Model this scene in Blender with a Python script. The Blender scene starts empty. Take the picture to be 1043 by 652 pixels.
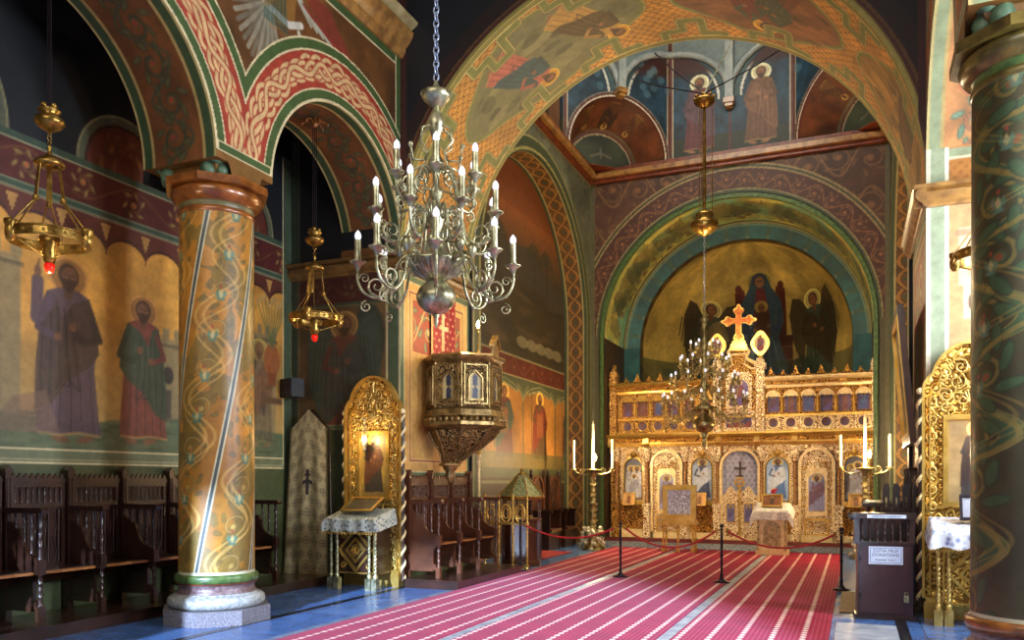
import bpy, math, random
import numpy as np
from mathutils import Vector, Matrix
PI = math.pi
random.seed(4); RNG = np.random.default_rng(7)
SC = bpy.context.scene
COL = SC.collection
# ------------------------------------------------------------------ camera geometry
F, CX, HY, EYE, YAW = 827.0, 521.5, 490.0, 1.65, math.radians(22.9)
SN, CS = math.sin(YAW), math.cos(YAW)
cd = bpy.data.cameras.new('camera'); cam = bpy.data.objects.new('camera', cd); COL.objects.link(cam)
cam.location = (0, 0, EYE); cam.rotation_euler = (PI/2, 0, YAW)
cd.sensor_width = 36; cd.lens = F/1043*36; cd.shift_y = (HY-326)/1043
cd.clip_end = 200
SC.camera = cam
def xat(px, Y):            # where a sight line at column px crosses the plane y = Y
    u = (px-CX)/F
    return Y*(-SN+u*CS)/(CS+u*SN)
def yat(px, X):
    u = (px-CX)/F
    return X*(CS+u*SN)/(-SN+u*CS)
def zat(px, py, Y):
    u = (px-CX)/F
    return EYE+(HY-py)/F*Y/(CS+u*SN)

# ------------------------------------------------------------------ objects
def tag(o, label=None, cat=None, group=None, kind=None):
    if label: o['label'] = label
    if cat: o['category'] = cat
    if group: o['group'] = group
    if kind: o['kind'] = kind
    return o
def empty(name, loc, rz=0, label=None, cat=None, group=None, sc=1.0):
    o = bpy.data.objects.new(name, None); COL.objects.link(o)
    o.location = loc; o.rotation_euler = (0, 0, rz); o.scale = (sc,)*3
    o.empty_display_size = .1
    return tag(o, label, cat, group)
def copy_tree(o, parent=None):
    c = o.copy(); COL.objects.link(c)
    if parent is not None: c.parent = parent
    for ch in list(o.children): copy_tree(ch, c)
    return c
def dup(o, loc, rz, label, group=None, sc=None):
    c = copy_tree(o); c.location = loc; c.rotation_euler = (0, 0, rz); c['label'] = label
    if group: c['group'] = group
    if sc: c.scale = (sc,)*3
    return c

class MB:
    """collects shapes and links them as one mesh"""
    def __init__(s): s.v = []; s.f = []; s.m = []; s.sm = []
    def add(s, vs, fs, mi=0, smooth=False):
        b = len(s.v); s.v.extend([tuple(v) for v in vs])
        for f in fs: s.f.append(tuple(b+i for i in f)); s.m.append(mi); s.sm.append(smooth)
        return s
    def box(s, x0, x1, y0, y1, z0, z1, mi=0, rot=None, piv=None):
        vs = [(x, y, z) for z in (z0, z1) for y in (y0, y1) for x in (x0, x1)]
        if rot is not None:
            p = Vector(piv) if piv else Vector(((x0+x1)/2, (y0+y1)/2, (z0+z1)/2))
            vs = [tuple(rot @ (Vector(v)-p)+p) for v in vs]
        return s.add(vs, [(0,2,3,1),(4,5,7,6),(0,1,5,4),(2,6,7,3),(0,4,6,2),(1,3,7,5)], mi)
    def lathe(s, prof, c=(0,0,0), n=16, mi=0, smooth=True, ph=0, sy=1.0):
        vs = []; fs = []
        for r, z in prof:
            for k in range(n):
                a = 2*PI*k/n+ph; vs.append((c[0]+r*math.cos(a), c[1]+sy*r*math.sin(a), c[2]+z))
        for i in range(len(prof)-1):
            for k in range(n):
                k2 = (k+1) % n; fs.append((i*n+k, i*n+k2, (i+1)*n+k2, (i+1)*n+k))
        s.add(vs, fs, mi, smooth)
        s.add(vs[:n], [tuple(range(n-1, -1, -1))], mi); s.add(vs[-n:], [tuple(range(n))], mi)
        return s
    def tube(s, pts, r, n=6, mi=0, closed=False, r2=None):
        pts = [Vector(p) for p in pts]; m = len(pts)
        vs = []; fs = []; up = Vector((0, 0, 1)); prev = None
        for i, p in enumerate(pts):
            if closed: t = pts[(i+1) % m]-pts[i-1]
            else: t = pts[min(i+1, m-1)]-pts[max(i-1, 0)]
            if t.length < 1e-9: t = up.copy()
            t.normalize()
            if prev is None:
                a = t.cross(up)
                if a.length < 1e-3: a = t.cross(Vector((1, 0, 0)))
            else:
                a = prev-t*prev.dot(t)
                if a.length < 1e-6: a = t.cross(Vector((1, 0, 0)))
            a.normalize(); prev = a; b = t.cross(a)
            rr = (r[i] if isinstance(r, (list, tuple)) else (r if r2 is None else r+(r2-r)*i/max(1, m-1)))
            for k in range(n):
                q = 2*PI*k/n; vs.append(p+a*math.cos(q)*rr+b*math.sin(q)*rr)
        for i in range(m if closed else m-1):
            j = (i+1) % m
            for k in range(n):
                k2 = (k+1) % n; fs.append((i*n+k, i*n+k2, j*n+k2, j*n+k))
        s.add(vs, fs, mi, True)
        if not closed:
            s.add(vs[:n], [tuple(range(n-1, -1, -1))], mi); s.add(vs[-n:], [tuple(range(n))], mi)
        return s
    def prism(s, pts, fr, d0, d1, mi=0, smooth=False):
        """outline pts (a,b) pushed from depth d0 to d1; fr(a,b,d)->xyz"""
        n = len(pts)
        vs = [fr(a, b, d0) for a, b in pts]+[fr(a, b, d1) for a, b in pts]
        fs = [tuple(range(n-1, -1, -1)), tuple(range(n, 2*n))]
        fs += [(i, (i+1) % n, n+(i+1) % n, n+i) for i in range(n)]
        return s.add(vs, fs, mi, smooth)
    def band(s, inner, outer, fr, d0, d1, mi=0, closed=True):
        """ring between two outlines of equal length"""
        n = len(inner); vs = []
        for d in (d0, d1):
            vs += [fr(a, b, d) for a, b in inner]; vs += [fr(a, b, d) for a, b in outer]
        fs = []
        for i in range(n if closed else n-1):
            j = (i+1) % n
            fs += [(i, j, n+j, n+i), (2*n+i, 3*n+i, 3*n+j, 2*n+j), (i, 2*n+i, 2*n+j, j), (n+i, n+j, 3*n+j, 3*n+i)]
        return s.add(vs, fs, mi)
    def ball(s, c, r, n=10, mi=0, sz=1.0, sx=1.0):
        k = max(4, n//2+1)
        return s.lathe([(max(r*math.sin(PI*i/k), 1e-4)*sx, -r*sz*math.cos(PI*i/k)) for i in range(k+1)], c, n, mi)
    def torus(s, c, R, r, n=16, k=6, mi=0, fr=None):
        pts = [(c[0]+R*math.cos(2*PI*i/n), c[1]+R*math.sin(2*PI*i/n), c[2]) for i in range(n)]
        if fr: pts = [fr(R*math.cos(2*PI*i/n), R*math.sin(2*PI*i/n)) for i in range(n)]
        return s.tube(pts, r, k, mi, closed=True)
    def build(s, name, mats, parent=None, label=None, kind=None, cat=None, group=None, loc=None):
        me = bpy.data.meshes.new(name)
        me.from_pydata(s.v, [], s.f)
        if not isinstance(mats, (list, tuple)): mats = [mats]
        for m in mats: me.materials.append(m)
        me.polygons.foreach_set('material_index', s.m)
        me.polygons.foreach_set('use_smooth', s.sm)
        me.update()
        o = bpy.data.objects.new(name, me); COL.objects.link(o)
        if parent is not None: o.parent = parent
        if loc: o.location = loc
        return tag(o, label, cat, group, kind)
FY = lambda a, b, d: (a, d, b)      # outline in x,z pushed along y
FX = lambda a, b, d: (d, a, b)      # outline in y,z pushed along x
FZ = lambda a, b, d: (a, b, d)
def arcpts(cx, cy, r, a0, a1, n, ry=None):
    ry = ry or r
    return [(cx+r*math.cos(math.radians(a0+(a1-a0)*i/n)), cy+ry*math.sin(math.radians(a0+(a1-a0)*i/n))) for i in range(n+1)]
def archpoly(x0, x1, z0, z1, n=12, rise=None):
    """closed outline: rectangle with a rounded top that peaks at z1"""
    w = (x1-x0)/2; rise = w if rise is None else rise
    return [(x0, z0), (x1, z0)]+arcpts((x0+x1)/2, z1-rise, w, 0, 180, n, rise)

# ------------------------------------------------------------------ materials
def lin(c):
    c = np.asarray(c, float)/255.0
    return np.where(c <= .04045, c/12.92, ((c+.055)/1.055)**2.4)
def L4(c): a = lin(c); return (float(a[0]), float(a[1]), float(a[2]), 1)
def mat(name, c1, c2=None, rough=.5, metal=0.0, scale=8, bump=0.0, bscale=None, kind='noise', emit=0, ecol=None, spec=.5, coat=0):
    m = bpy.data.materials.new(name); m.use_nodes = True
    nt = m.node_tree; b = nt.nodes['Principled BSDF']
    tc = nt.nodes.new('ShaderNodeTexCoord')
    if kind == 'noise':
        t = nt.nodes.new('ShaderNodeTexNoise'); t.inputs['Scale'].default_value = scale; t.inputs['Detail'].default_value = 4; out = t.outputs['Fac']
    elif kind == 'voro':
        t = nt.nodes.new('ShaderNodeTexVoronoi'); t.feature = 'DISTANCE_TO_EDGE'; t.inputs['Scale'].default_value = scale; out = t.outputs['Distance']
    elif kind == 'rings':                                  # curled arabesque: rings round scattered centres, warped; groove shade put in the dark tone
        t = nt.nodes.new('ShaderNodeTexVoronoi'); t.feature = 'F1'; t.inputs['Scale'].default_value = scale
        nz = nt.nodes.new('ShaderNodeTexNoise'); nz.inputs['Scale'].default_value = scale*1.3; nz.inputs['Detail'].default_value = 1; nt.links.new(tc.outputs['Object'], nz.inputs['Vector'])
        def mth(op, a, b_):
            n = nt.nodes.new('ShaderNodeMath'); n.operation = op
            for k, q in enumerate((a, b_)):
                if isinstance(q, (int, float)): n.inputs[k].default_value = q
                elif q is not None: nt.links.new(q, n.inputs[k])
            return n.outputs[0]
        out = mth('MULTIPLY_ADD', mth('SINE', mth('ADD', mth('MULTIPLY', t.outputs['Distance'], 17), mth('MULTIPLY', nz.outputs['Fac'], 11)), None), .5)
        out.node.inputs[2].default_value = .5
    elif kind == 'cell':
        t = nt.nodes.new('ShaderNodeTexVoronoi'); t.feature = 'F1'; t.inputs['Scale'].default_value = scale; out = t.outputs['Distance']
    else:
        t = nt.nodes.new('ShaderNodeTexWave'); t.inputs['Scale'].default_value = scale; t.inputs['Distortion'].default_value = 6; t.inputs['Detail'].default_value = 3; t.inputs['Detail Scale'].default_value = 1.5; out = t.outputs['Fac']
    nt.links.new(tc.outputs['Object'], t.inputs['Vector'])
    r = nt.nodes.new('ShaderNodeValToRGB')
    r.color_ramp.elements[0].color = L4(c1); r.color_ramp.elements[1].color = L4(c2 or [min(255, x*1.18+4) for x in c1])
    lo, hi = {'noise': (.35, .65), 'voro': (.06, .16), 'cell': (.15, .5), 'wave': (.2, .8), 'rings': (.22, .5)}[kind]
    r.color_ramp.elements[0].position = lo; r.color_ramp.elements[1].position = hi
    nt.links.new(out, r.inputs['Fac']); nt.links.new(r.outputs['Color'], b.inputs['Base Color'])
    b.inputs['Roughness'].default_value = rough; b.inputs['Metallic'].default_value = metal
    b.inputs['Specular IOR Level'].default_value = spec
    b.inputs['Coat Weight'].default_value = coat; b.inputs['Coat Roughness'].default_value = .2
    if emit:
        b.inputs['Emission Color'].default_value = L4(ecol or c1); b.inputs['Emission Strength'].default_value = emit
    if bump:
        t2 = t
        if bscale:
            t2 = nt.nodes.new('ShaderNodeTexNoise'); t2.inputs['Scale'].default_value = bscale; t2.inputs['Detail'].default_value = 3
            nt.links.new(tc.outputs['Object'], t2.inputs['Vector'])
        bp = nt.nodes.new('ShaderNodeBump'); bp.inputs['Strength'].default_value = bump; bp.inputs['Distance'].default_value = .02
        nt.links.new(t2.outputs['Fac'] if (bscale and 'Fac' in t2.outputs) or kind in ('noise', 'wave') else out, bp.inputs['Height'])
        nt.links.new(bp.outputs['Normal'], b.inputs['Normal'])
    return m
def paint_mat(name, rough=.55, bump=.15, metal=0.0, coat=0):
    m = bpy.data.materials.new(name); m.use_nodes = True
    nt = m.node_tree; b = nt.nodes['Principled BSDF']
    a = nt.nodes.new('ShaderNodeAttribute'); a.attribute_name = 'paint'
    tc = nt.nodes.new('ShaderNodeTexCoord')
    n = nt.nodes.new('ShaderNodeTexNoise'); n.inputs['Scale'].default_value = 7; n.inputs['Detail'].default_value = 8; n.inputs['Roughness'].default_value = .7
    nt.links.new(tc.outputs['Object'], n.inputs['Vector'])
    r = nt.nodes.new('ShaderNodeMapRange'); r.inputs['From Min'].default_value = .3; r.inputs['From Max'].default_value = .7
    r.inputs['To Min'].default_value = .72; r.inputs['To Max'].default_value = 1.18
    nt.links.new(n.outputs['Fac'], r.inputs['Value'])
    mx = nt.nodes.new('ShaderNodeVectorMath'); mx.operation = 'SCALE'
    nt.links.new(a.outputs['Color'], mx.inputs[0]); nt.links.new(r.outputs['Result'], mx.inputs['Scale'])
    nt.links.new(mx.outputs['Vector'], b.inputs['Base Color'])
    b.inputs['Roughness'].default_value = rough; b.inputs['Metallic'].default_value = metal
    b.inputs['Coat Weight'].default_value = coat; b.inputs['Coat Roughness'].default_value = .25
    bp = nt.nodes.new('ShaderNodeBump'); bp.inputs['Strength'].default_value = bump; bp.inputs['Distance'].default_value = .01
    nt.links.new(n.outputs['Fac'], bp.inputs['Height']); nt.links.new(bp.outputs['Normal'], b.inputs['Normal'])
    return m
M = {}
M['mural'] = paint_mat('painted_plaster')
M['mural_gloss'] = paint_mat('painted_glossy', .48, .1, 0, .12)
M['mural_gold'] = paint_mat('painted_gilding', .38, .1, .55)
M['gilt'] = mat('carved_gilding', (96, 54, 16), (214, 160, 70), .32, .7, 9, .7, kind='rings')
M['gilt_plain'] = mat('plain_gilding', (205, 160, 70), (235, 195, 105), .3, .8, 6, .1)
M['gilt_fine'] = mat('fine_carved_gilding', (104, 58, 20), (222, 172, 88), .35, .6, 10, .6, kind='rings')
M['cream_gilt'] = mat('cream_and_gold_filigree', (158, 104, 44), (252, 236, 196), .36, .3, 9.5, .5, kind='rings')
M['cream'] = mat('cream_moulding', (224, 192, 128), (246, 224, 172), .4, .15, 9, .1)
M['wood'] = mat('dark_carved_oak', (34, 18, 12), (58, 32, 20), .3, 0, 3, .2, 40, 'noise', coat=.5)
M['wood_mid'] = mat('brown_carved_oak', (66, 34, 20), (96, 54, 32), .34, 0, 3, .2, 40, 'noise', coat=.4)
M['wood_rail'] = mat('worn_seat_rail', (128, 78, 38), (160, 102, 54), .3, 0, 6, .1, 30, 'wave', coat=.3)
M['wood_red'] = mat('reddish_brown_painted_wood', (52, 24, 26), (66, 32, 34), .35, 0, 6, .05, coat=.3)
M['silver'] = mat('aged_silver_plate', (120, 114, 84), (210, 204, 166), .36, .85, 12, .05)
M['silver_relief'] = mat('embossed_silver_cover', (84, 84, 104), (226, 228, 240), .3, .55, 24, .9, kind='cell')
M['pale_brass'] = mat('pale_polished_brass', (116, 102, 58), (200, 184, 128), .34, .85, 14, .1)
M['brass'] = mat('old_brass', (128, 98, 42), (186, 148, 74), .3, .85, 14, .15)
M['bulb'] = mat('candle_bulb_glass', (236, 238, 250), (250, 250, 255), .2, 0, 5, emit=.75, ecol=(236, 238, 255))
M['lit'] = mat('glowing_bulb', (255, 220, 150), (255, 236, 190), .3, 0, 5, emit=60, ecol=(255, 214, 150))
M['wax'] = mat('cream_wax', (236, 222, 180), (248, 238, 206), .5, 0, 6)
M['iron'] = mat('dark_metal', (30, 24, 30), (52, 42, 50), .3, .6, 9, .05)
M['chain'] = mat('steel_chain', (120, 136, 170), (180, 192, 214), .35, .7, 60)
M['rope'] = mat('red_velvet_rope', (150, 16, 24), (196, 34, 40), .7, 0, 40, .2)
M['redglass'] = mat('red_glass_cup', (190, 20, 14), (220, 36, 20), .12, 0, 5, emit=.5, ecol=(255, 30, 10))
M['black'] = mat('black_plastic', (9, 10, 14), (16, 17, 22), .5, 0, 10)
M['paper'] = mat('pale_plaque', (196, 206, 232), (214, 222, 242), .4, 0, 5)
M['ink'] = mat('dark_lettering', (26, 28, 52), (32, 34, 60), .6, 0, 5)
M['stone'] = mat('grey_granite', (84, 80, 86), (134, 128, 132), .45, 0, 60, .1)
M['stone_pale'] = mat('pale_stone', (120, 122, 122), (176, 176, 168), .35, 0, 22, .1)
M['stone_green'] = mat('green_painted_stone', (52, 76, 34), (84, 106, 52), .35, 0, 12, .05)
M['stone_rose'] = mat('rosy_stone', (88, 66, 66), (128, 104, 104), .35, 0, 20, .05)
M['copper'] = mat('bronze_glazed_stone', (108, 58, 20), (156, 92, 36), .28, .1, 8, .05, coat=.5)
M['leaf'] = mat('green_leaf_ornament', (62, 88, 66), (96, 122, 92), .45, 0, 9, .1)
M['roofgreen'] = mat('verdigris_scales', (56, 74, 44), (142, 146, 96), .35, .3, 22, .6, kind='cell')
M['darkpaint'] = mat('dark_blue_paint', (10, 12, 18), (18, 20, 28), .7, 0, 4)
M['cornice'] = mat('ochre_cornice_paint', (120, 82, 40), (170, 124, 62), .35, 0, 6, .05, coat=.4)
M['cornice_red'] = mat('red_cornice_paint', (92, 40, 20), (130, 62, 30), .4, 0, 6, .05)
M['cornice_cream'] = mat('cream_cornice_paint', (150, 132, 86), (184, 168, 120), .4, 0, 6, .05)
M['flower'] = mat('dry_flowers', (120, 110, 84), (224, 214, 190), .6, 0, 40, .5, kind='cell')
M['doormat'] = mat('worn_brown_mat', (110, 84, 52), (142, 112, 72), .8, 0, 30, .2)
M['glass'] = mat('window_glass', (200, 215, 235), (215, 228, 245), .1, 0, 3)

# ------------------------------------------------------------------ painting on fine meshes
def vnoise(x, y, seed=0):
    r = np.random.default_rng(seed+11).random((64, 64))
    xi = np.floor(x).astype(int); yi = np.floor(y).astype(int)
    fx = x-xi; fy = y-yi; fx = fx*fx*(3-2*fx); fy = fy*fy*(3-2*fy)
    a = r[xi % 64, yi % 64]; b = r[(xi+1) % 64, yi % 64]; c = r[xi % 64, (yi+1) % 64]; d = r[(xi+1) % 64, (yi+1) % 64]
    return (a*(1-fx)+b*fx)*(1-fy)+(c*(1-fx)+d*fx)*fy
def fbm(x, y, seed=0, o=4):
    s = 0; a = .5
    for k in range(o): s = s+a*vnoise(x*2**k+k*7.3, y*2**k+k*3.1, seed+k); a *= .5
    return s/(1-.5**o)
class Canvas:
    def __init__(s, u0, u1, v0, v1, res, bg):
        s.nu = max(2, int(round((u1-u0)/res))+1); s.nv = max(2, int(round((v1-v0)/res))+1)
        u = np.linspace(u0, u1, s.nu); v = np.linspace(v0, v1, s.nv)
        s.GU, s.GV = [a.ravel() for a in np.meshgrid(u, v)]
        s.U = s.GU.copy(); s.V = s.GV.copy(); s.res = res
        s.C = np.empty((s.U.size, 3)); s.C[:] = bg
        s.T = (0, 0, 1, 0); s.xs = 1             # ox, oy, scale, angle; widening
        s.n = fbm(s.U*1.7, s.V*1.7, 3); s.clip = None
    def mottle(s, amt=.25, scale=2.0, seed=5):
        k = 1+amt*2*(fbm(s.U*scale, s.V*scale, seed)-.5); s.C *= k[:, None]; return s
    def pt(s, x, y):
        ox, oy, k, a = s.T; c, d = math.cos(a), math.sin(a); x = x*s.xs
        return ox+k*(x*c-y*d), oy+k*(x*d+y*c)
    def sel(s, x0, x1, y0, y1): return np.nonzero((s.U > x0) & (s.U < x1) & (s.V > y0) & (s.V < y1))[0]
    def put(s, idx, m, col):
        m = np.clip(m, 0, 1)
        if s.clip is not None: m = m*s.clip[idx]
        s.C[idx] = s.C[idx]*(1-m[:, None])+np.asarray(col, float)*m[:, None]
    def full(s, m, col): s.put(slice(None), m.astype(float), col); return s
    def ell(s, x, y, rx, ry, col, a=1.0, ring=None, rot=0):
        x, y = s.pt(x, y); k = s.T[2]; rx *= k*(s.xs**.5); ry *= k; R = max(rx, ry)+s.res
        i = s.sel(x-R, x+R, y-R, y+R)
        if not len(i): return s
        q = rot+s.T[3]; dx = s.U[i]-x; dy = s.V[i]-y
        X = dx*math.cos(q)+dy*math.sin(q); Y = -dx*math.sin(q)+dy*math.cos(q)
        d = (np.sqrt((X/rx)**2+(Y/ry)**2)-1)*min(rx, ry)
        if ring: d = np.abs(d+ring*k)-ring*k
        s.put(i, a*np.clip(.5-d/s.res, 0, 1), col); return s
    def poly(s, pts, col, a=1.0):
        P = [s.pt(*p) for p in pts]; xs = [p[0] for p in P]; ys = [p[1] for p in P]
        i = s.sel(min(xs)-s.res, max(xs)+s.res, min(ys)-s.res, max(ys)+s.res)
        if not len(i): return s
        x = s.U[i]; y = s.V[i]; ins = np.zeros(len(i), bool); D = np.full(len(i), 9e9)
        for k in range(len(P)):
            x1, y1 = P[k]; x2, y2 = P[(k+1) % len(P)]
            if y1 != y2: ins ^= ((y1 > y) != (y2 > y)) & (x < (x2-x1)*(y-y1)/(y2-y1)+x1)
            dx, dy = x2-x1, y2-y1; t = np.clip(((x-x1)*dx+(y-y1)*dy)/(dx*dx+dy*dy+1e-12), 0, 1)
            D = np.minimum(D, np.hypot(x-x1-t*dx, y-y1-t*dy))
        s.put(i, a*np.clip(.5+np.where(ins, D, -D)/s.res, 0, 1), col); return s
    def line(s, pts, w, col, a=1.0, closed=False):
        P = [s.pt(*p) for p in pts]; w = w*s.T[2]/2
        if closed: P.append(P[0])
        xs = [p[0] for p in P]; ys = [p[1] for p in P]; R = w+s.res
        i = s.sel(min(xs)-R, max(xs)+R, min(ys)-R, max(ys)+R)
        if not len(i): return s
        x = s.U[i]; y = s.V[i]; D = np.full(len(i), 9e9)
        for (x1, y1), (x2, y2) in zip(P[:-1], P[1:]):
            dx, dy = x2-x1, y2-y1; t = np.clip(((x-x1)*dx+(y-y1)*dy)/(dx*dx+dy*dy+1e-12), 0, 1)
            D = np.minimum(D, np.hypot(x-x1-t*dx, y-y1-t*dy))
        s.put(i, a*np.clip(.5+(w-D)/s.res, 0, 1), col); return s
    def rect(s, x0, x1, y0, y1, col, a=1.0): return s.poly([(x0, y0), (x1, y0), (x1, y1), (x0, y1)], col, a)
    def frame(s, x0, x1, y0, y1, w, col, edge=(214, 200, 150), e=.02):
        for (q, c, ww) in ((0, col, w), (w/2, edge, e), (-w/2, edge, e)):
            s.line([(x0+q, y0+q), (x1-q, y0+q), (x1-q, y1-q), (x0+q, y1-q)], ww, c, closed=True)
        return s
    def hband(s, y0, y1, col, edge=None, e=.02):
        s.full((s.V > y0) & (s.V < y1), col)
        if edge is not None:
            for y in (y0, y1): s.full(np.clip((e/2-np.abs(s.V-y))/s.res+.5, 0, 1), edge)
        return s
    def scroll(s, S, Tt, half, per, stem, leafc, flower, mask=None, a=1.0):
        """running vine with curling acanthus leaves: S along, Tt across (-half..half)"""
        mask = np.ones(s.U.size) if mask is None else np.asarray(mask, float)
        U0, V0, C0, T0 = s.U, s.V, s.clip, s.T
        s.clip = mask*(np.abs(Tt) < half*.97)*a; s.T = (0, 0, 1, 0)
        q = fbm(U0*1.5, V0*1.5, 17)-.5
        s.U, s.V = S+q*half*.3, Tt-q*half*.25
        on = s.clip > 0
        if on.any():
            s0, s1 = S[on].min(), S[on].max(); n0, n1 = math.floor(s0/per*2)-1, math.ceil(s1/per*2)+1
            dk = tuple(v*.6 for v in leafc)
            for k in range(n0, n1+1):
                sg = 1 if k % 2 == 0 else -1; x0 = k*per/2; cx, cy = x0+per*.25, -sg*half*.12; R = min(half*.72, per*.24)
                sp = []
                for i in range(15):
                    t = i/14; r = R*(1-.78*t); an = sg*(-2.6+t*6.6); sp.append((cx+r*math.cos(an)*1.05, cy-r*math.sin(an)))
                s.line(sp, half*.13, dk); s.line(sp, half*.075, stem)
                for i, an in enumerate((20, 75, 130, 190, 250, 310)):
                    an = math.radians(an)*sg; r = R*(.98 if i % 2 else 1.05)
                    lx, ly = cx+r*math.cos(an), cy+r*math.sin(an)
                    s.ell(lx, ly, half*.26, half*.12, dk, rot=an+.7*sg); s.ell(lx, ly, half*.22, half*.085, leafc, rot=an+.7*sg)
                s.ell(cx, cy, R*.27, R*.27, leafc); s.ell(cx, cy, R*.17, R*.17, flower)
                s.line([(x0+per*.5*i/10, sg*half*.8*math.sin(PI*i/10)) for i in range(11)], half*.1, stem)
        s.U, s.V, s.clip, s.T = U0, V0, C0, T0
        return s
    def knot(s, S, Tt, half, per, bg, cord, mask, n=4):
        s.full(mask*(np.abs(Tt) < half), bg)
        for lay, (h, p, cnt) in enumerate(((.82, per, n), (.42, per*.7, 3))):
            for k in range(cnt):
                ph = 2*PI*S/p+2*PI*k/cnt
                w = Tt-half*h*np.sin(ph)*(.8+.2*np.cos(ph*.5))
                sl = np.sqrt(1+(half*h*2*PI/p*np.cos(ph))**2)
                d = np.abs(w)/sl; i = mask*(np.abs(Tt) < half*.97)
                s.full(i*np.clip((.042-d)/s.res+.5, 0, 1), bg); s.full(i*np.clip((.027-d)/s.res+.5, 0, 1), cord)
        return s
    def saint(s, x, y, h, robe, cloak, halo=(196, 160, 72), skin=(150, 100, 64), hair=(66, 44, 28), wings=None, beard=True, flip=1, a=.9, stand=True, trim=(180, 150, 80), wide=1.3):
        T0 = s.T; ox, oy = s.pt(x, y); s.T = (ox, oy, s.T[2]*h, s.T[3]); s.xs = wide
        f = flip; dk = lambda c, k=.62: tuple(v*k for v in c); lt = lambda c: tuple(min(255, v*1.35+12) for v in c)
        if wings:
            for q in (-1, 1):
                s.poly([(q*.05, .78), (q*.13, .95), (q*.2, .98), (q*.25, .8), (q*.24, .5), (q*.17, .2), (q*.13, .45), (q*.08, .6)], wings, a)
                for k in range(4): s.line([(q*(.1+.03*k), .85-.03*k), (q*(.13+.03*k), .4-.03*k+.1)], .008, dk(wings), a*.8)
        s.ell(0, .9, .105, .105, halo, a); s.ell(0, .9, .105, .105, lt(halo), a, ring=.006)
        if stand:
            for q in (-1, 1): s.ell(q*.06+.02*f, .015, .05, .02, skin, a, rot=.2*q)
        s.poly([(-.1, .8), (-.05, .83), (.05, .83), (.1, .8), (.14, .6), (.125, .4), (.15, .1), (.16, .03), (.05, .045), (-.04, .03), (-.15, .045), (-.14, .25), (-.12, .5), (-.14, .65)], robe, a)
        for k in range(5): s.line([(-.08+.045*k, .4), (-.1+.055*k, .06)], .008, dk(robe), a*.8)
        for k in range(3): s.line([(-.06+.06*k, .42), (-.07+.07*k, .1)], .006, lt(robe), a*.5)
        s.line([(-.14, .045), (-.04, .035), (.05, .05), (.155, .035)], .014, trim, a*.7)
        s.poly([(f*-.1, .8), (f*-.13, .65), (f*-.15, .42), (f*-.155, .16), (f*-.08, .2), (f*.0, .34), (f*.1, .42), (f*.15, .5), (f*.13, .7), (f*.1, .8), (f*.02, .76), (f*-.03, .66), (f*-.06, .78)], cloak, a)
        for k in range(5): s.line([(f*(-.11+.03*k), .72), (f*(-.13+.045*k), .36-.02*k), (f*(-.12+.03*k), .22+.03*k)], .009, dk(cloak), a*.8)
        for k in range(3): s.line([(f*(-.03+.04*k), .66), (f*(-.06+.06*k), .44)], .007, lt(cloak), a*.5)
        s.line([(f*.1, .74), (f*.15, .58), (f*.07, .55), (f*.02, .62)], .045, dk(cloak, .85), a)
        s.line([(f*-.09, .74), (f*-.14, .6), (f*-.06, .56)], .04, dk(robe, .9), a)
        s.ell(f*.02, .63, .022, .026, skin, a); s.ell(f*-.05, .565, .024, .02, skin, a)
        s.line([(0, .84), (0, .8)], .05, dk(skin, .8), a)
        s.ell(0, .905, .056, .066, hair, a); s.ell(.003*f, .9, .04, .054, skin, a)
        if beard: s.poly([(-.036, .885), (.036, .885), (.028, .835), (0, .81), (-.028, .835)], hair, a)
        s.line([(-.022, .908), (-.008, .91)], .007, hair, a); s.line([(.01, .91), (.024, .908)], .007, hair, a); s.line([(.002, .905), (.004, .886)], .006, dk(skin), a)
        s.T = T0; s.xs = 1; return s
    def mesh(s, name, fn, mt, parent=None, kind=None, hole=None, smooth=True, flip=False, label=None):
        """hole: list of functions (U,V)->(signed distance inside>0, snapU, snapV)"""
        U, V = s.GU.copy(), s.GV.copy(); drop = np.zeros(U.size, bool)
        if hole:
            for h in hole:
                d, su, sv = h(s.GU, s.GV); near = (d > 0) & (d < s.res*1.5)
                U = np.where(near, su, U); V = np.where(near, sv, V); drop |= d >= s.res*1.5
        X, Y, Z = fn(U, V)
        nu, nv = s.nu, s.nv; co = np.stack([X+0*U, Y+0*U, Z+0*U], 1)
        a = (np.arange(nv-1)[:, None]*nu+np.arange(nu-1)[None, :]).ravel()
        q = np.stack([a, a+1, a+nu+1, a+nu], 1)
        if flip: q = q[:, ::-1]
        if hole: q = q[~drop[q].any(1)]
        me = bpy.data.meshes.new(name); me.vertices.add(len(co)); me.vertices.foreach_set('co', co.ravel())
        me.loops.add(len(q)*4); me.loops.foreach_set('vertex_index', q.ravel().astype(np.int32))
        me.polygons.add(len(q)); me.polygons.foreach_set('loop_start', np.arange(0, len(q)*4, 4, dtype=np.int32))
        me.polygons.foreach_set('use_smooth', np.full(len(q), smooth))
        me.update(calc_edges=True)
        at = me.color_attributes.new('paint', 'FLOAT_COLOR', 'POINT')
        rgba = np.ones((len(co), 4)); rgba[:, :3] = lin(np.clip(s.C, 0, 255))
        at.data.foreach_set('color', rgba.ravel())
        me.materials.append(mt)
        o = bpy.data.objects.new(name, me); COL.objects.link(o)
        if parent is not None: o.parent = parent
        return tag(o, label, None, None, kind)
def circ_hole(cu, cv, R, below=True):
    """arch opening: half disc above cv and everything under it"""
    def h(U, V):
        du = U-cu; dv = V-cv; up = dv > 0
        r = np.hypot(du, dv)+1e-9
        d = np.where(up, R-r, R-np.abs(du))
        su = np.where(up, cu+du/r*R, cu+np.sign(du)*R); sv = np.where(up, cv+dv/r*R, V)
        if not below: d = np.where(up, d, np.minimum(d, dv)); sv = np.where(up, sv, V)
        return d, su, sv
    return h
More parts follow.
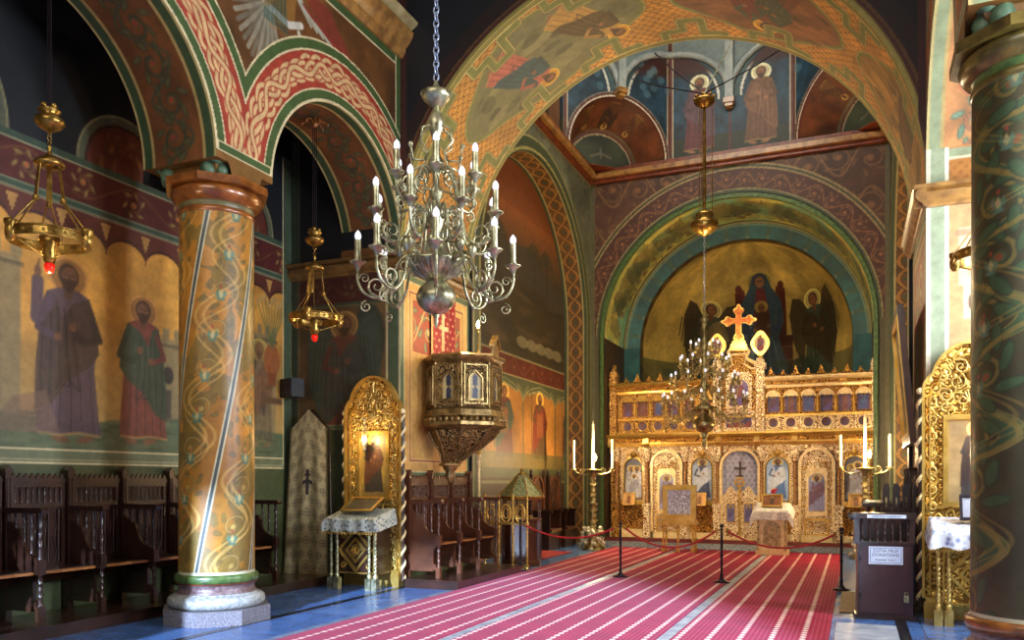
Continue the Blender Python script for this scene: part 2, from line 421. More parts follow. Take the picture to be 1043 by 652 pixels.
def nick_hole(cu, cv, R):
    def h(U, V):
        r = np.hypot(U-cu, V-cv)+1e-9
        return R-r, cu+(U-cu)/r*R, cv+(V-cv)/r*R
    return h
def struct(mb, name, mats, parent=None): return mb.build(name, mats, parent, kind='structure' if parent is None else None)
# ------------------------------------------------------------------ the church itself
XC, XL, XR, XLB, XRB = -2.9, -6.6, .8, -7.7, 1.9          # nave axis, arcade faces and backs
AISLE, AISLE_R = -8.7, 2.9
Y1, Y2, YE = 11.1, 13.6, 21.0                             # big arch front and back, east wall
ZS = 5.3                                                  # spring line of the arches
CH0, CH1 = -6.55, .75                                     # choir walls
GREEN, CREAM, RED = (84, 100, 62), (206, 192, 146), (140, 56, 44)
def wp(px, py, X): Y = yat(px, X); return Y, zat(px, py, Y)

# floor with marble slabs, a dark band along each side of the nave
m = bpy.data.materials.new('blue_grey_marble'); m.use_nodes = True
nt = m.node_tree; b = nt.nodes['Principled BSDF']; N = nt.nodes.new; LK = nt.links.new
tc = N('ShaderNodeTexCoord')
br = N('ShaderNodeTexBrick'); br.inputs['Scale'].default_value = 1; br.inputs['Brick Width'].default_value = 1.4; br.inputs['Row Height'].default_value = .7
br.inputs['Mortar Size'].default_value = .006; br.inputs['Color1'].default_value = L4((66, 98, 150)); br.inputs['Color2'].default_value = L4((84, 116, 164)); br.inputs['Mortar'].default_value = L4((60, 68, 84)); br.offset = .5
mpx = N('ShaderNodeMapping'); mpx.inputs['Rotation'].default_value = (0, 0, PI/2); LK(tc.outputs['Object'], mpx.inputs['Vector']); LK(mpx.outputs['Vector'], br.inputs['Vector'])
no = N('ShaderNodeTexNoise'); no.inputs['Scale'].default_value = 2.4; no.inputs['Detail'].default_value = 9; no.inputs['Distortion'].default_value = 1.2; LK(tc.outputs['Object'], no.inputs['Vector'])
mr = N('ShaderNodeMapRange'); mr.inputs['From Min'].default_value = .3; mr.inputs['From Max'].default_value = .7; mr.inputs['To Min'].default_value = .7; mr.inputs['To Max'].default_value = 1.25; LK(no.outputs['Fac'], mr.inputs['Value'])
vm = N('ShaderNodeVectorMath'); vm.operation = 'SCALE'; LK(br.outputs['Color'], vm.inputs[0]); LK(mr.outputs['Result'], vm.inputs['Scale'])
LK(vm.outputs['Vector'], b.inputs['Base Color']); b.inputs['Roughness'].default_value = .24; b.inputs['Specular IOR Level'].default_value = .6
M['marble'] = m
M['marble_dark'] = mat('black_marble', (14, 14, 20), (30, 32, 40), .18, 0, 14)
M['marble_pale'] = mat('pale_marble', (150, 158, 172), (196, 200, 208), .18, 0, 4)
f = MB(); f.box(-8.7, 2.9, -2.5, 26, -.1, 0); struct(f, 'floor', M['marble'])
for i, (x0, x1) in enumerate(((-6.52, -6.4), (.43, .55))):
    f = MB(); f.box(x0, x1, 3, Y1-.02, .0, .003); struct(f, 'trim_%d' % (i+1), M['marble_dark'])
f = MB(); f.box(-.2, .43, 3, 10.2, 0, .003); struct(f, 'trim_3', M['marble_pale'])
f = MB(); f.box(-5.66, -5.52, 3, 19.7, 0, .003); struct(f, 'trim_4', mat('grey_marble_strip', (96, 112, 138), (128, 142, 164), .2, 0, 4))

for i, (x0, x1) in enumerate(((-3.99, -3.83), (-1.91, -1.75))):
    f = MB(); f.box(x0, x1, 3.2, 19.6, 0, .004); struct(f, 'trim_%d' % (i+5), mat('worn_marble_strip', (120, 132, 144), (176, 182, 184), .3, 0, 5))
# ---- left aisle wall
c = Canvas(3.9, 11.1, 0, 8.6, .02, (190, 138, 58))
c.C *= (.75+.6*c.n)[:, None]
g = np.clip((3.9-c.V)/1.6, 0, 1); c.full(g*.55, (132, 126, 92))
for bx, bw, bt in ((5.75, 1.1, 4.2), (8.6, .9, 3.6), (4.4, .9, 3.8), (10.3, .8, 4.0)):   # painted towers
    c.rect(bx-bw/2, bx+bw/2, 2.2, bt, (126, 116, 86), .8)
    for k in range(5): c.rect(bx-bw/2+bw*k/4.5, bx-bw/2+bw*(k+.55)/4.5, bt, bt+.14, (126, 116, 86), .8)
    c.rect(bx-bw/2-.04, bx+bw/2+.04, bt-.12, bt-.07, (86, 76, 54), .7)
    c.ell(bx-.15, bt-.5, .09, .12, (44, 40, 38), .9)
    c.ell(bx+.1, bt-1.1, .07, .2, (52, 48, 50), .9); c.rect(bx-.25, bx-.1, 2.5, 2.9, (60, 54, 50), .8)
c.poly([(3.9, 2.3), (5, 2.5), (7, 2.35), (9, 2.55), (11.1, 2.4), (11.1, 2.0), (3.9, 2.0)], (74, 92, 66), .9)
for k in range(60):
    q = RNG.random(3); c.ell(3.9+7.2*q[0], 2.05+.4*q[1], .1+.1*q[2], .025, (56, 72, 50) if k % 2 else (104, 112, 78), .6)
yy, zz = wp(70, 450, AISLE); c.saint(yy, zz, 2.2, (84, 66, 74), (74, 56, 44), halo=(140, 96, 46), a=.95, skin=(112, 76, 50))
c.line([(yy-.24, zz+1.66), (yy-.42, zz+1.42), (yy-.4, zz+1.85)], .15, (84, 66, 74), .95); c.ell(yy-.4, zz+1.96, .045, .07, (112, 76, 50), .95); c.line([(yy-.4, zz+2.0), (yy-.38, zz+2.1)], .025, (112, 76, 50))
yy, zz = wp(146, 452, AISLE); c.saint(yy, zz, 1.95, (122, 62, 50), (62, 78, 58), halo=(150, 104, 52), flip=-1, a=.95, skin=(126, 84, 54))
yy, zz = wp(30, 440, AISLE); c.poly([(yy-.5, zz), (yy+.4, zz), (yy+.2, zz+.5), (yy-.2, zz+.4)], (120, 92, 74), .6)
c.saint(10.3, 2.2, 1.7, (96, 82, 60), (110, 70, 46), a=.5)
c.ell(10.6, 3.6, .2, .26, (150, 84, 40), .9); c.rect(10.35, 10.85, 2.9, 3.0, (96, 70, 44)); c.rect(10.5, 10.7, 3.2, 3.4, (120, 66, 34))   # vase of lilies
for k in range(9): c.line([(10.6, 3.8), (10.6+.05*(k-4), 4.2), (10.6+.08*(k-4), 4.45+.05*(k % 3))], .02, (98, 104, 62)); c.ell(10.6+.08*(k-4), 4.5+.05*(k % 3), .04, .05, (160, 140, 96), .7)
P = .62                                                   # scalloped head of the painted field
ph = (c.U/P) % 1-.5; arch = np.sqrt(np.clip(.25-ph**2, 0, 1))*.75
c.full((c.V > 4.52+arch*.62)*(c.V < 4.98), (92, 44, 30))
c.full(np.clip((.02-np.abs(c.V-4.52-arch*.62))/.02+.5, 0, 1)*(c.V > 4.5)*(c.V < 4.98), (60, 26, 20))
q = np.abs(ph); c.full((q > .5-(c.V-4.66)*.5)*(c.V > 4.68)*(c.V < 4.9), (176, 132, 70))
c.rect(3.9, 11.1, 4.38, 4.42, (92, 44, 30), .0)
c.hband(0, 1.86, (70, 78, 44)); c.hband(1.86, 2.02, (104, 112, 80), CREAM); c.hband(1.9, 1.92, (150, 146, 110))
c.hband(4.95, 5.05, (60, 78, 60), (170, 166, 124)); c.hband(5.5, 5.6, (60, 78, 60), (150, 146, 110))
c.hband(5.05, 5.5, (84, 32, 26))
c.scroll(c.U, c.V-5.275, .2, 1.5, (112, 66, 36), (150, 120, 66), (180, 90, 40), (c.V > 5.05)*(c.V < 5.5))
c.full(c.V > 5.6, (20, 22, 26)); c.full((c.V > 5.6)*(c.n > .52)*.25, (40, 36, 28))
for (cu, R) in ((7.75, .72), (9.9, .72), (4.9, 1.25)):     # lunettes over the frieze
    r = np.hypot(c.U-cu, c.V-5.6); up = (c.V > 5.6)
    c.full(up*(r < R), (86, 88, 66)); c.full(up*(r < R-.1), (58, 26, 18)); c.full(up*(r < R-.14), (92, 40, 24) if R < 1 else (44, 50, 46))
    c.full(up*np.clip(.5+(.012-np.abs(r-R))/.02, 0, 1), (150, 140, 96))
    c.scroll((c.U-cu)*1.0, r-R*.45, R*.3, .9, (120, 66, 30), (128, 80, 38), (150, 90, 40), up*(r < R-.16), .7)
c.saint(5.1, 5.7, 1.15, (96, 40, 30), (60, 72, 78), a=.8)
for q in (11.02, ): c.rect(q-.12, q+.08, 0, 8.6, (66, 80, 58)); c.rect(q-.15, q-.13, 1.9, 8.6, CREAM)
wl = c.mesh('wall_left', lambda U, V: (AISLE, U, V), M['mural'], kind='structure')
b_ = MB(); b_.box(AISLE-.3, AISLE-.02, -2.5, 11.3, 0, 8.6); b_.box(AISLE-.02, AISLE, -2.5, 3.9, 0, 8.6); struct(b_, 'wall_left_core', M['darkpaint'], wl)

# ---- back wall of the left aisle and pier, facing west
c = Canvas(AISLE, XL, 0, 8.6, .02, (92, 68, 38))
c.C *= (.6+.8*c.n)[:, None]
for k in range(3): c.rect(-8.4+.5*k, -8.2+.5*k, 3.0, 4.1+.2*k, (58, 52, 38), .7)
c.ell(-7.25, 3.75, .34, .75, (48, 54, 42), .9, rot=-.15)
c.saint(-7.65, 2.2, 2.2, (96, 52, 36), (62, 64, 52), halo=(120, 88, 46), a=.9, skin=(110, 74, 50), wings=(60, 68, 54))
c.hband(0, 2.5, (62, 66, 40)); c.hband(2.5, 2.56, (80, 88, 62), (120, 114, 80)); c.hband(4.5, 4.56, (52, 66, 46), (96, 90, 60))
c.hband(4.56, 4.98, (66, 26, 20)); c.scroll(c.U, c.V-4.77, .19, 1.2, (92, 52, 30), (96, 70, 40), (120, 70, 36), (c.V > 4.56)*(c.V < 4.98))
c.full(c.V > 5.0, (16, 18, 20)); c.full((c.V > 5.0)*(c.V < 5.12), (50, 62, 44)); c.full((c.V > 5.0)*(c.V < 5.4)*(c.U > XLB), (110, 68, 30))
c.rect(-8.7, -8.58, 0, 8.6, (54, 64, 46)); c.rect(-8.56, -8.54, 2.5, 8.6, (120, 116, 84))
c.rect(-6.82, -6.6, 0, 8.6, (70, 84, 58)); c.rect(-6.86, -6.83, 0, 8.6, CREAM); c.rect(-6.63, -6.6, 0, 8.6, CREAM)
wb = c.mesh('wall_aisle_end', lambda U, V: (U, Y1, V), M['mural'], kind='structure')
b_ = MB(); b_.box(AISLE, XL-.02, Y1+.02, Y2-.02, 0, 8.6); struct(b_, 'wall_pier_core', M['darkpaint'], wb)
# aisle vault (a plain barrel, dark)
b_ = MB(); ri = arcpts(-8.2+.0, 7.2, .5, 180, 0, 2)
prof = [(AISLE, 7.0)]+[(-8.2+.5*math.cos(a)*1.0, 7.0+1.4*math.sin(a)) for a in np.linspace(PI, 0, 13)]
b_.band([(x, z) for x, z in prof], [(x, z+.2) for x, z in prof], FY, 3.1, Y1, closed=False)
struct(b_, 'ceiling_aisle', M['darkpaint'])

# ---- arcade walls (left and mirrored right)
AC = (5.55, 9.6); AR = 1.55; AF0, AF1 = 3.1, Y1; ZT = 8.3
def face_paint(left):
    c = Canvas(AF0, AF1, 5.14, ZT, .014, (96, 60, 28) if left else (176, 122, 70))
    c.C *= (.6+.9*fbm(c.U*2.2, c.V*2.2, 9))[:, None]
    ds = [np.hypot(c.U-a, np.maximum(c.V-ZS, 0))-AR for a in AC]
    d = np.minimum(ds[0], ds[1]); ci = np.where(ds[0] < ds[1], AC[0], AC[1])
    th = np.arctan2(c.V-ZS, c.U-ci)
    if left:                                              # angel with outspread wings over the pier
        oy, oz = 8.02, 7.32
        for k in range(14):
            a = math.radians(200+k*7); c.line([(oy, oz+.2), (oy+math.cos(a)*.7, oz+.2+math.sin(a)*.9)], .06, (150, 146, 126) if k % 2 else (112, 108, 92), .8)
        c.poly([(oy-.4, oz+.5), (oy+.1, oz), (oy+.45, oz+.1), (oy+.5, oz+.6), (oy+.2, oz+.75)], (142, 100, 46), .9)
        for k in range(6): c.line([(oy-.2+.1*k, oz+.6), (oy+.05*k, oz+.1)], .02, (84, 56, 28))
        c.line([(oy-.45, oz+.55), (oy-.1, oz+.15), (oy+.35, oz+.1), (oy+.6, oz+.22)], .09, (196, 190, 176))
        c.line([(oy+.55, oz+.1), (oy+.6, oz-.08), (oy+.75, oz-.12), (oy+.78, oz-.28)], .07, (186, 180, 160))
        for k in range(9):
            c.line([(oy+.4+.05*k, oz+.62-.02*k), (oy+.8+.13*k, oz+.32-.02*k+.01*k)], .05, (170, 170, 150) if k < 5 else (132, 50, 40), .9)
        c.poly([(oy+.5, oz+.75), (oy+1.2, oz+.75), (oy+1.75, oz+.32), (oy+1.5, oz+.3), (oy+.9, oz+.5)], (126, 50, 38), .85)
        c.saint(oy+.1, oz-.1, 1.2, (60, 84, 72), (140, 104, 50), a=.5)
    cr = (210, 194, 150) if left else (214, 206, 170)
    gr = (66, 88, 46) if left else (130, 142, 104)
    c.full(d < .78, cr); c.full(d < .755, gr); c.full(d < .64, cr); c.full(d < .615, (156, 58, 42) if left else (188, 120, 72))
    band = (d > .17)*(d < .6)
    if left: c.knot(th*(AR+.39), (d-.385), .215, .92, (156, 58, 42), (206, 172, 120), band.astype(float))
    else: c.scroll(th*(AR+.39), d-.385, .2, 1.1, (150, 84, 50), (96, 128, 96), (196, 84, 70), band)
    c.full((d < .165), cr); c.full(d < .145, gr); c.full(d < .035, cr)
    low = (c.V < 5.5)*(d > .03); c.full(low, cr); c.full((c.V < 5.48)*(d > .05), gr) ; c.full(c.V < 5.4, cr); c.full(c.V < 5.38, (120, 82, 34))
    c.full((c.V > ZT-.12), gr); c.full(np.abs(c.V-ZT+.13) < .014, cr); c.full((c.U > AF1-.12)*(c.V > 6.2)*(d > .78), gr); c.full((np.abs(c.U-AF1+.13) < .014)*(d > .78), cr)
    return c
def soffit_paint(left):
    L = AR*PI
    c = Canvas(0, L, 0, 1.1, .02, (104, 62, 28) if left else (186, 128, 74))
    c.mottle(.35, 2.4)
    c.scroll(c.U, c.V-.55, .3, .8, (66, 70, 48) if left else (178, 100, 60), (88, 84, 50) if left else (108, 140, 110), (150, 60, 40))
    for v, s in ((0, 1), (1.1, -1)):
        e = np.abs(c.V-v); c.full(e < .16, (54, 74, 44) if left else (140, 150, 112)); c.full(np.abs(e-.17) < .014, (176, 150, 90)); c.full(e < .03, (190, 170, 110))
    return c
def mirror(X, left): return X if left else 2*XC-X
def arcade(left):
    side = 'left' if left else 'right'
    xf, xb = mirror(XL, left), mirror(XLB, left)
    holes = [circ_hole(a, ZS, AR) for a in AC]
    c = face_paint(left)
    wall = c.mesh('wall_%s_arcade' % side, lambda U, V: (xf, U, V), M['mural_gloss'], kind='structure', hole=holes+[nick_hole(7.1, 5.14, .24), nick_hole(8.05, 5.14, .24)])
    for a in AC:
        s = soffit_paint(left)
        s.mesh('arch_soffit', lambda U, V, a=a: (xf+(xb-xf)*V/1.1, a-AR*np.cos(U/AR), ZS+AR*np.sin(U/AR)), M['mural'], wall)
    # back face, top, and springer coves over the columns
    s = Canvas(AF0, AF1, 5.14, 8.6, .06, (26, 26, 26)); s.mesh('arcade_back', lambda U, V: (xb, U, V), M['mural'], wall, hole=holes)
    # pier behind the picture plane carrying the arcade's near end
    b_ = MB(); b_.box(min(xf, xb), max(xf, xb), 3.1, 4.0, 0, 5.2); b_.build('arcade_pier', M['mural' if 0 else 'stone_pale'], wall)
    xm = (xf+xb)/2; hx = abs(xf-xb)/2
    b_ = MB(); ym, hy = 7.575, .475
    secs = [(5.42, 0), (5.40, .06), (5.34, .1), (5.25, .13), (5.2, .17), (5.14, .2)]
    vs = []; fs = []
    for z, q in secs: vs += [(xm-hx+q, ym-hy+q, z), (xm+hx-q, ym-hy+q, z), (xm+hx-q, ym+hy-q, z), (xm-hx+q, ym+hy-q, z)]
    for i in range(len(secs)-1):
        for k in range(4): fs.append((i*4+k, i*4+(k+1) % 4, i*4+4+(k+1) % 4, i*4+4+k))
    fs.append((0, 1, 2, 3)); fs.append(tuple(len(vs)-4+k for k in (3, 2, 1, 0)))
    b_.add(vs, fs); b_.box(xm-hx+.004, xm+hx-.004, ym-hy+.004, ym+hy-.004, 5.3, 5.42)
    b_.build('springer', mat('springer_paint_'+side, (104, 68, 28), (140, 96, 42), .5, 0, 5), wall)
    b_ = MB()
    for sx in (-1, 1):
        for sy in (-1, 1):
            for (dx, dy, dz) in ((0, 0, .13), (-.1, 0, 0), (0, -.1, 0)):
                b_.lathe([(.001, -.1), (.075, -.07), (.095, 0), (.07, .07), (.02, .13), (.001, .15)], (xm+sx*(hx-.14+dx*1.1), ym+sy*(hy-.14+dy*1.1), 5.24+dz), 10)
    b_.build('leaf_ornament', M['leaf'], wall)
    # cornice along the top and a recessed wall above it
    def cor(z0, z1, out, name, m_):
        b_ = MB(); n = 10
        pr = [(0, z0)]+[(out*(.35+.65*math.sin(PI/2*i/n)), z0+(z1-z0)*i/n) for i in range(n+1)]+[(0, z1)]
        s_ = 1 if left else -1
        b_.prism([(xf+s_*a, z) for a, z in pr], FY, AF0, Y1+.0, smooth=False); b_.build(name, m_, wall)
    cor(ZT, ZT+.12, .1, 'cornice_bed', M['cornice']); cor(ZT+.12, ZT+.36, .24, 'cornice_roll', M['cornice']); cor(ZT+.36, ZT+.5, .32, 'cornice_cap', M['cornice_cream'])
    b_ = MB(); b_.box(min(xf, xb), max(xf, xb), AF0, Y1, ZT+.5, 13) if False else None
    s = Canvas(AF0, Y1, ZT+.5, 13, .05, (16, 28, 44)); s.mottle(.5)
    s.full((s.U > Y1-.45), (54, 20, 18)); s.full(np.abs(s.U-Y1+.45) < .03, (150, 140, 100)); s.full(np.abs(s.U-Y1+.62) < .03, (120, 116, 84))
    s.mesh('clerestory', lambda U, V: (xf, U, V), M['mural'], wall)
    return wall
arcade(True); arcade(False)

# ---- columns
def shaft_canvas(left):
    R = .42; c = Canvas(0, 2*PI*R, .55, 4.82, .01, (168, 112, 32) if left else (58, 50, 24))
    c.C *= (.7+.6*c.n)[:, None]
    if left:
        c.full((fbm(c.U*3, c.V*2, 8) > .55)*.6, (92, 84, 38))
    P = 2*PI*R/(4 if left else 2)                                           # two broad vines between slanting ribbons
    off = (c.V-.55)*(.19 if left else .133)-(.24 if left else 0)
    s = (c.U-off) % P; 
    st = (196, 156, 84) if left else (120, 98, 44); lf = (122, 100, 46) if left else (56, 80, 48)
    if not left: w0 = np.abs((s-P/2)-P*.26*np.sin(2*PI*c.V/.9)); c.full(np.clip(.5+(.1-w0)/.01, 0, 1), (112, 98, 46)); c.full(np.clip(.5+(.082-w0)/.01, 0, 1), (50, 72, 44))
    c.scroll(c.V, s-P/2, P*.36, .9, st, lf, (196, 160, 80) if left else (130, 60, 30), None, .6 if left else .8)
    ou = (128, 92, 40) if left else (84, 70, 34)
    w = np.abs((s-P/2)-P*.3*np.sin(2*PI*c.V/.95)); c.full(np.clip((.02-np.abs(w-.05))/.013+.5, 0, 1)*.6, st)
    for k in range(9):                                     # lotus flowers
        z = .95+.47*k
        for j in range(4 if left else 2):
            x = (j*P+P/2+(z-.55)*(.19 if left else .133)-(.24 if left else 0)) % (2*PI*R)
            for q, cl in ((-.04, (74, 116, 100)), (.04, (74, 116, 100)), (0, (176, 168, 120))):
                c.poly([(x+q*.4, z-.04), (x+q-.025, z+.03), (x+q, z+.085), (x+q+.025, z+.03)], cl, .85 if left else .6)
            c.ell(x, z-.03, .05, .018, (74, 104, 88), .8); c.ell(x, z+.12, .014, .02, (150, 50, 40), .8)
    e = np.minimum(s, P-s); aa = lambda d: np.clip(.5-d/.01, 0, 1); c.full(aa(e-.034), (206, 200, 168) if left else (110, 106, 66)); c.full(aa(e-.018), (64, 70, 66) if left else (40, 48, 36))
    c.hband(.55, .6, (196, 190, 160)); c.hband(4.76, 4.8, (70, 74, 50))
    return c
def column(x, y, left, label):
    t = empty('painted_column', (x, y, 0), 0, label, 'column', 'painted columns of the nave')
    b_ = MB(); o8 = [(.59/math.cos(PI/8)*math.cos(PI/8+k*PI/4+.0), .59/math.cos(PI/8)*math.sin(PI/8+k*PI/4)) for k in range(8)]
    b_.prism(o8, FZ, 0, .17); b_.build('plinth', M['stone'], t)
    def tor(z, r0, r, n=8): return [(r0+r*math.cos(-PI/2+PI*i/n), z+r+r*math.sin(-PI/2+PI*i/n)) for i in range(n+1)]
    b_ = MB(); b_.lathe([(.3, .17)]+tor(.17, .48, .075)+[(.46, .335), (.45, .34)], n=48); b_.build('base_torus', M['stone_pale'], t)
    b_ = MB(); b_.lathe([(.45, .34), (.455, .35), (.43, .37), (.43, .44), (.45, .45)], n=48); b_.build('base_scotia', M['stone_rose'], t)
    b_ = MB(); b_.lathe([(.445, .45), (.462, .452), (.462, .465)], n=48, mi=1); b_.lathe([(.44, .465), (.465, .468), (.475, .49), (.475, .54), (.462, .56), (.41, .565)], n=48); b_.build('base_ring', [M['stone_green'] if left else M['copper'], M['cornice_red']], t)
    c = shaft_canvas(left); R = .42
    a0 = math.atan2(-y, -x)
    c.mesh('shaft', lambda U, V: ((R+.012*np.clip(1-(V-.55)/4.3, 0, 1))*np.cos(U/R+a0+PI), (R+.012*np.clip(1-(V-.55)/4.3, 0, 1))*np.sin(U/R+a0+PI), V), M['mural_gloss'], t)
    mm = M['copper'] if left else mat('olive_bronze_stone', (66, 56, 24), (104, 88, 38), .3, .1, 8, .05, coat=.4)
    b_ = MB(); b_.lathe([(.4, 4.74), (.425, 4.76), (.435, 4.79), (.425, 4.82), (.405, 4.83)], n=48); b_.build('neck_ring', mm, t)
    b_ = MB(); b_.lathe([(.405, 4.83), (.41, 4.86), (.425, 4.885), (.44, 4.89)], n=48); b_.build('neck_band', M['stone_green'] if not left else mat('olive_band', (92, 84, 52), (120, 110, 72), .4), t)
    b_ = MB(); b_.lathe([(.43, 4.885), (.46, 4.9), (.5, 4.94), (.52, 5.0), (.505, 5.04), (.48, 5.05)], n=48)
    o8 = [(.56/math.cos(PI/8)*math.cos(PI/8+k*PI/4), .56/math.cos(PI/8)*math.sin(PI/8+k*PI/4)) for k in range(8)]
    b_.prism(o8, FZ, 5.05, 5.14); b_.build('capital', mm, t)
    return t
column(-7.03, 7.575, True, 'ochre gold painted column standing beside the left aisle')
column(1.3, 7.575, False, 'dark green painted column at the right edge of the nave')

# ---- pier faces below the big arch (nave side) and impost cornices
def pier_face(left):
    c = Canvas(Y1, Y2, 0, ZS, .014, (212, 162, 86) if left else (120, 84, 46))
    c.C *= (.75+.5*c.n)[:, None]
    c.hband(0, 1.7, (88, 92, 56))
    c.frame(Y1+.06, Y2-.06, 1.74, 4.92, .12, (86, 102, 70), CREAM)
    c.frame(Y1+.3, Y2-.3, 1.98, 4.7, .05, (150, 76, 40), (226, 200, 140), .014)
    c.full((c.V > 3.75)*(c.V < 4.6)*(c.U > Y1+.4)*(c.U < Y2-.4), (150, 62, 40))
    c.scroll(c.U, c.V-4.17, .38, 1.3, (196, 150, 90), (120, 128, 90), (214, 170, 110), (c.V > 3.78)*(c.V < 4.57)*(c.U > Y1+.42)*(c.U < Y2-.42))
    for k in range(12): c.ell(Y1+.6+1.3*RNG.random(), 2.3+1.2*RNG.random(), .25, .12, (206, 150, 84), .25)
    X = mirror(XL, left)
    return c.mesh('wall_pier_%s' % ('left' if left else 'right'), lambda U, V: (X, U, V), M['mural'], kind='structure')
pf = pier_face(True); pf2 = pier_face(False)
def impost(left):
    s = 1 if left else -1; X = mirror(XL, left); b_ = MB(); out = mirror(AISLE, left)
    pr = [(0, 0), (.04, 0), (.05, .03), (.08, .05), (.12, .1), (.13, .16), (.1, .19), (.16, .2), (.16, .25), (0, .25)]
    b_.prism([(X+s*a, 4.98+z) for a, z in pr], FY, Y1-.14, Y2)
    b_.prism([(Y1-a, 4.98+z) for a, z in pr], FX, out, X+s*.14)
    b_.build('impost_moulding', M['cornice'] if not left else mat('dull_ochre_moulding', (84, 60, 30), (120, 88, 44), .4), pf if left else pf2)
impost(True); impost(False)

# ---- right pier front, facing west, in daylight
c = Canvas(XR, AISLE_R, 0, 8.6, .014, (206, 160, 96))
c.C *= (.85+.3*c.n)[:, None]
c.full(c.V < 1.7, (92, 92, 60))
c.full((c.V > 2)*(c.V < 5), (200, 150, 100))
for k in range(5): c.rect(1.15+.28*k, 1.3+.28*k, 4.0, 4.7-.15*(k % 2), (216, 196, 160), .8); c.rect(1.12+.28*k, 1.33+.28*k, 4.6, 4.68, (186, 120, 90), .7)
c.ell(1.6, 4.1, .35, .5, (206, 120, 96), .5); c.rect(1.2, 1.5, 3.6, 4.1, (226, 214, 190), .6); c.ell(1.3, 3.8, .05, .1, (120, 90, 70))
c.hband(5.25, 5.55, (178, 116, 50), (226, 214, 180), .03)
P_ = .12; c.full((c.V > 5.3)*(c.V < 5.5)*(np.sin(c.U/P_*2*PI)*np.sin(c.V/P_*2*PI) > .3)*.5, (140, 84, 36))
c.full(c.V > 5.57, (192, 130, 78))
c.scroll(c.V, c.U-1.55, .34, 1.3, (176, 96, 60), (112, 150, 120), (206, 110, 90), (c.V > 5.7))
c.full((c.V > 5.57)*(c.V < 5.66), (150, 160, 124))
for a, b2, cl in ((XR, XR+.05, (216, 208, 180)), (XR+.05, XR+.2, (150, 160, 128)), (XR+.2, XR+.24, (230, 224, 200))): c.full((c.U >= a)*(c.U < b2), cl)
c.mesh('wall_pier_front', lambda U, V: (U, Y1, V), M['mural'], kind='structure')
b_ = MB(); b_.box(XR+.02, AISLE_R, Y1+.02, Y2-.02, 0, 8.6); struct(b_, 'wall_pier_right_core', M['darkpaint'])

# ---- big arch: spandrel front, painted soffit
BR = XR-XC
c = Canvas(XL, XR, ZS, 13, .02, (9, 12, 20)); c.mottle(.4)
r = np.hypot(c.U-XC, c.V-ZS)
c.full(r < BR+.38, (30, 14, 14)); c.full(r < BR+.12, (66, 28, 18)); c.full(np.abs(r-BR-.13) < .018, (90, 60, 30)); c.full(np.clip(.5+(.04-np.abs(r-BR-.02))/.02, 0, 1), (150, 140, 70))
for k in range(70): q = RNG.random(2); c.ell(XL+7.4*q[0], 9.2+3.6*q[1], .03, .03, (110, 96, 60), .5)
c.full(np.minimum(c.U-XL, XR-c.U) < .1, (60, 22, 18))
wa = c.mesh('wall_big_arch', lambda U, V: (U, Y1, V), M['mural'], kind='structure', hole=[circ_hole(XC, ZS, BR)])
def soff(px, py):          # a sight line meets the big arch's soffit: (arc length, depth)
    u = (px-CX)/F; dx, dy, dz = -SN+u*CS, CS+u*SN, (HY-py)/F
    best = None
    for t in np.linspace(5, 17, 2400):
        x, y, z = dx*t, dy*t, EYE+dz*t
        if z > ZS and math.hypot(x-XC, z-ZS) >= BR: return BR*(PI-math.atan2(z-ZS, x-XC)), y-Y1
    return 0, 0
L = PI*BR
c = Canvas(0, L, 0, Y2-Y1, .017, (204, 146, 58))
c.mottle(.25, 2.2)
sc = .16; rr = np.floor(c.V/sc*2); xx = (c.U/sc+(rr % 2)*.5) % 1-.5; yy = (c.V/sc*2) % 1   # fish-scale ground
c.full((np.abs(np.hypot(xx*1.0, yy*.5)-.5) < .07)*.55, (100, 56, 22))
OL, LN = (118, 122, 58), (206, 194, 118)
def strap(pts, w=.13, closed=False):
    w = max(w, .12)
    c.line(pts, w+.05, (104, 64, 28), 1, closed); c.line(pts, w+.03, LN, 1, closed); c.line(pts, w, OL, 1, closed)
def blob(cx, cy, rx, ry, n=40, k=.08):
    return [(cx+rx*math.cos(a)*(1+k*math.cos(4*a)), cy+ry*math.sin(a)*(1+k*math.cos(4*a))) for a in np.linspace(0, 2*PI, n, endpoint=False)]
def scene(px0, py0, px1, py1, tone, figs):
    (a0, b0), (a1, b1) = soff(px0, py0), soff(px1, py1)
    cx, cy, rx = (a0+a1)/2, 1.2, abs(a1-a0)/2
    P_ = blob(cx, cy, rx, .88); strap(P_, .12, True); c.poly(P_, tone)
    save = c.C.copy()
    for k in range(50):
        q = RNG.random(4); a, s_ = 2*PI*q[0], math.sqrt(q[1]); c.ell(cx+rx*.9*s_*math.cos(a), cy+.8*s_*math.sin(a), .12+.2*q[2], .05+.1*q[3], tuple(v*(.5+.9*q[2]) for v in tone), .6)
    for (fx, fy, h, rot, rb, cl) in figs:
        c.T = (cx+fx*rx, cy+fy*.88, 1, rot); c.saint(0, 0, h, rb, cl, halo=(206, 146, 44), a=1)
    c.T = (0, 0, 1, 0)
s1 = scene(500, 150, 655, 30, (118, 116, 74), [(-.45, -.75, 1.6, -.45, (186, 100, 80), (44, 82, 84)), (.3, -.8, 1.6, -.55, (190, 146, 70), (90, 72, 38))])
scene(700, 20, 850, 25, (128, 80, 44), [(-.35, -.8, 1.6, -.3, (70, 90, 70), (116, 50, 36)), (.35, -.8, 1.6, .3, (116, 60, 40), (70, 76, 56))])
scene(880, 60, 935, 220, (150, 112, 50), [(0, -.8, 1.5, -.1, (84, 74, 44), (110, 70, 36))])
scene(430, 330, 455, 220, (160, 108, 54), [(0, -.8, 1.5, 0, (104, 50, 40), (64, 80, 70))])
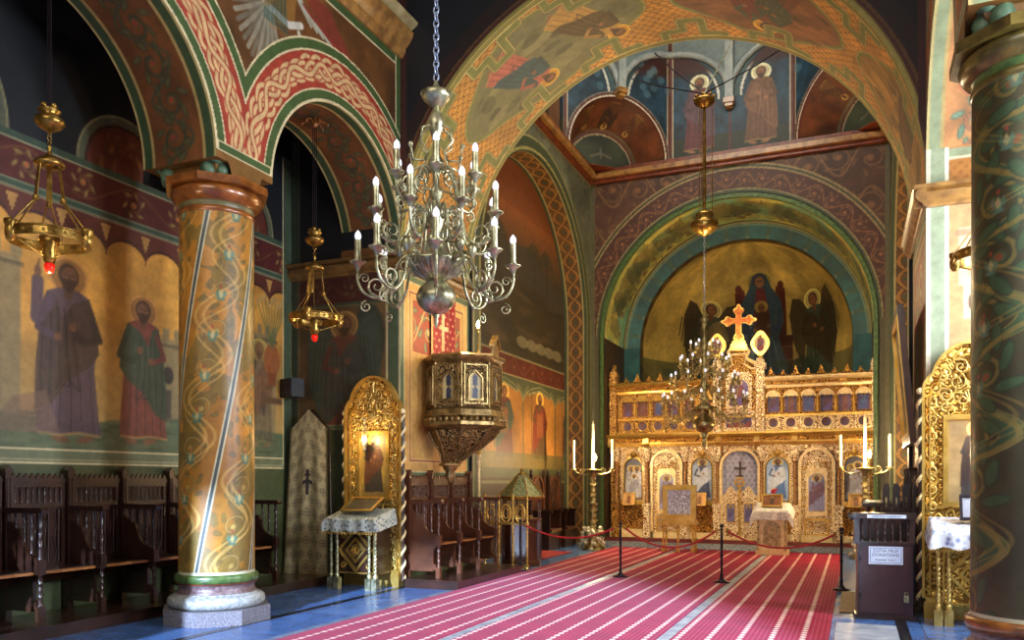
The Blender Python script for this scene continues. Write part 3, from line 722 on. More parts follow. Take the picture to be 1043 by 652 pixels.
for s0 in np.arange(.5, L, 1.42):                         # interlaced strap work between the scenes
    z = [(s0-.35, 0), (s0-.35, .34), (s0-.05, .34), (s0-.05, .62), (s0+.28, .62), (s0+.28, .2), (s0+.6, .2), (s0+.6, 0)]
    strap(z, .09); strap([(a, 2.5-b2) for a, b2 in z], .09)
for v in (.06, 2.44): c.full(np.abs(c.V-v) < .075, LN); c.full(np.abs(c.V-v) < .055, (128, 120, 50))
c.mesh('arch_soffit', lambda U, V: (XC-BR*np.cos(U/BR), Y1+V, ZS+BR*np.sin(U/BR)), M['mural'], wa)

# ---- choir bay: side walls with a deep arched niche each
NC, NR, NZ, ND = 17.3, 3.3, 5.65, .62
def choir_wall(left):
    X = mirror(CH0, left); Xn = mirror(CH0-ND, left); side = 'left' if left else 'right'
    c = Canvas(Y2, YE, 0, 9.75, .03, (88, 92, 70) if left else (70, 60, 42)); c.mottle(.4, 2)
    c.scroll(c.U+.4*np.sin(c.V*3), c.V % 1.3-.65, .5, 1.6, (116, 114, 84), (102, 106, 84), (120, 100, 66), None, .7)
    r = np.hypot(c.U-NC, np.maximum(c.V-NZ, 0))
    c.full(r < NR+.34, (60, 70, 44)); c.full(np.abs(r-NR-.33) < .025, (140, 132, 84)); c.full(np.abs(r-NR-.06) < .03, (150, 140, 80))
    c.full(c.V > 9.6, (70, 40, 24)); c.full(np.abs(c.V-9.58) < .03, (140, 130, 90))
    w = c.mesh('wall_choir_%s' % side, lambda U, V: (X, U, V), M['mural'], kind='structure', hole=[circ_hole(NC, NZ, NR)])
    L_ = PI*NR+2*NZ                                        # the niche's soffit runs down to the floor
    def pos(U):
        lo = U < NZ; hi = U > NZ+PI*NR; a = (U-NZ)/NR
        y = np.where(lo, NC-NR, np.where(hi, NC+NR, NC-NR*np.cos(a))); z = np.where(lo, U, np.where(hi, NZ-(U-NZ-PI*NR), NZ+NR*np.sin(a)))
        return y, z
    s = Canvas(0, L_, 0, ND, .02, (96, 66, 30)); s.mottle(.3)
    t = s.V-ND/2
    for q in (0, PI):                                      # gold guilloche on dark green
        w_ = np.abs(t-.15*np.sin(2*PI*s.U/.8+q)); s.full(np.clip((.05-w_)/.02+.5, 0, 1), (150, 104, 44)); s.full(np.abs(w_-.055) < .012, (44, 50, 34))
    ri = np.hypot((s.U % .4)-.2, t); s.full(ri < .05, (66, 76, 50))
    s.full(np.abs(t) > ND/2-.09, (62, 76, 50)); s.full(np.abs(np.abs(t)-ND/2+.09) < .012, (160, 148, 96))
    s.mesh('niche_soffit', lambda U, V: (X+(Xn-X)*V/ND, *pos(U)), M['mural'], w)
    n = Canvas(NC-NR, NC+NR, 0, NZ+NR, .022, (150, 92, 40)); n.C *= (.6+.8*n.n)[:, None]
    n.full((n.V > 4.55), (54, 46, 32)); n.full(np.clip((n.V-6.6)/1.2, 0, 1), (132, 76, 36)); n.full((n.V > 7.9)*.4, (104, 50, 28))
    if 1:                                                  # landscape with palms
        n.poly([(NC-NR, 7.1), (15.5, 7.35), (16.6, 7.0), (18, 7.2), (19.4, 6.7), (NC+NR, 6.5), (NC+NR, 6.0), (NC-NR, 6.2)], (60, 54, 42), .9)
        n.poly([(NC-NR, 6.4), (16, 6.2), (18, 6.35), (NC+NR, 6.0), (NC+NR, 4.6), (NC-NR, 4.6)], (54, 44, 28), .95)
        for k in range(40): q = RNG.random(3); n.ell(14.2+6*q[0], 4.7+1.4*q[1], .3+.3*q[2], .09, (78, 62, 40) if k % 2 else (40, 38, 26), .6)
        for tx in (18.35, 19.2, 16.2):
            n.line([(tx, 5.9), (tx+.05, 6.6), (tx, 7.05)], .07, (44, 36, 26))
            for k in range(11):
                a = math.radians(-20+22*k); n.line([(tx, 7.05), (tx+.3*math.cos(a), 7.1+.3*math.sin(a)), (tx+.5*math.cos(a), 7.0+.28*math.sin(a))], .05, (50, 50, 34))
        for k in range(5): n.ell(17.6+.6*k, 4.9, .35, .14, (120, 112, 84), .8)
    n.full(n.V < 4.55, (156, 106, 46)); n.C[n.V < 4.55] *= (.7+.6*n.n[n.V < 4.55])[:, None]
    ph = ((n.U-18.75)/2.2+.5) % 1-.5; ar = np.sqrt(np.clip(.25-ph**2, 0, 1))
    og = 3.35+ar*.9+.3*np.clip(.12-np.abs(ph), 0, 1)+.1*(np.abs(ph) > .34); n.full((n.V > og)*(n.V < 4.55), (70, 76, 52)); n.full(np.abs(n.V-og-.02) < .03, (132, 130, 88)); n.full(np.abs(n.V-og-.12) < .015, (132, 130, 88)); n.full((np.abs(ph) > .485)*(n.V > 2)*(n.V < 3.5), (70, 76, 52))
    n.hband(4.05, 4.5, (84, 30, 22), (150, 140, 96), .03) ; n.scroll(n.U, n.V-4.275, .2, 1.2, (120, 66, 34), (104, 66, 36), (150, 90, 50), (n.V > 4.05)*(n.V < 4.5))
    for k, (rb, cl) in enumerate((((90, 60, 40), (110, 40, 30)), ((96, 44, 34), (60, 74, 60)), ((84, 60, 34), (110, 46, 30)), ((70, 60, 44), (90, 40, 30)))):
        n.saint(12.15+2.2*k+2.2, 2.1, 1.72, rb, cl, halo=(196, 150, 66), a=1, beard=k % 2 == 0, wide=1.9)
        n.line([(13.8+2.2*k, 2.0), (13.8+2.2*k, 3.75)], .035, (70, 50, 30))
        n.rect(14.15+2.2*k, 14.55+2.2*k, 2.72, 3.3, (136, 82, 40), .75)
    n.full((n.V > 1.95)*(n.V < 2.3)*.7, (84, 84, 48)); n.hband(1.72, 1.95, (66, 72, 44)); n.hband(0, 1.72, (56, 40, 24)); n.hband(1.6, 1.66, (110, 108, 70)); n.hband(1.3, 1.34, (110, 90, 50))
    n.mesh('niche_back', lambda U, V: (Xn, U, V), M['mural'], w)
    b_ = MB(); b_.box(min(X, mirror(CH0-ND-.3, left)), max(X, mirror(CH0-ND-.3, left)), Y2+.0, NC-NR-.01, 0, 9.7) if 0 else None
    return w
choir_wall(True); choir_wall(False)
b_ = MB()                                                  # short returns from pier to choir wall
for X0, X1 in ((XL, CH0), (CH1, XR)): b_.box(X0, X1, Y2-.02, Y2+.02, 0, ZS)
struct(b_, 'wall_return', M['darkpaint'])

# ---- east wall with the apse arch
AR2, AZ = 3.4, 5.5; AX = XC
c = Canvas(CH0, CH1, 0, 9.75, .022, (74, 46, 28)); c.mottle(.3)
c.scroll(c.U, (c.V % 1.1)-.55, .48, 1.4, (118, 84, 50), (104, 70, 42), (124, 84, 48), (c.V > 5), .85)
r = np.hypot(c.U-AX, np.maximum(c.V-AZ, 0)); th = np.arctan2(c.V-AZ, c.U-AX)
c.full(r < AR2+.72, (62, 64, 42)); c.full(np.abs(r-AR2-.72) < .02, (140, 120, 76)); c.full(np.abs(r-AR2-.62) < .02, (140, 120, 76)); c.full(r < AR2+.6, (68, 38, 26))
c.scroll(th*3.8, r-AR2-.33, .22, .9, (128, 84, 50), (112, 74, 44), (140, 90, 54), (r < AR2+.58)*(r > AR2+.1)*(c.V > AZ))
c.full(r < AR2+.1, (58, 66, 44)); c.full(np.abs(r-AR2-.1) < .016, (130, 120, 76))
c.full((c.V < 5.5)*1., (70, 66, 44)); c.full(c.V > 9.62, (84, 74, 44)); c.full((c.U < CH0+.1)|(c.U > CH1-.1), (84, 80, 54))
we = c.mesh('wall_east', lambda U, V: (U, YE, V), M['mural'], kind='structure', hole=[circ_hole(AX, AZ, AR2)])
b_ = MB(); b_.box(CH0-1.5, CH1+1.5, YE+.9, YE+1.1, 9.0, 9.8); 
# barrel vault of the apse, painted with a procession and clouds
D1 = 2.1; R1 = 3.3
c = Canvas(0, PI*R1, 0, D1, .022, (186, 184, 96)); c.C *= (.6+.8*c.n)[:, None]
n1 = fbm(c.U*1.2, c.V*2.4, 21); c.full(np.clip((n1-.5)*6, 0, 1)*.8, (110, 176, 152)); c.full(np.clip((.44-n1)*8, 0, 1)*.8, (226, 206, 112))
for k in range(26):
    a = .6+k*.37; c.T = (a, .35, 1, RNG.normal()*.15)
    c.saint(0, 0, 1.35+.2*(k % 2), [(132, 118, 60), (70, 104, 84), (120, 90, 48)][k % 3], [(60, 84, 60), (150, 134, 76), (96, 76, 44)][(k+1) % 3], halo=(176, 160, 70), a=.45, wings=(120, 124, 72) if k % 2 else None)
c.T = (0, 0, 1, 0)
for k in range(60):
    q = RNG.random(3); s0 = c.U.max()*q[0]; c.line([(s0, 2*q[1]), (s0+.25, 2*q[1]+.1), (s0+.3, 2*q[1]-.15)], .035, (84, 64, 30) if k % 3 else (176, 160, 80), .7)
c.full(c.V < .1, (70, 78, 48)); c.full(np.abs(c.V-.1) < .015, (150, 140, 90)); c.full(c.V > D1-.1, (90, 66, 30))
apse = c.mesh('wall_apse', lambda U, V: (AX-(R1)*np.cos(U/R1), YE+V*1.0, AZ+R1*np.sin(U/R1)), M['mural_gloss'], kind='structure')
b_ = MB()
b_.band(arcpts(AX, AZ, R1, 0, 180, 48), arcpts(AX, AZ, AR2+.02, 0, 180, 48), FY, YE-.0, YE+.06, closed=False); 
for q in (-1, 1): b_.box(min(AX+q*R1, AX+q*(AR2+.03)), max(AX+q*R1, AX+q*(AR2+.03)), YE, YE+.06, 0, AZ)
b_.build('arch_reveal', M['stone_green'], apse)
for q in (-1, 1):
    s = Canvas(0, D1, 0, AZ, .04, (66, 48, 28)); s.mottle(.3); s.hband(0, 2.0, (60, 40, 24)); s.mesh('apse_side', lambda U, V, q=q: (AX+q*R1, YE+U, V), M['mural'], apse)
# teal ring facing west, then the conch
R2 = 2.85; YQ = YE+D1
c = Canvas(0, PI, R2, R1, .02, (30, 84, 84)); c.nu = c.nu
c = Canvas(0, PI*R1, 0, R1-R2, .022, (30, 84, 84)); c.mottle(.3)
for k in range(16): c.T = (.4+.62*k, .05, 1, 0); c.saint(0, 0, .4, (96, 100, 50), (50, 74, 60), a=.3)
c.T = (0, 0, 1, 0); c.full(c.V < .05, (120, 116, 60)); c.full(np.abs(c.V-.1) < .012, (110, 130, 100))
c.mesh('apse_ring', lambda U, V: (AX-(R1-V)*np.cos(U/R1), YQ+0*U+V*.25, AZ+(R1-V)*np.sin(U/R1)), M['mural'], apse)
EL = R2*PI/2
c = Canvas(-PI/2*R2, PI/2*R2, -3.0, EL, .022, (192, 164, 82))
c.U = c.GU*np.where(c.V > 0, np.cos(np.clip(c.V, 0, EL-.01)/R2), 1)
c.C *= (.65+.7*fbm(c.GU*1.3, c.GV*1.3, 31))[:, None]
el = np.clip(c.GV/R2, 0, PI/2); edge = np.arccos(np.clip(np.cos(el)*np.cos(c.GU/R2), -1, 1))   # angle from the back of the conch
edge = PI/2-np.arccos(np.clip(np.cos(c.GV/R2)*np.cos(c.GU/R2), -1, 1))
rim = np.where(c.GV > 0, edge, PI/2-np.abs(c.GU)/R2)*R2
c.full(rim < .3, (60, 60, 30)); c.full(rim < .26, (112, 92, 40)); c.full((rim < .26)*(np.sin(np.arctan2(c.GV, c.GU)*60) > 0), (84, 44, 24)); c.full(np.abs(rim-.27) < .015, (140, 120, 60)); c.full(rim < .06, (30, 70, 66))
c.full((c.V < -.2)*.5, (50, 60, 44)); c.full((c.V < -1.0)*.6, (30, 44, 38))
vx = .28
for q in (-1, 1):                                          # throne
    c.rect(vx+q*.72-.22, vx+q*.72+.22, -1.2, .55, (76, 34, 24)); c.rect(vx+q*.62-.13, vx+q*.62+.13, .5, 2.0, (88, 34, 22))
    c.ell(vx+q*.62, 2.1, .1, .16, (96, 44, 28)); c.ell(vx+q*.5, 1.9, .05, .2, (96, 44, 28))
    for k in range(4): c.rect(vx+q*.72-.2, vx+q*.72+.2, -1.0+.4*k, -.97+.4*k, (126, 74, 40))
c.rect(vx-.55, vx+.55, -.3, 1.7, (80, 36, 26))
c.ell(vx, 2.32, .38, .38, (150, 130, 56)); c.ell(vx, 2.32, .38, .38, (196, 176, 100), ring=.015)
c.poly([(vx-.2, 2.55), (vx+.2, 2.55), (vx+.33, 2.1), (vx+.62, 1.6), (vx+.66, 1.0), (vx+.5, .5), (vx+.75, -.3), (vx+.9, -1.1), (vx-.75, -1.2), (vx-.8, -.3), (vx-.62, .6), (vx-.68, 1.1), (vx-.6, 1.6), (vx-.33, 2.1)], (58, 80, 92))
c.ell(vx, 2.38, .21, .26, (52, 62, 70)); c.ell(vx, 2.32, .14, .19, (140, 100, 62))
c.line([(vx-.06, 2.35), (vx-.02, 2.35)], .03, (40, 28, 20)); c.line([(vx+.03, 2.35), (vx+.07, 2.35)], .03, (40, 28, 20))
c.poly([(vx-.12, 2.1), (vx+.12, 2.1), (vx+.25, 1.0), (vx-.25, 1.0)], (112, 44, 44))
for k in range(9): c.line([(vx-.55+.06*k, 1.5-.05*k), (vx-.45+.1*k, .4), (vx-.7+.17*k, -1.0)], .035, (28, 50, 74) if k % 2 else (84, 122, 144), .8)
c.ell(vx, 1.5, .2, .2, (170, 146, 70)); c.ell(vx, 1.48, .1, .13, (130, 90, 56)); c.poly([(vx-.16, 1.35), (vx+.16, 1.35), (vx+.26, .7), (vx+.2, .35), (vx-.2, .3), (vx-.25, .8)], (104, 66, 34))
c.line([(vx-.55, 1.3), (vx-.5, .75), (vx-.2, .8)], .14, (44, 68, 92)); c.line([(vx+.55, 1.3), (vx+.5, .75), (vx+.2, .9)], .14, (44, 68, 92)); c.ell(vx-.2, .8, .07, .06, (140, 100, 62)); c.ell(vx+.2, .9, .07, .06, (140, 100, 62))
c.rect(vx-1.0, vx+1.0, -1.5, -1.15, (90, 60, 40))
for q in (-1, 1):
    c.T = (vx+q*(1.75 if q < 0 else 1.95), -1.0, 1, q*.1); c.saint(0, 0, 2.75, (64, 78, 62), (140, 124, 74) if q < 0 else (66, 52, 34), halo=(196, 176, 104), wings=(70, 58, 36), flip=-q, beard=False, a=.95)
    for k in range(8): c.line([(q*(.35+.09*k), 2.1), (q*(.35+.1*k), .5+.15*k)], .05, (56, 50, 34), .8)
c.T = (0, 0, 1, 0)
for k in range(14): c.ell(-3+6*RNG.random(), -.6+.4*RNG.random(), .3, .12, (60, 76, 60), .5)
def conch(U, V):
    a = U/R2; e = np.clip(V/R2, 0, PI/2)
    return AX+R2*np.sin(a)*np.cos(e), YQ+.1+R2*np.cos(a)*np.cos(e), AZ+np.where(V > 0, R2*np.sin(e), V)
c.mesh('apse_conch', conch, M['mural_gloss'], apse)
b_ = MB(); b_.box(AX-R1, AX-R2-.0, YQ, YQ+.2, 0, AZ); b_.box(AX+R2, AX+R1, YQ, YQ+.2, 0, AZ); b_.build('apse_jamb', mat('teal_paint', (26, 72, 72), (40, 96, 92), .6, 0, 3), apse)
b_ = MB(); b_.box(AX-3.4, AX+3.4, YQ+.21, YQ+.3, 0, 2.4); b_.build('sanctuary_screen', M['darkpaint'], apse)

# ---- cornice and octagonal drum over the choir bay
def ring_cornice(z0, z1, out, name, m_, par):
    b_ = MB(); a, b2, c2, d = CH0, CH1, Y2, YE
    outer = [(a, c2), (b2, c2), (b2, d), (a, d)]; inner = [(a+out, c2+out), (b2-out, c2+out), (b2-out, d-out), (a+out, d-out)]
    b_.band(inner, outer, FZ, z0, z1); b_.build(name, m_, par)
drum = MB(); drum.box(CH0-.3, CH1+.3, YE+.0, YE+.3, 9.75, 10.0); 
dr = struct(drum, 'wall_drum', M['darkpaint'])
for z0, z1, o_, n_, m_ in ((9.62, 9.72, .1, 'cornice_bed', M['cornice_red']), (9.72, 9.84, .2, 'cornice_roll', M['cornice']), (9.84, 9.95, .15, 'cornice_cap', M['cornice_red'])): ring_cornice(z0, z1, o_, n_, m_, dr)
DC = ((CH0+CH1)/2, (Y2+YE)/2); HS = 3.65; SD = HS*math.tan(PI/8)   # half span, half side
ZD = 9.95
for k in range(8):
    a = k*PI/4; n_ = Vector((math.cos(a), math.sin(a), 0)); t_ = Vector((-math.sin(a), math.cos(a), 0))
    hx = HS if k % 2 == 0 else HS
    diag = k % 2 == 1
    c = Canvas(-SD, SD, ZD, 13.4, .025, (28, 52, 66)); c.mottle(.7, 4)
    # arches rise from a corbel in the middle of each side to the next
    for q in (-1, 1):
        pass
    e = np.minimum(np.abs(c.U-SD), np.abs(c.U+SD))          # distance from the octagon's corner = arch axis
    ra = np.hypot(e, np.maximum(c.V-11.3, 0))
    top = (c.V > 11.3)
    c.full(top*(ra > SD*.9), (120, 132, 128)); c.full(top*(np.abs(ra-SD*.9) < .06), (60, 84, 84)); c.full(top*(np.abs(ra-SD*.82) < .03), (206, 206, 190))
    c.full(top*(ra > SD*.5)*(ra < SD*.84)*np.clip((c.V-11.9)*4, 0, 1), (60, 28, 20))
    if not diag:
        for q in (-1, 1): c.saint(q*SD*.5, ZD+.1, 1.95, (104, 70, 46) if q < 0 else (96, 46, 48), (120, 84, 56) if q < 0 else (92, 66, 74), halo=(206, 196, 150), a=.95)
        c.full(c.V < ZD+.5, (40, 44, 28)) ; 
        for q in (-1, 1): c.saint(q*SD*.5, ZD+.1, 1.95, (104, 70, 46) if q < 0 else (96, 46, 48), (120, 84, 56) if q < 0 else (92, 66, 74), halo=(206, 196, 150), a=.95)
        c.full(np.abs(c.U) < .03, (86, 40, 34))
    c.full(e < .07, (92, 48, 38)); c.full(np.abs(e-.07) < .012, (190, 180, 150))
    rs = np.hypot(c.U, c.V-ZD+.0)
    hole = None
    if diag:
        SR = 1.36
        c.full(rs < SR+.13, (122, 118, 104)); c.full(rs < SR+.1, (84, 36, 28)); c.full(np.abs(rs-SR-.02) < .02, (206, 196, 170))
        hole = [circ_hole(0, ZD, SR)]
        for j in range(20): q = RNG.random(2); c.ell(-SD+2*SD*q[0], 11.5+q[1]*.8, .1, .1, (96, 130, 140), .5)
    c.mesh('drum_side', lambda U, V: (DC[0]+n_.x*HS+t_.x*U, DC[1]+n_.y*HS+t_.y*U, V), M['mural'], dr, hole=hole)
    # corbelled rib
    b_ = MB(); p = Vector((DC[0], DC[1], 0))+n_*(HS-.1)
    zb = 11.45 if diag else 11.2
    fr = lambda x, y, d: tuple(p+t_*x+n_*y+Vector((0, 0, d)))
    b_.prism([(-.1, -.1), (.1, -.1), (.1, .1), (-.1, .1)], fr, zb, 13.4); b_.build('rib', mat('rib_paint', (130, 140, 138), (160, 166, 160), .5, 0, 5) if k == 0 else bpy.data.materials['rib_paint'], dr)
    b_ = MB(); b_.prism([(-.13, -.14), (.13, -.14), (.13, .1), (-.13, .1)], fr, zb-.1, zb+.02); b_.prism([(-.09, -.1), (.09, -.1), (.09, .1), (-.09, .1)], fr, zb-.18, zb-.1); b_.build('rib_corbel', M['cornice'], dr)
    # projecting arches between ribs
    b_ = MB(); pts = []
    for i in range(15):
        q = PI*i/14; u = SD*(1-.0)*math.cos(q)
        s_ = SD-abs(u)                                     # folded round the corner
        z = 11.35+SD*.85*math.sin(q)
        if u >= 0: pos = Vector((DC[0], DC[1], 0))+n_*(HS-.06)+t_*(SD-u)
        else:
            a2 = a+PI/4; n2 = Vector((math.cos(a2), math.sin(a2), 0)); t2 = Vector((-math.sin(a2), math.cos(a2), 0)); pos = Vector((DC[0], DC[1], 0))+n2*(HS-.06)-t2*(SD+u)
        if u >= 0: pos = Vector((DC[0], DC[1], 0))+n_*(HS-.06)+t_*(SD-u)
        pts.append((pos.x, pos.y, z))
    b_.tube(pts, .09, 6); b_.build('drum_arch', bpy.data.materials['rib_paint'], dr)
    if diag:                                               # squinch: trumpet narrowing to a small lunette
        SR, S2, DP = 1.36, 1.0, .95
        s = Canvas(0, PI*SR, 0, 1, .022, (98, 54, 28)); s.mottle(.4, 3)
        s.T = (PI*SR/2, .12, 1, 0); s.saint(0, 0, .8, (96, 60, 30), (60, 40, 26), wings=(60, 40, 28), a=.9); s.T = (0, 0, 1, 0)
        for j in (-1, 1): s.T = (PI*SR/2+j*.8, .15, 1, 0); s.saint(0, 0, .7, (120, 84, 40), (84, 50, 28), a=.8)
        s.T = (0, 0, 1, 0); s.full(s.V < .06, (90, 40, 30)); s.full(s.V > .93, (110, 96, 70))
        def sq(U, V, n_=n_, t_=t_):
            rr_ = SR+(S2-SR)*V; x = rr_*np.cos(U/SR); z = ZD+rr_*np.sin(U/SR)*(1-.12*V)
            return DC[0]+n_.x*(HS+DP*V)+t_.x*x, DC[1]+n_.y*(HS+DP*V)+t_.y*x, z
        s.mesh('squinch', sq, M['mural'], dr)
        s = Canvas(-S2, S2, 0, S2, .03, (44, 50, 34)); s.mottle(.5); s.line([(-.3, .25), (0, .35), (.3, .22)], .06, (92, 88, 70)); s.line([(0, .2), (0, .5)], .05, (92, 88, 70))
        r_ = np.hypot(s.U, s.V); s.full(r_ > S2-.1, (90, 44, 34)); s.full(np.abs(r_-S2+.1) < .02, (160, 150, 110))
        def lun(U, V, n_=n_, t_=t_): return DC[0]+n_.x*(HS+DP)+t_.x*U, DC[1]+n_.y*(HS+DP)+t_.y*U, ZD+V*.88
        r0 = lambda U, V: (np.hypot(U, V)-S2, U/np.maximum(np.hypot(U, V), 1e-6)*S2, V/np.maximum(np.hypot(U, V), 1e-6)*S2)
        s.mesh('squinch_lunette', lun, M['mural'], dr, hole=[r0])
        b_ = MB(); fr = lambda x, y, d: (DC[0]+n_.x*(HS-.5+y)+t_.x*x, DC[1]+n_.y*(HS-.5+y)+t_.y*x, d)
        b_.prism([(-.7, .5+DP), (.7, .5+DP), (0, 2.2)], fr, ZD-.02, ZD); b_.build('squinch_sill', M['cornice_red'], dr)

# ---- right aisle wall and west wall behind the camera, with their windows
def windowed_wall(name, fr, a0, a1, z1, wins, par=None):
    b_ = MB(); cuts = sorted(wins); x = a0
    for (w0, w1, zb, zt) in cuts:
        b_.prism([(x, 0), (w0, 0), (w0, z1), (x, z1)], fr, 0, .35)
        b_.prism([(w0, 0), (w1, 0), (w1, zb), (w0, zb)], fr, 0, .35)
        r_ = (w1-w0)/2; ap = arcpts((w0+w1)/2, zt-r_, r_, 180, 0, 12)
        b_.prism([(w0, z1)]+ap[:1]+ap+[(w1, z1)], fr, 0, .35); x = w1
    b_.prism([(x, 0), (a1, 0), (a1, z1), (x, z1)], fr, 0, .35)
    return struct(b_, name, mat('ochre_plaster', (120, 96, 60), (150, 120, 78), .7, 0, 3) if 'ochre_plaster' not in bpy.data.materials else bpy.data.materials['ochre_plaster'], par)
windowed_wall('wall_right', lambda a, z, d: (AISLE_R+d, a, z), -2.5, 11.3, 8.6, [(4.9, 6.2, 2.4, 5.6), (8.6, 9.9, 2.4, 5.6)])
bpy.context.view_layer.update()
# ------------------------------------------------------------------ carpets, steps, platforms
def carpet_mat(name, c1, c2, per, dash, x0=0.0):
    m = bpy.data.materials.new(name); m.use_nodes = True
    nt = m.node_tree; b = nt.nodes['Principled BSDF']; N = nt.nodes.new; LK = nt.links.new
    tc = N('ShaderNodeTexCoord'); sx = N('ShaderNodeSeparateXYZ'); LK(tc.outputs['Object'], sx.inputs[0])
    def ma(op, a, v=None, v2=None):
        n = N('ShaderNodeMath'); n.operation = op
        for k, q in enumerate((a, v, v2)):
            if q is None: continue
            if isinstance(q, (int, float)): n.inputs[k].default_value = q
            else: LK(q, n.inputs[k])
        return n.outputs[0]
    x, y = sx.outputs['X'], sx.outputs['Y']
    fx = ma('ABSOLUTE', ma('SUBTRACT', ma('FRACT', ma('DIVIDE', ma('ADD', x, 100*per+x0), per)), .5))
    line = ma('LESS_THAN', fx, .028/per); wide = ma('LESS_THAN', fx, .012/per)
    fy = ma('FRACT', ma('DIVIDE', y, dash)); ds = ma('LESS_THAN', fy, .52)
    st = ma('MAXIMUM', ma('MULTIPLY', line, ds), ma('MULTIPLY', wide, .55))
    f2 = ma('ABSOLUTE', ma('SUBTRACT', ma('FRACT', ma('MULTIPLY', x, 1/.05)), .5)); rib = ma('MULTIPLY', ma('LESS_THAN', f2, .12), .07)
    f3 = ma('LESS_THAN', ma('FRACT', ma('MULTIPLY', y, 1/.06)), .5); dots = ma('MULTIPLY', ma('MULTIPLY', ma('LESS_THAN', f2, .3), f3), .04)
    fac = ma('MINIMUM', ma('ADD', ma('MAXIMUM', st, rib), dots), 1)
    mx = N('ShaderNodeMix'); mx.data_type = 'RGBA'; LK(fac, mx.inputs['Factor']); mx.inputs[6].default_value = L4(c1); mx.inputs[7].default_value = L4(c2)
    no = N('ShaderNodeTexNoise'); no.inputs['Scale'].default_value = 3; no.inputs['Detail'].default_value = 6; LK(tc.outputs['Object'], no.inputs['Vector'])
    mr = N('ShaderNodeMapRange'); mr.inputs['From Min'].default_value = .3; mr.inputs['From Max'].default_value = .7; mr.inputs['To Min'].default_value = .82; mr.inputs['To Max'].default_value = 1.12; LK(no.outputs['Fac'], mr.inputs['Value'])
    vm = N('ShaderNodeVectorMath'); vm.operation = 'SCALE'; LK(mx.outputs[2], vm.inputs[0]); LK(mr.outputs['Result'], vm.inputs['Scale'])
    LK(vm.outputs['Vector'], b.inputs['Base Color']); b.inputs['Roughness'].default_value = .85
    b.inputs['Specular IOR Level'].default_value = .12; b.inputs['Sheen Weight'].default_value = .05; b.inputs['Sheen Roughness'].default_value = .5; b.inputs['Sheen Tint'].default_value = (.8, .7, 1, 1)
    return m
M['carpet'] = carpet_mat('crimson_striped_carpet', (146, 4, 44), (222, 184, 168), .3, .13, .05)
M['carpet_x'] = carpet_mat('red_cross_carpet', (130, 14, 26), (190, 110, 90), .2, .13)
M['redcloth'] = mat('dark_red_carpet', (84, 10, 14), (112, 18, 22), .85, 0, 20, .1)
for x0, x1, lb in ((-5.5, -3.98, 'crimson carpet runner with dashed cream stripes nearest the choir stalls'), (-3.84, -1.9, 'widest crimson carpet runner along the middle of the nave'), (-1.76, -.25, 'crimson carpet runner nearest the donation box')):
    b_ = MB(); b_.box(x0, x1, 3.2, 19.6, .004, .018); b_.build('carpet_runner', M['carpet'], None, lb, None, 'carpet', 'crimson carpet runners along the nave')
b_ = MB(); b_.box(-2.6, 2.6, -.42, .42, .006, .02); o = b_.build('cross_carpet', M['carpet_x'], None, 'red striped carpet lying across the recess left of the runners', None, 'carpet', loc=(-6.4, 16.9, 0)); o.rotation_euler = (0, 0, PI/2); o.scale = (.36, .9, 1)
b_ = MB(); b_.box(CH0+.02, CH1-.02, 19.95, YE+.49, 0, .13); struct(b_, 'floor_step', M['stone_pale'])
b_ = MB(); b_.box(CH0+.4, CH1-.4, 20.02, 21.2, .131, .145); b_.build('step_carpet', M['redcloth'], None, 'dark red carpet on the low step before the icon screen', None, 'carpet')
b_ = MB(); b_.box(-.18, -.0, 10.95, 13.0, .004, .016); b_.build('door_mat', M['doormat'], None, 'worn brown mat on the floor beside the donation box', None, 'mat')
def platform(x0, x1, y0, y1, lb, st=.14):
    t = empty('stall_platform', (x0, y0, 0), 0, lb, 'platform'); b_ = MB(); b_.box(0, x1-x0, 0, y1-y0, 0, st-.02); b_.build('riser', M['wood'], t)
    b_ = MB(); b_.box(-.0, x1-x0+(.03 if x1 < XC else 0), -.03, y1-y0, st-.02, st); b_.build('tread', M['wood'], t)
platform(-8.69, -7.76, 4.02, 11.09, 'long dark wooden platform under the left aisle stalls')
platform(-6.42, -5.5, 10.92, 13.46, 'wooden platform under the brown choir stalls below the pulpit')
platform(.02, .58, 11.2, 14.1, 'wooden platform under the stalls behind the donation box')

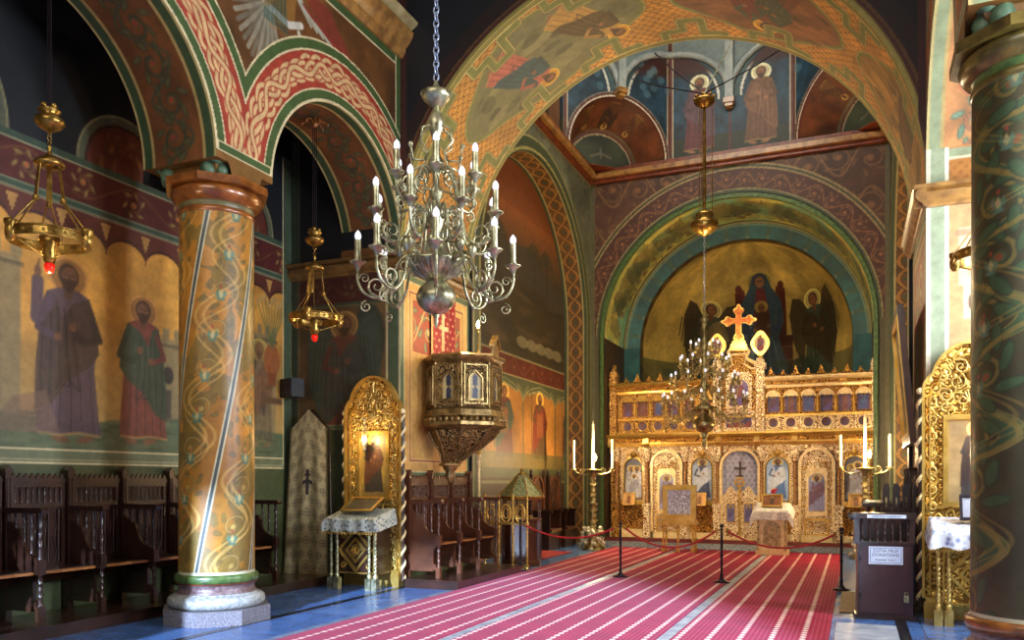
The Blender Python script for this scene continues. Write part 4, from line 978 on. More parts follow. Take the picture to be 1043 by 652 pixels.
# ------------------------------------------------------------------ carved stalls
def turned(b_, x, y, z0, z1, r, n=10, knots=5):
    h = z1-z0; pr = [(r*.9, 0), (r, .02*h), (r*.6, .06*h)]
    for k in range(knots):
        a = .08+.84*k/knots; s_ = .84/knots
        pr += [(r*.5, a*h), (r*(1.0 if k % 2 else .75), (a+s_*.45)*h), (r*.45, (a+s_*.85)*h), (r*.75, (a+s_*.93)*h)]
    pr += [(r*.6, .95*h), (r, .98*h), (r, h)]
    b_.lathe([(q, z0+z) for q, z in pr], (x, y, 0), n)
def make_stall(p, wood, rail, name='choir_stall'):
    t = empty(name, (0, 0, 0))
    b_ = MB()                                              # stile with a gabled head
    b_.box(0, .09, -.035, .035, 0, 1.62); b_.prism([(-.045, 1.6), (.045, 1.6), (.045, 1.64), (0, 1.69), (-.045, 1.64)], FX, -.01, .1)
    for q in (-.018, .018): b_.box(.09, .1, q-.006, q+.006, .1, 1.55)
    b_.build('stile', wood, t)
    b_ = MB()                                              # panelled back
    b_.box(.0, .03, .052, p-.052, .5, 1.52)
    b_.box(.03, .055, .052, .1, .5, 1.5); b_.box(.03, .055, p-.1, p-.052, .5, 1.5)
    for z in (.5, 1.2, 1.44): b_.box(.03, .055, .052, p-.052, z, z+.06)
    for k in range(5):
        y = .13+(p-.26)*k/4
        b_.tube([(.035, y, .58), (.045, y, 1.18)], .018, 6)
        b_.tube([(.038, y-.04+.02*math.sin(i*.9), .6+i*.045) for i in range(13)], .006, 4)
    b_.build('back_panel', wood, t)
    b_ = MB()
    for k in range(9): turned(b_, .05, .1+(p-.2)*k/8, 1.26, 1.44, .014, 6, 2)
    b_.build('baluster_row', wood, t)
    b_ = MB(); n = 9; b_.box(.02, .07, .052, p-.052, 1.5, 1.53)
    for k in range(n):
        y = .052+(p-.104)*(k+.5)/n; w_ = (p-.104)/n*.5
        b_.prism([(y-w_, 1.53), (y+w_, 1.53), (y+w_*.7, 1.565), (y, 1.6), (y-w_*.7, 1.565)], FX, .025, .055)
    b_.build('crest', wood, t)
    b_ = MB()                                              # stepped side with curved cut-out
    side = [(.05, .12), (.55, .12), (.55, .2), (.5, .22)]+[(.5, .42)]+[(.56, .5), (.56, .66)]+arcpts(.56, .92, .24, 268, 200, 7)+[(.28, .98), (.2, 1.0), (.12, 1.06), (.05, 1.08)]
    b_.prism(side, lambda a, z, d: (a, d, z), -.022, .022)
    b_.box(.1, .5, -.035, .035, .1, .17); b_.box(.12, .46, -.03, .03, .3, .34)
    b_.build('side_panel', wood, t)
    b_ = MB()
    for x, z in ((.2, .98), (.34, .84), (.46, .72)): turned(b_, x, 0, z, 1.16, .024, 8, 3)
    b_.build('arm_colonnettes', wood, t)
    b_ = MB(); b_.box(.555, .625, -.035, .035, 0, .16); turned(b_, .59, 0, .16, .5, .034, 10, 4); b_.box(.55, .63, -.04, .04, .5, .66); turned(b_, .59, 0, .66, 1.16, .03, 10, 4)
    b_.build('front_post', wood, t)
    b_ = MB(); b_.prism([(.0, 1.16), (.66, 1.16), (.67, 1.19), (.65, 1.22), (.0, 1.22)], lambda a, z, d: (a, d, z), -.045, .045); b_.build('armrest', wood, t)
    b_ = MB(); b_.box(.06, .5, .052, p-.052, .5, .535); b_.build('seat', wood, t)
    b_ = MB(); b_.box(.5, .56, .052, p-.052, .5, .53); b_.build('seat_rail', rail, t)
    b_ = MB(); b_.prism([(.06, .5), (.06, .36), (.2, .38), (.3, .46), (.34, .5)], lambda a, z, d: (a, d, z), .06, p-.06); b_.build('seat_bracket', wood, t)
    return t
G = 'dark carved stalls along the left aisle wall'
st = make_stall(.77, M['wood'], M['wood_rail']); st.location = (-8.66, 5.3, .14); tag(st, 'dark oak stall cut by the left picture edge', 'stall', G)
names = ['dark oak stall below the robed figure left of the column', 'dark oak stall directly below the smaller painted saint', 'dark oak stall just left of the ochre column', 'dark oak stall mostly hidden behind the ochre column', 'dark oak stall just right of the ochre column']
for k, nm in enumerate(names): dup(st, (-8.66, 6.07+.77*k, .14), 0, nm, G)
def end_side(y, x, rz, src, lb, g):
    t = empty('stall_end', (x, y, .14), rz, lb, 'stall end', g)
    for ch in src.children:
        if ch.name.split('.')[0] in ('stile', 'side_panel', 'arm_colonnettes', 'front_post', 'armrest'):
            c = ch.copy(); COL.objects.link(c); c.parent = t
end_side(6.07+.77*5, -8.66, 0, st, 'dark oak stall end beside the hanging brocade', G)
G2 = 'brown carved choir stalls below the pulpit'
st2 = make_stall(.73, M['wood_mid'], M['wood_rail']); st2.location = (-6.56, 11.2, .14); tag(st2, 'brown carved choir stall nearest the gilded shrine', 'stall', G2)
dup(st2, (-6.56, 11.93, .14), 0, 'middle brown carved choir stall below the pulpit', G2); dup(st2, (-6.56, 12.66, .14), 0, 'brown carved choir stall nearest the canopied desk', G2)
end_side(13.39, -6.56, 0, st2, 'brown carved end of the choir stalls by the canopied desk', G2)
G3 = 'dark stalls behind the donation box'
st3 = make_stall(.6, M['wood'], M['wood']); st3.location = (.76, 12.0, .14); st3.rotation_euler = (0, 0, PI); tag(st3, 'dark carved stall right behind the donation box', 'stall', G3)
dup(st3, (.76, 12.65, .14), PI, 'second dark carved stall behind the donation box', G3); dup(st3, (.76, 13.3, .14), PI, 'farthest dark carved stall behind the donation box', G3)

# arched thrones in the left recess
def throne(loc, lb):
    t = empty('arched_throne', loc, 0, lb, 'chair', 'arched wooden thrones in the left recess')
    b_ = MB(); b_.prism(archpoly(-.3, .3, .5, 1.72), FX, 0, .05); b_.build('backrest', M['wood'], t)
    b_ = MB(); b_.band(archpoly(-.3, .3, .5, 1.72), archpoly(-.37, .37, .5, 1.79), FX, -.0, .09); b_.band(archpoly(-.18, .18, .62, 1.5), archpoly(-.21, .21, .6, 1.53), FX, .05, .07)
    for k in range(6):
        a = math.radians(k*60); b_.tube([(.055, 0, 1.25), (.055, .13*math.cos(a), 1.25+.13*math.sin(a))], .012, 5)
    b_.build('arch_moulding', M['wood_mid'], t)
    b_ = MB(); b_.box(.0, .55, -.36, .36, .44, .5); b_.build('seat', M['wood_mid'], t)
    for q in (-1, 1):
        b_ = MB(); b_.box(.0, .5, q*.37-.03, q*.37+.03, 0, .9) ; b_.box(-.02, .56, q*.37-.045, q*.37+.045, .9, .95); b_.box(0, .09, q*.41-.04, q*.41+.04, 0, 1.75); b_.lathe([(.03, 0), (.055, .03), (.03, .08), (.045, .12), (.001, .2)], (.045, q*.41, 1.75), 8)
        turned(b_, .5, q*.37, .5, .9, .03); b_.build('arm_side', M['wood'], t)
    b_ = MB(); b_.box(.03, .48, -.34, .34, 0, .42); b_.build('seat_box', M['wood'], t)
    return t
throne((CH0-ND+.04, 18.35, 0), 'arched carved throne in the left recess, the nearer of two')
throne((CH0-ND+.04, 19.5, 0), 'arched carved throne beside the tall candle stand')

# ------------------------------------------------------------------ framed paintings
def painted_icon(parent, name, x0, x1, z0, z1, y, bg, figs, res=None, label=None, mt=None, rot=None, edge=None):
    """flat picture facing -y in its parent's frame"""
    res = res or max((x1-x0)/46, .006)
    c = Canvas(x0, x1, z0, z1, res, bg); c.mottle(.35, 1.2/(x1-x0))
    w, h = x1-x0, z1-z0
    if edge: c.full((c.U < x0+w*.05)|(c.U > x1-w*.05)|(c.V < z0+h*.04)|(c.V > z1-h*.04), edge)
    for (fx, hh, rb, cl, hl) in figs: c.saint(x0+w*fx, z0+h*.03, h*hh, rb, cl, halo=hl)
    return c.mesh(name, lambda U, V: (U, y, V), mt or M['mural'], parent, label=label)
def archplate(b_, x0, x1, z0, z1, X0, X1, Z0, Z1, d0, d1, mi=0, fr=FY, n=12, rise=None):
    w = (x1-x0)/2; rise = w if rise is None else rise; cx, cz = (x0+x1)/2, z1-rise
    inner = [(x0, z0), (x1, z0)]+arcpts(cx, cz, w, 0, 180, n, rise); outer = [(X0, Z0), (X1, Z0)]
    for i in range(n+1):
        a = PI*i/n; c_, s_ = math.cos(a), math.sin(a)
        k = min(((X1-cx)/c_ if c_ > 1e-6 else ((X0-cx)/c_ if c_ < -1e-6 else 9e9)), (Z1-cz)/s_ if s_ > 1e-6 else 9e9)
        outer.append((cx+c_*k, cz+s_*k))
    b_.band(inner, outer, fr, d0, d1, mi)
def mould(b_, pts_in, g, d0, d1, cx, cz, mi=0, fr=FY, closed=True):
    """moulding that follows an outline, g wide"""
    out = []
    n = len(pts_in)
    for i in range(n):
        a = Vector((*pts_in[i-1], 0)); c_ = Vector((*pts_in[(i+1) % n], 0)); t_ = (c_-a); t_ = t_.normalized() if t_.length > 0 else Vector((1, 0, 0))
        nn = Vector((t_.y, -t_.x, 0)); out.append((pts_in[i][0]+nn.x*g, pts_in[i][1]+nn.y*g))
    b_.band(pts_in, out, fr, d0, d1, mi, closed)
def twist(b_, x, y, z0, z1, r, turns=6, mi=0):
    for k in range(2):
        b_.tube([(x+r*.45*math.cos(2*PI*turns*t/30+k*PI), y+r*.45*math.sin(2*PI*turns*t/30+k*PI), z0+(z1-z0)*t/30) for t in range(31)], r*.62, 5, mi)
    b_.lathe([(r*1.3, z0), (r*1.3, z0+.04), (r, z0+.06)], (x, y, 0), 8, mi); b_.lathe([(r, z1-.06), (r*1.3, z1-.03), (r*1.3, z1)], (x, y, 0), 8, mi)
def curl(b_, cx, cz, r, a0, sg, y, rad, fr=None, turns=1.4, mi=0, n=14):
    pts = []
    for i in range(n):
        t = i/(n-1); q = r*(1-.8*t); a = a0+sg*2*PI*turns*t; pts.append((cx+q*math.cos(a), y, cz+q*math.sin(a)))
    if fr: pts = [fr(*p) for p in pts]
    b_.tube(pts, rad, 5, mi, r2=rad*.6)

# ------------------------------------------------------------------ gilded shrines against the two piers
M['shrine_gold'] = mat('shrine_gilding', (136, 96, 34), (236, 200, 104), .36, .6, 9, .8, kind='rings')
M['shrine_plain'] = mat('pale_shrine_gilding', (176, 142, 72), (222, 192, 116), .34, .65, 8, .15)
M['cloth'] = mat('silvery_brocade_cloth', (70, 82, 78), (190, 196, 184), .5, .15, 20, .4, kind='cell')
M['cloth_blue'] = mat('white_and_blue_cloth', (112, 124, 176), (226, 228, 236), .6, 0, 12, .2, kind='cell')
def shrine(loc, lb, bg, figs, cloth, g=None):
    t = empty('gilded_shrine', loc, 0, lb, 'shrine')
    b_ = MB(); b_.box(-.56, .56, -.16, .0, 0, .2); b_.box(-.54, .54, -.14, 0, .2, .26); b_.build('plinth', M['gilt_plain'], t)
    b_ = MB()                                              # back board with rounded, shouldered head
    head = [(-.55, .26), (.55, .26), (.55, 2.78)]+arcpts(.33, 2.78, .22, 0, 60, 4)+arcpts(0, 2.83, .46, 32, 148, 12, .5)+arcpts(-.33, 2.78, .22, 120, 180, 4)
    b_.prism(head, FY, -.05, 0); b_.build('back_board', M['shrine_gold'], t)
    b_ = MB(); mould(b_, head, .035, -.13, 0, 0, 0); mould(b_, [(x*.86, .3+(z-.3)*.955) for x, z in head], .02, -.1, -.04, 0, 0); b_.build('border_moulding', M['gilt_plain'], t)
    b_ = MB()                                              # carved scrolls in the head and along the sides
    for q in (-1, 1):
        for k in range(11): curl(b_, q*.455, .5+.215*k, .085, PI/2 if k % 2 else -PI/2, 1 if k % 2 else -1, -.075, .014)
        for (cx, cz, r, a) in ((.3, 2.72, .1, .5), (.16, 2.88, .11, 2.2), (.33, 2.94, .07, .2), (.12, 3.06, .1, 1.0), (.3, 2.58, .07, 3), (.1, 2.66, .08, 1.3)): curl(b_, q*cx, cz, r, a if q > 0 else PI-a, q, -.08, .016)
    b_.tube([(0, -.08, 3.1), (0, -.09, 3.24)], .02); b_.ball((0, -.08, 2.96), .06, 8)
    for k in range(7):
        a = math.radians(30+20*k); b_.tube([(0, -.08, 2.62), (.12*math.cos(a), -.09, 2.62+.16*math.sin(a))], .012, 5)
    b_.build('scroll_carving', M['shrine_plain'], t)
    painted_icon(t, 'icon', -.27, .27, 1.42, 2.42, -.075, bg, figs, .011, mt=M['mural_gloss'])
    b_ = MB(); pts = [(-.27, 1.42), (.27, 1.42), (.27, 2.42), (-.27, 2.42)]
    b_.band(pts, [(-.33, 1.36), (.33, 1.36), (.33, 2.48), (-.33, 2.48)], FY, -.11, -.04)
    for k in range(12):
        for q in (-1, 1): b_.ball((q*.36, -.08, 1.4+k*.095), .022, 6)
    for k in range(7): b_.ball((-.3+.1*k, -.08, 2.53), .022, 6)
    b_.build('icon_frame', M['gilt_plain'], t)
    for q in (-1, 1):
        b_ = MB(); b_.lathe([(.03, .1), (.03, 2.75)], (q*.6, -.08, 0), 8, 1); b_.tube([(q*.6+.03*math.cos(2*PI*11*k/120), -.08+.03*math.sin(2*PI*11*k/120), .12+2.6*k/120) for k in range(121)], .026, 5, 0); b_.ball((q*.6, -.08, 2.78), .05, 8); b_.build('twisted_post', [M['cream'], M['wood']], t)
    # projecting offering table with colonnettes
    b_ = MB(); b_.box(-.4, .4, -.56, -.16, .22, .98); b_.build('table_body', M['shrine_gold'] if loc[0] > 0 else M['wood'], t)
    b_ = MB()
    for (s0, s1) in ((.35, .3), (.2, .16), (.1, .07)):
        o_ = [(0, .6-s0), (s0, .6), (0, .6+s0), (-s0, .6)]; i_ = [(0, .6-s1), (s1, .6), (0, .6+s1), (-s1, .6)]; b_.band(i_, o_, FY, -.6, -.56)
    for a, c_ in (((-.38, .24), (-.36, .96)), ((.36, .24), (.38, .96))): b_.box(a[0], c_[0], -.6, -.56, a[1], c_[1])
    for z in (.24, .94): b_.box(-.38, .38, -.6, -.56, z, z+.02)
    for qx in (-1, 1):
        for qz in (-1, 1): curl(b_, qx*.25, .6+qz*.24, .06, 0, qx*qz, -.57, .012)
        b_.ball((qx*.3, -.6, .6), .025, 6)
    for k in range(8):
        a = k*PI/4; b_.tube([(0, -.57, .6), (.09*math.cos(a), -.58, .6+.09*math.sin(a))], .012, 5)
    b_.build('diamond_carving', M['gilt_plain'], t)
    for q in (-1, 1):
        for x in (.44, .32):
            b_ = MB(); b_.box(q*x-.05, q*x+.05, -.7, -.6, 0, .18); twist(b_, q*x, -.65, .18, 1.02, .03, 7); b_.build('colonnette', M['silver'] if loc[0] < 0 else M['shrine_plain'], t)
    b_ = MB(); b_.box(-.5, .5, -.72, -.16, 1.02, 1.08); b_.build('table_top', M['gilt_plain'], t)
    t.scale = (.9, 1, .985)
    cl = empty('altar_cloth', loc, 0, ('silvery brocade cloth over the left shrine table' if cloth is M['cloth'] else 'white and blue cloth over the right shrine table'), 'cloth')
    b_ = MB(); vs = []; fs = []; nx, ny = 22, 14
    for j in range(ny+1):
        for i in range(nx+1):
            x = -.62+1.24*i/nx; s_ = j/ny; ex = max(0, abs(x)-.52)
            if s_ < .62: y = -.18-.56*s_/.62; z = 1.1+.14*(1-s_/.62)
            else: y = -.775-.02*math.sin(i*1.3); z = 1.1-(s_-.62)/.38*(.2+.02*math.sin(i*1.1))
            if ex > 0: z = min(z, 1.09+.1*(1-min(s_/.62, 1))-ex*1.9); x = math.copysign(.52+ex*.4+.0, x)
            vs.append((x, y, z))
    for j in range(ny):
        for i in range(nx): a = j*(nx+1)+i; fs.append((a, a+1, a+nx+2, a+nx+1))
    b_.add(vs, fs, 0, True); b_.build('cloth_sheet', cloth, cl)
    b_ = MB()
    for i in range(40):
        x = -.56+1.12*i/39; b_.tube([(x, -.79, .9), (x, -.795, .86)], .006, 4)
    b_.build('fringe', M['gilt_plain'], cl); cl.scale = (.9, 1, .985)
    return t
sh_y = Y1-.02
shrine((-7.03, sh_y, 0), 'gilded carved shrine against the left pier beside the hanging brocade', (150, 122, 52), [(.5, .98, (62, 52, 40), (104, 62, 34), (206, 170, 80))], M['cloth'])
shrine((1.27, sh_y, 0), 'gilded carved shrine against the right pier, half behind the green column', (150, 126, 84), [(.62, .95, (44, 40, 44), (52, 34, 30), (190, 160, 90))], M['cloth_blue'])
def tilted_icon(loc, w, h, ang, lb, frame, bg, figs, name='framed_icon', cat='icon', rz=0):
    t = empty(name, loc, rz, lb, cat); t.rotation_euler = (-ang, 0, rz)
    b_ = MB(); b_.box(-w/2, w/2, 0, .02, 0, h); b_.build('backing', M['wood'], t)
    b_ = MB(); b_.band([(-w/2+.03, .03), (w/2-.03, .03), (w/2-.03, h-.03), (-w/2+.03, h-.03)], [(-w/2, 0), (w/2, 0), (w/2, h), (-w/2, h)], FY, -.025, .0); b_.build('frame', frame, t)
    painted_icon(t, 'picture', -w/2+.03, w/2-.03, .03, h-.03, -.004, bg, figs, .01)
    return t
tilted_icon((-7.0, sh_y-.62, 1.19), .56, .4, math.radians(62), 'dark framed icon lying on the silvery brocade cloth', M['gilt_plain'], (70, 60, 36), [(.5, .9, (50, 40, 30), (80, 60, 30), (120, 100, 50))])
tilted_icon((1.33, sh_y-.5, 1.2), .44, .3, math.radians(18), 'small dark framed icon standing on the white and blue cloth', M['iron'], (160, 160, 170), [(.5, .8, (90, 80, 90), (120, 100, 90), (150, 140, 110))])

# votive lamps hanging before the two shrine icons
def votive(loc, top, lb):
    t = empty('votive_lamp', loc, 0, lb, 'lamp', 'lit votive lamps before the shrine icons'); h = top-loc[2]
    b_ = MB(); b_.lathe([(.004, -.1), (.02, -.08), (.03, -.05), (.02, -.03), (.045, 0), (.055, .04), (.05, .07), (.052, .075)], n=12); b_.build('cup', M['silver'], t)
    b_ = MB()
    for k in range(3):
        a = k*2*PI/3; b_.tube([(.05*math.cos(a), .05*math.sin(a), .07), (.012*math.cos(a), .012*math.sin(a), .42)], .005, 5)
        for j in range(7): q = j/7; b_.ball(((.05-.038*q)*math.cos(a), (.05-.038*q)*math.sin(a), .07+.35*q), .008, 5)
    b_.lathe([(.005, .46), (.02, .43), (.03, .41), (.01, .4)], n=8); b_.build('chains', M['silver'], t)
    b_ = MB(); b_.tube([(0, 0, .45), (0, 0, h-.05)], .004, 5); b_.tube([(0, 0, h-.05), (0, .04, h), (0, .09, h)], .008, 5); b_.build('hanger', M['brass'], t)
    b_ = MB(); b_.lathe([(.01, .05), (.028, .08), (.026, .12), (.012, .15), (.001, .16)], n=10); b_.build('bulb', M['lit'], t)
    return t
votive((-7.12, sh_y-.2, 2.2), 2.75, 'lit silver votive lamp before the left shrine icon'); votive((1.45, sh_y-.2, 2.05), 2.75, 'lit silver votive lamp before the right shrine icon')

# ------------------------------------------------------------------ brocade hanging by the left shrine, loudspeaker
t = empty('hanging_brocade', (-8.2, Y1-.2, .14), 0, 'tall pale brocade hanging with a dark cross leaning on the aisle end wall', 'hanging')
c = Canvas(-.5, .5, 0, 2.7, .012, (176, 160, 118))
for i in range(-3, 4):
    for j in range(12):
        cx, cz = i*.2+(j % 2)*.1, .1+.23*j
        c.ell(cx, cz, .07, .07, (104, 96, 76), .8, ring=.008); c.line([(cx-.04, cz), (cx+.04, cz)], .014, (92, 84, 70)); c.line([(cx, cz-.04), (cx, cz+.04)], .014, (92, 84, 70))
        for q in range(4): a = PI/4+q*PI/2; c.ell(cx+.1*math.cos(a), cz+.1*math.sin(a), .02, .012, (196, 186, 150), .8, rot=a)
c.rect(-.03, .03, 1.3, 1.72, (44, 36, 40)); c.rect(-.12, .12, 1.5, 1.56, (44, 36, 40)); c.rect(-.06, .06, 1.62, 1.66, (44, 36, 40))
e = .5-np.abs(c.U); c.full(e < .04, (120, 104, 70)); c.full(c.V < .05, (150, 130, 90))
def br_(U, V):
    k = 1-.17*V/2.7; x = U*k*.86-.03*(1-V/2.7); top = 2.35+.33*(1-np.abs(U)/.5)
    return x, .03*np.sin(U*17)*(1-V/2.7)-.05+.05*V/2.7, V*top/2.7
c.mesh('brocade', br_, M['mural'], t)
b_ = MB(); b_.tube([(-.36, .1, 0), (-.33, .1, 2.35), (0, .1, 2.68), (.33, .1, 2.35), (.38, .1, 0)], .018); b_.tube([(-.33, .1, 1.2), (.33, .1, 1.2)], .015); b_.build('stand_frame', M['wood'], t)
t = empty('wall_speaker', (-8.5, 10.86, 3.02), math.radians(-20), 'small black loudspeaker mounted in the corner above the brocade', 'speaker')
b_ = MB(); b_.box(-.17, .17, -.12, .12, 0, .3); b_.build('cabinet', M['black'], t)
b_ = MB(); b_.box(-.15, .15, -.135, -.12, .02, .28); b_.build('grille', M['iron'], t)
b_ = MB(); b_.tube([(0, .1, .15), (0, .24, .15)], .02); b_.build('bracket', M['iron'], t)

# ------------------------------------------------------------------ pulpit
PU = (-6.0, 12.15)
t = empty('pulpit', (PU[0], PU[1], 0), 0, 'gilded octagonal pulpit hanging on the left pier above the choir stalls', 'pulpit')
M['pulpit'] = mat('aged_bronze_gilding', (44, 30, 14), (160, 128, 74), .36, .5, 11, .8, kind='rings')
M['pulpit_plain'] = mat('aged_plain_gilding', (110, 86, 48), (176, 146, 90), .34, .65, 9, .2)
def octo(r, z, dx=0, ph=PI/8): return [(dx+r*math.cos(ph+k*PI/4), r*math.sin(ph+k*PI/4), z) for k in range(8)]
def loft(b_, secs, mi=0):
    vs = []; fs = []
    for s_ in secs: vs += s_
    n = len(secs[0])
    for i in range(len(secs)-1):
        for k in range(n): fs.append((i*n+k, i*n+(k+1) % n, (i+1)*n+(k+1) % n, (i+1)*n+k))
    fs += [tuple(range(n-1, -1, -1)), tuple(range(len(vs)-n, len(vs)))]
    b_.add(vs, fs, mi)
b_ = MB(); loft(b_, [octo(.6, 2.8), octo(.6, 3.58)]); b_.build('drum', M['pulpit'], t)
b_ = MB(); loft(b_, [octo(.6, 3.55), octo(.63, 3.58), octo(.68, 3.62), octo(.7, 3.66), octo(.66, 3.7), octo(.6, 3.7)]); b_.build('rim', M['pulpit_plain'], t)
b_ = MB(); loft(b_, [octo(.6, 2.84), octo(.66, 2.8), octo(.68, 2.7), octo(.63, 2.66), octo(.72, 2.6), octo(.72, 2.55), octo(.62, 2.5), octo(.56, 2.48)]); b_.build('ledge', M['pulpit_plain'], t)
b_ = MB()
for k in range(8):
    for j in range(5):
        a0 = PI/8+k*PI/4; p0 = Vector((math.cos(a0), math.sin(a0), 0)); p1 = Vector((math.cos(a0+PI/4), math.sin(a0+PI/4), 0)); p = (p0+(p1-p0)*(j+.5)/5)*.69
        b_.ball((p.x, p.y, 2.64), .045, 7)
b_.build('bead_row', M['pulpit_plain'], t)
b_ = MB(); loft(b_, [octo(.58, 2.48), octo(.5, 2.36, -.02), octo(.36, 2.2, -.08), octo(.24, 2.08, -.16), octo(.16, 1.98, -.24), octo(.14, 1.92, -.26)]); b_.build('corbel', M['pulpit'], t)
b_ = MB()
for k in range(8):
    b_.tube([octo(.6, 2.48)[k], octo(.52, 2.36, -.02)[k], octo(.37, 2.2, -.08)[k], octo(.25, 2.08, -.16)[k], octo(.17, 1.98, -.24)[k]], .018, 5)
b_.lathe([(.17, 1.9), (.19, 1.93), (.14, 1.96)], (-.26, 0, 0), 12); b_.lathe([(.02, 1.62), (.05, 1.66), (.09, 1.75), (.07, 1.8), (.12, 1.86), (.13, 1.9)], (-.26, 0, 0), 12); b_.build('pendant_rib', M['pulpit_plain'], t)
for k in range(8):
    a = k*PI/4; n_ = Vector((math.cos(a), math.sin(a), 0)); t_ = Vector((-math.sin(a), math.cos(a), 0)); ap = .6*math.cos(PI/8)
    if n_.x < -.8: continue
    fr = lambda x, z, d, n_=n_, t_=t_: (n_.x*(ap+d)+t_.x*x, n_.y*(ap+d)+t_.y*x, z)
    b_ = MB(); hw = .6*math.sin(PI/8)
    archplate(b_, -.12, .12, 2.95, 3.42, -hw+.01, hw-.01, 2.86, 3.54, 0, .03, mi=1, fr=fr)
    b_.band([(-.1, 2.97), (.1, 2.97), (.1, 3.3), (0, 3.4), (-.1, 3.3)], [(-.125, 2.94), (.125, 2.94), (.125, 3.31), (0, 3.44), (-.125, 3.31)], fr, .0, .045)
    pf_ = lambda x, y, z, fr=fr: fr(x, z, y)
    for q in (-1, 1):
        for j in range(5): curl(b_, q*.165, 2.94+.13*j, .03, j, q, .04, .008, fr=lambda x, y, z, fr=fr: fr(x, z, .04))
    b_.band([(-hw+.05, 2.9), (hw-.05, 2.9), (hw-.05, 3.5), (-hw+.05, 3.5)], [(-hw+.03, 2.88), (hw-.03, 2.88), (hw-.03, 3.52), (-hw+.03, 3.52)], fr, .03, .05)
    o = b_.build('panel_frame', [M['pulpit_plain'], M['pulpit']], t)
    c = Canvas(-.12, .12, 2.95, 3.42, .012, (196, 176, 120)); c.saint(0, 2.96, .23, (40, 44, 70), (52, 60, 84)); c.saint(0, 3.17, .22, (40, 44, 70), (60, 60, 80))
    c.mesh('panel_picture', lambda U, V, n_=n_, t_=t_: (n_.x*(ap+.004)+t_.x*U, n_.y*(ap+.004)+t_.y*U, V), M['mural_gloss'], o)
    b_ = MB(); p = octo(.615, 0)[k]
    b_.tube([(p[0], p[1], 2.84), (p[0], p[1], 3.56)], .02, 6); b_.build('corner_shaft', M['pulpit_plain'], t)
b_ = MB()                                                  # book rest with a carved gable
R_ = Matrix.Rotation(math.radians(12), 3, 'Z')
fr = lambda x, z, d: tuple(R_ @ Vector((.5+d, x, z)))
b_.prism([(-.2, 3.7), (.2, 3.7), (.2, 3.84), (0, 3.98), (-.2, 3.84)], fr, .0, .05); b_.prism([(-.24, 3.84), (0, 4.02), (.24, 3.84), (.24, 3.88), (0, 4.06), (-.24, 3.88)], fr, -.02, .08)
for q in (-1, 1): b_.tube([fr(q*.2, 3.68, .03), fr(q*.2, 3.9, .03)], .02)
b_.build('book_rest', M['pulpit_plain'], t)
def lampstick(loc, h, lb, g):
    t = empty('candle_lamp', loc, 0, lb, 'lamp', g)
    b_ = MB(); b_.lathe([(.04, 0), (.045, .02), (.015, .04), (.012, .1), (.02, .12), (.01, .14), (.01, h-.12)], n=8); b_.build('stem', M['brass'], t)
    b_ = MB(); b_.lathe([(.03, h-.13), (.04, h-.115), (.012, h-.1)], n=10); b_.build('drip_pan', M['brass'], t)
    b_ = MB(); b_.lathe([(.012, h-.1), (.026, h-.06), (.024, h-.02), (.01, h+.02), (.001, h+.03)], n=10); b_.build('bulb', M['lit'], t)
    return t
L1 = (xat(491, 12.0), 12.0); L2 = (xat(512, 12.35), 12.35)
lampstick((PU[0]+.42, PU[1]-.34, 3.705), .5, 'lit candle lamp on the pulpit rim, the nearer one', 'lit lamps on the pulpit')
lampstick((PU[0]+.42, PU[1]+.4, 3.705), .38, 'lit candle lamp on the pulpit rim beside the book rest', 'lit lamps on the pulpit')
# red cloth behind the pulpit
c = Canvas(12.05, 13.0, 3.76, 4.95, .012, (140, 10, 22))
for i in range(9):
    for j in range(15): c.ell(12.1+.115*i+(j % 2)*.055, 3.4+.11*j, .022, .024, (214, 170, 120), .9)
c.rect(12.47, 12.55, 3.9, 4.55, (224, 190, 140)); c.rect(12.34, 12.68, 4.25, 4.33, (224, 190, 140)); c.full((c.U < 12.09)|(c.U > 12.96), (196, 150, 90))
t = empty('red_banner', (XL+.03, 12.5, 3.3), 0, 'red cloth with cream dots and a cross hanging behind the pulpit', 'banner')
c.mesh('banner_cloth', lambda U, V: (.02*np.sin(U*24), U-12.5, V-3.3), M['mural'], t); b_ = MB(); b_.tube([(0, -.52, 1.66), (0, .54, 1.66)], .02); b_.build('banner_rod', M['brass'], t)
# ------------------------------------------------------------------ chandeliers
def make_arm(pts, r, cz, ps, candle_h, metal, curls=True):
    """one S-shaped arm in the x-z plane that carries a pan, a candle tube and a bulb"""
    t = bpy.data.objects.new('tmp', None)
    b_ = MB(); P = [Vector((x, 0, z)) for x, z in pts]
    sm = []
    for i in range(len(P)-1):
        p0, p1, p2, p3 = P[max(i-1, 0)], P[i], P[i+1], P[min(i+2, len(P)-1)]
        for k in range(4):
            q = k/4; sm.append(.5*((2*p1)+(-p0+p2)*q+(2*p0-5*p1+4*p2-p3)*q*q+(-p0+3*p1-3*p2+p3)*q**3))
    sm.append(P[-1]); b_.tube(sm, r, 6)
    if curls:
        x, z = pts[len(pts)//2]; k = ps
        curl(b_, x+.02*k, z+.085*k, .075*k, -PI/2, 1, 0, r*.9); curl(b_, x+.1*k, z-.07*k, .045*k, PI/2, -1, 0, r*.7); curl(b_, pts[1][0]+.01, pts[1][1]-.07*k, .06*k, PI/2, 1, 0, r*.8); curl(b_, pts[-2][0]-.05*k, pts[-2][1]+.02*k, .04*k, 0, 1, 0, r*.6); b_.ball((pts[2][0], 0, pts[2][1]), r*1.7, 6)
        b_.ball((x, 0, z), r*1.9, 6)
    return b_
def chandelier_arm(parent, prefix, proto, ang, c=(0, 0, 0)):
    pass
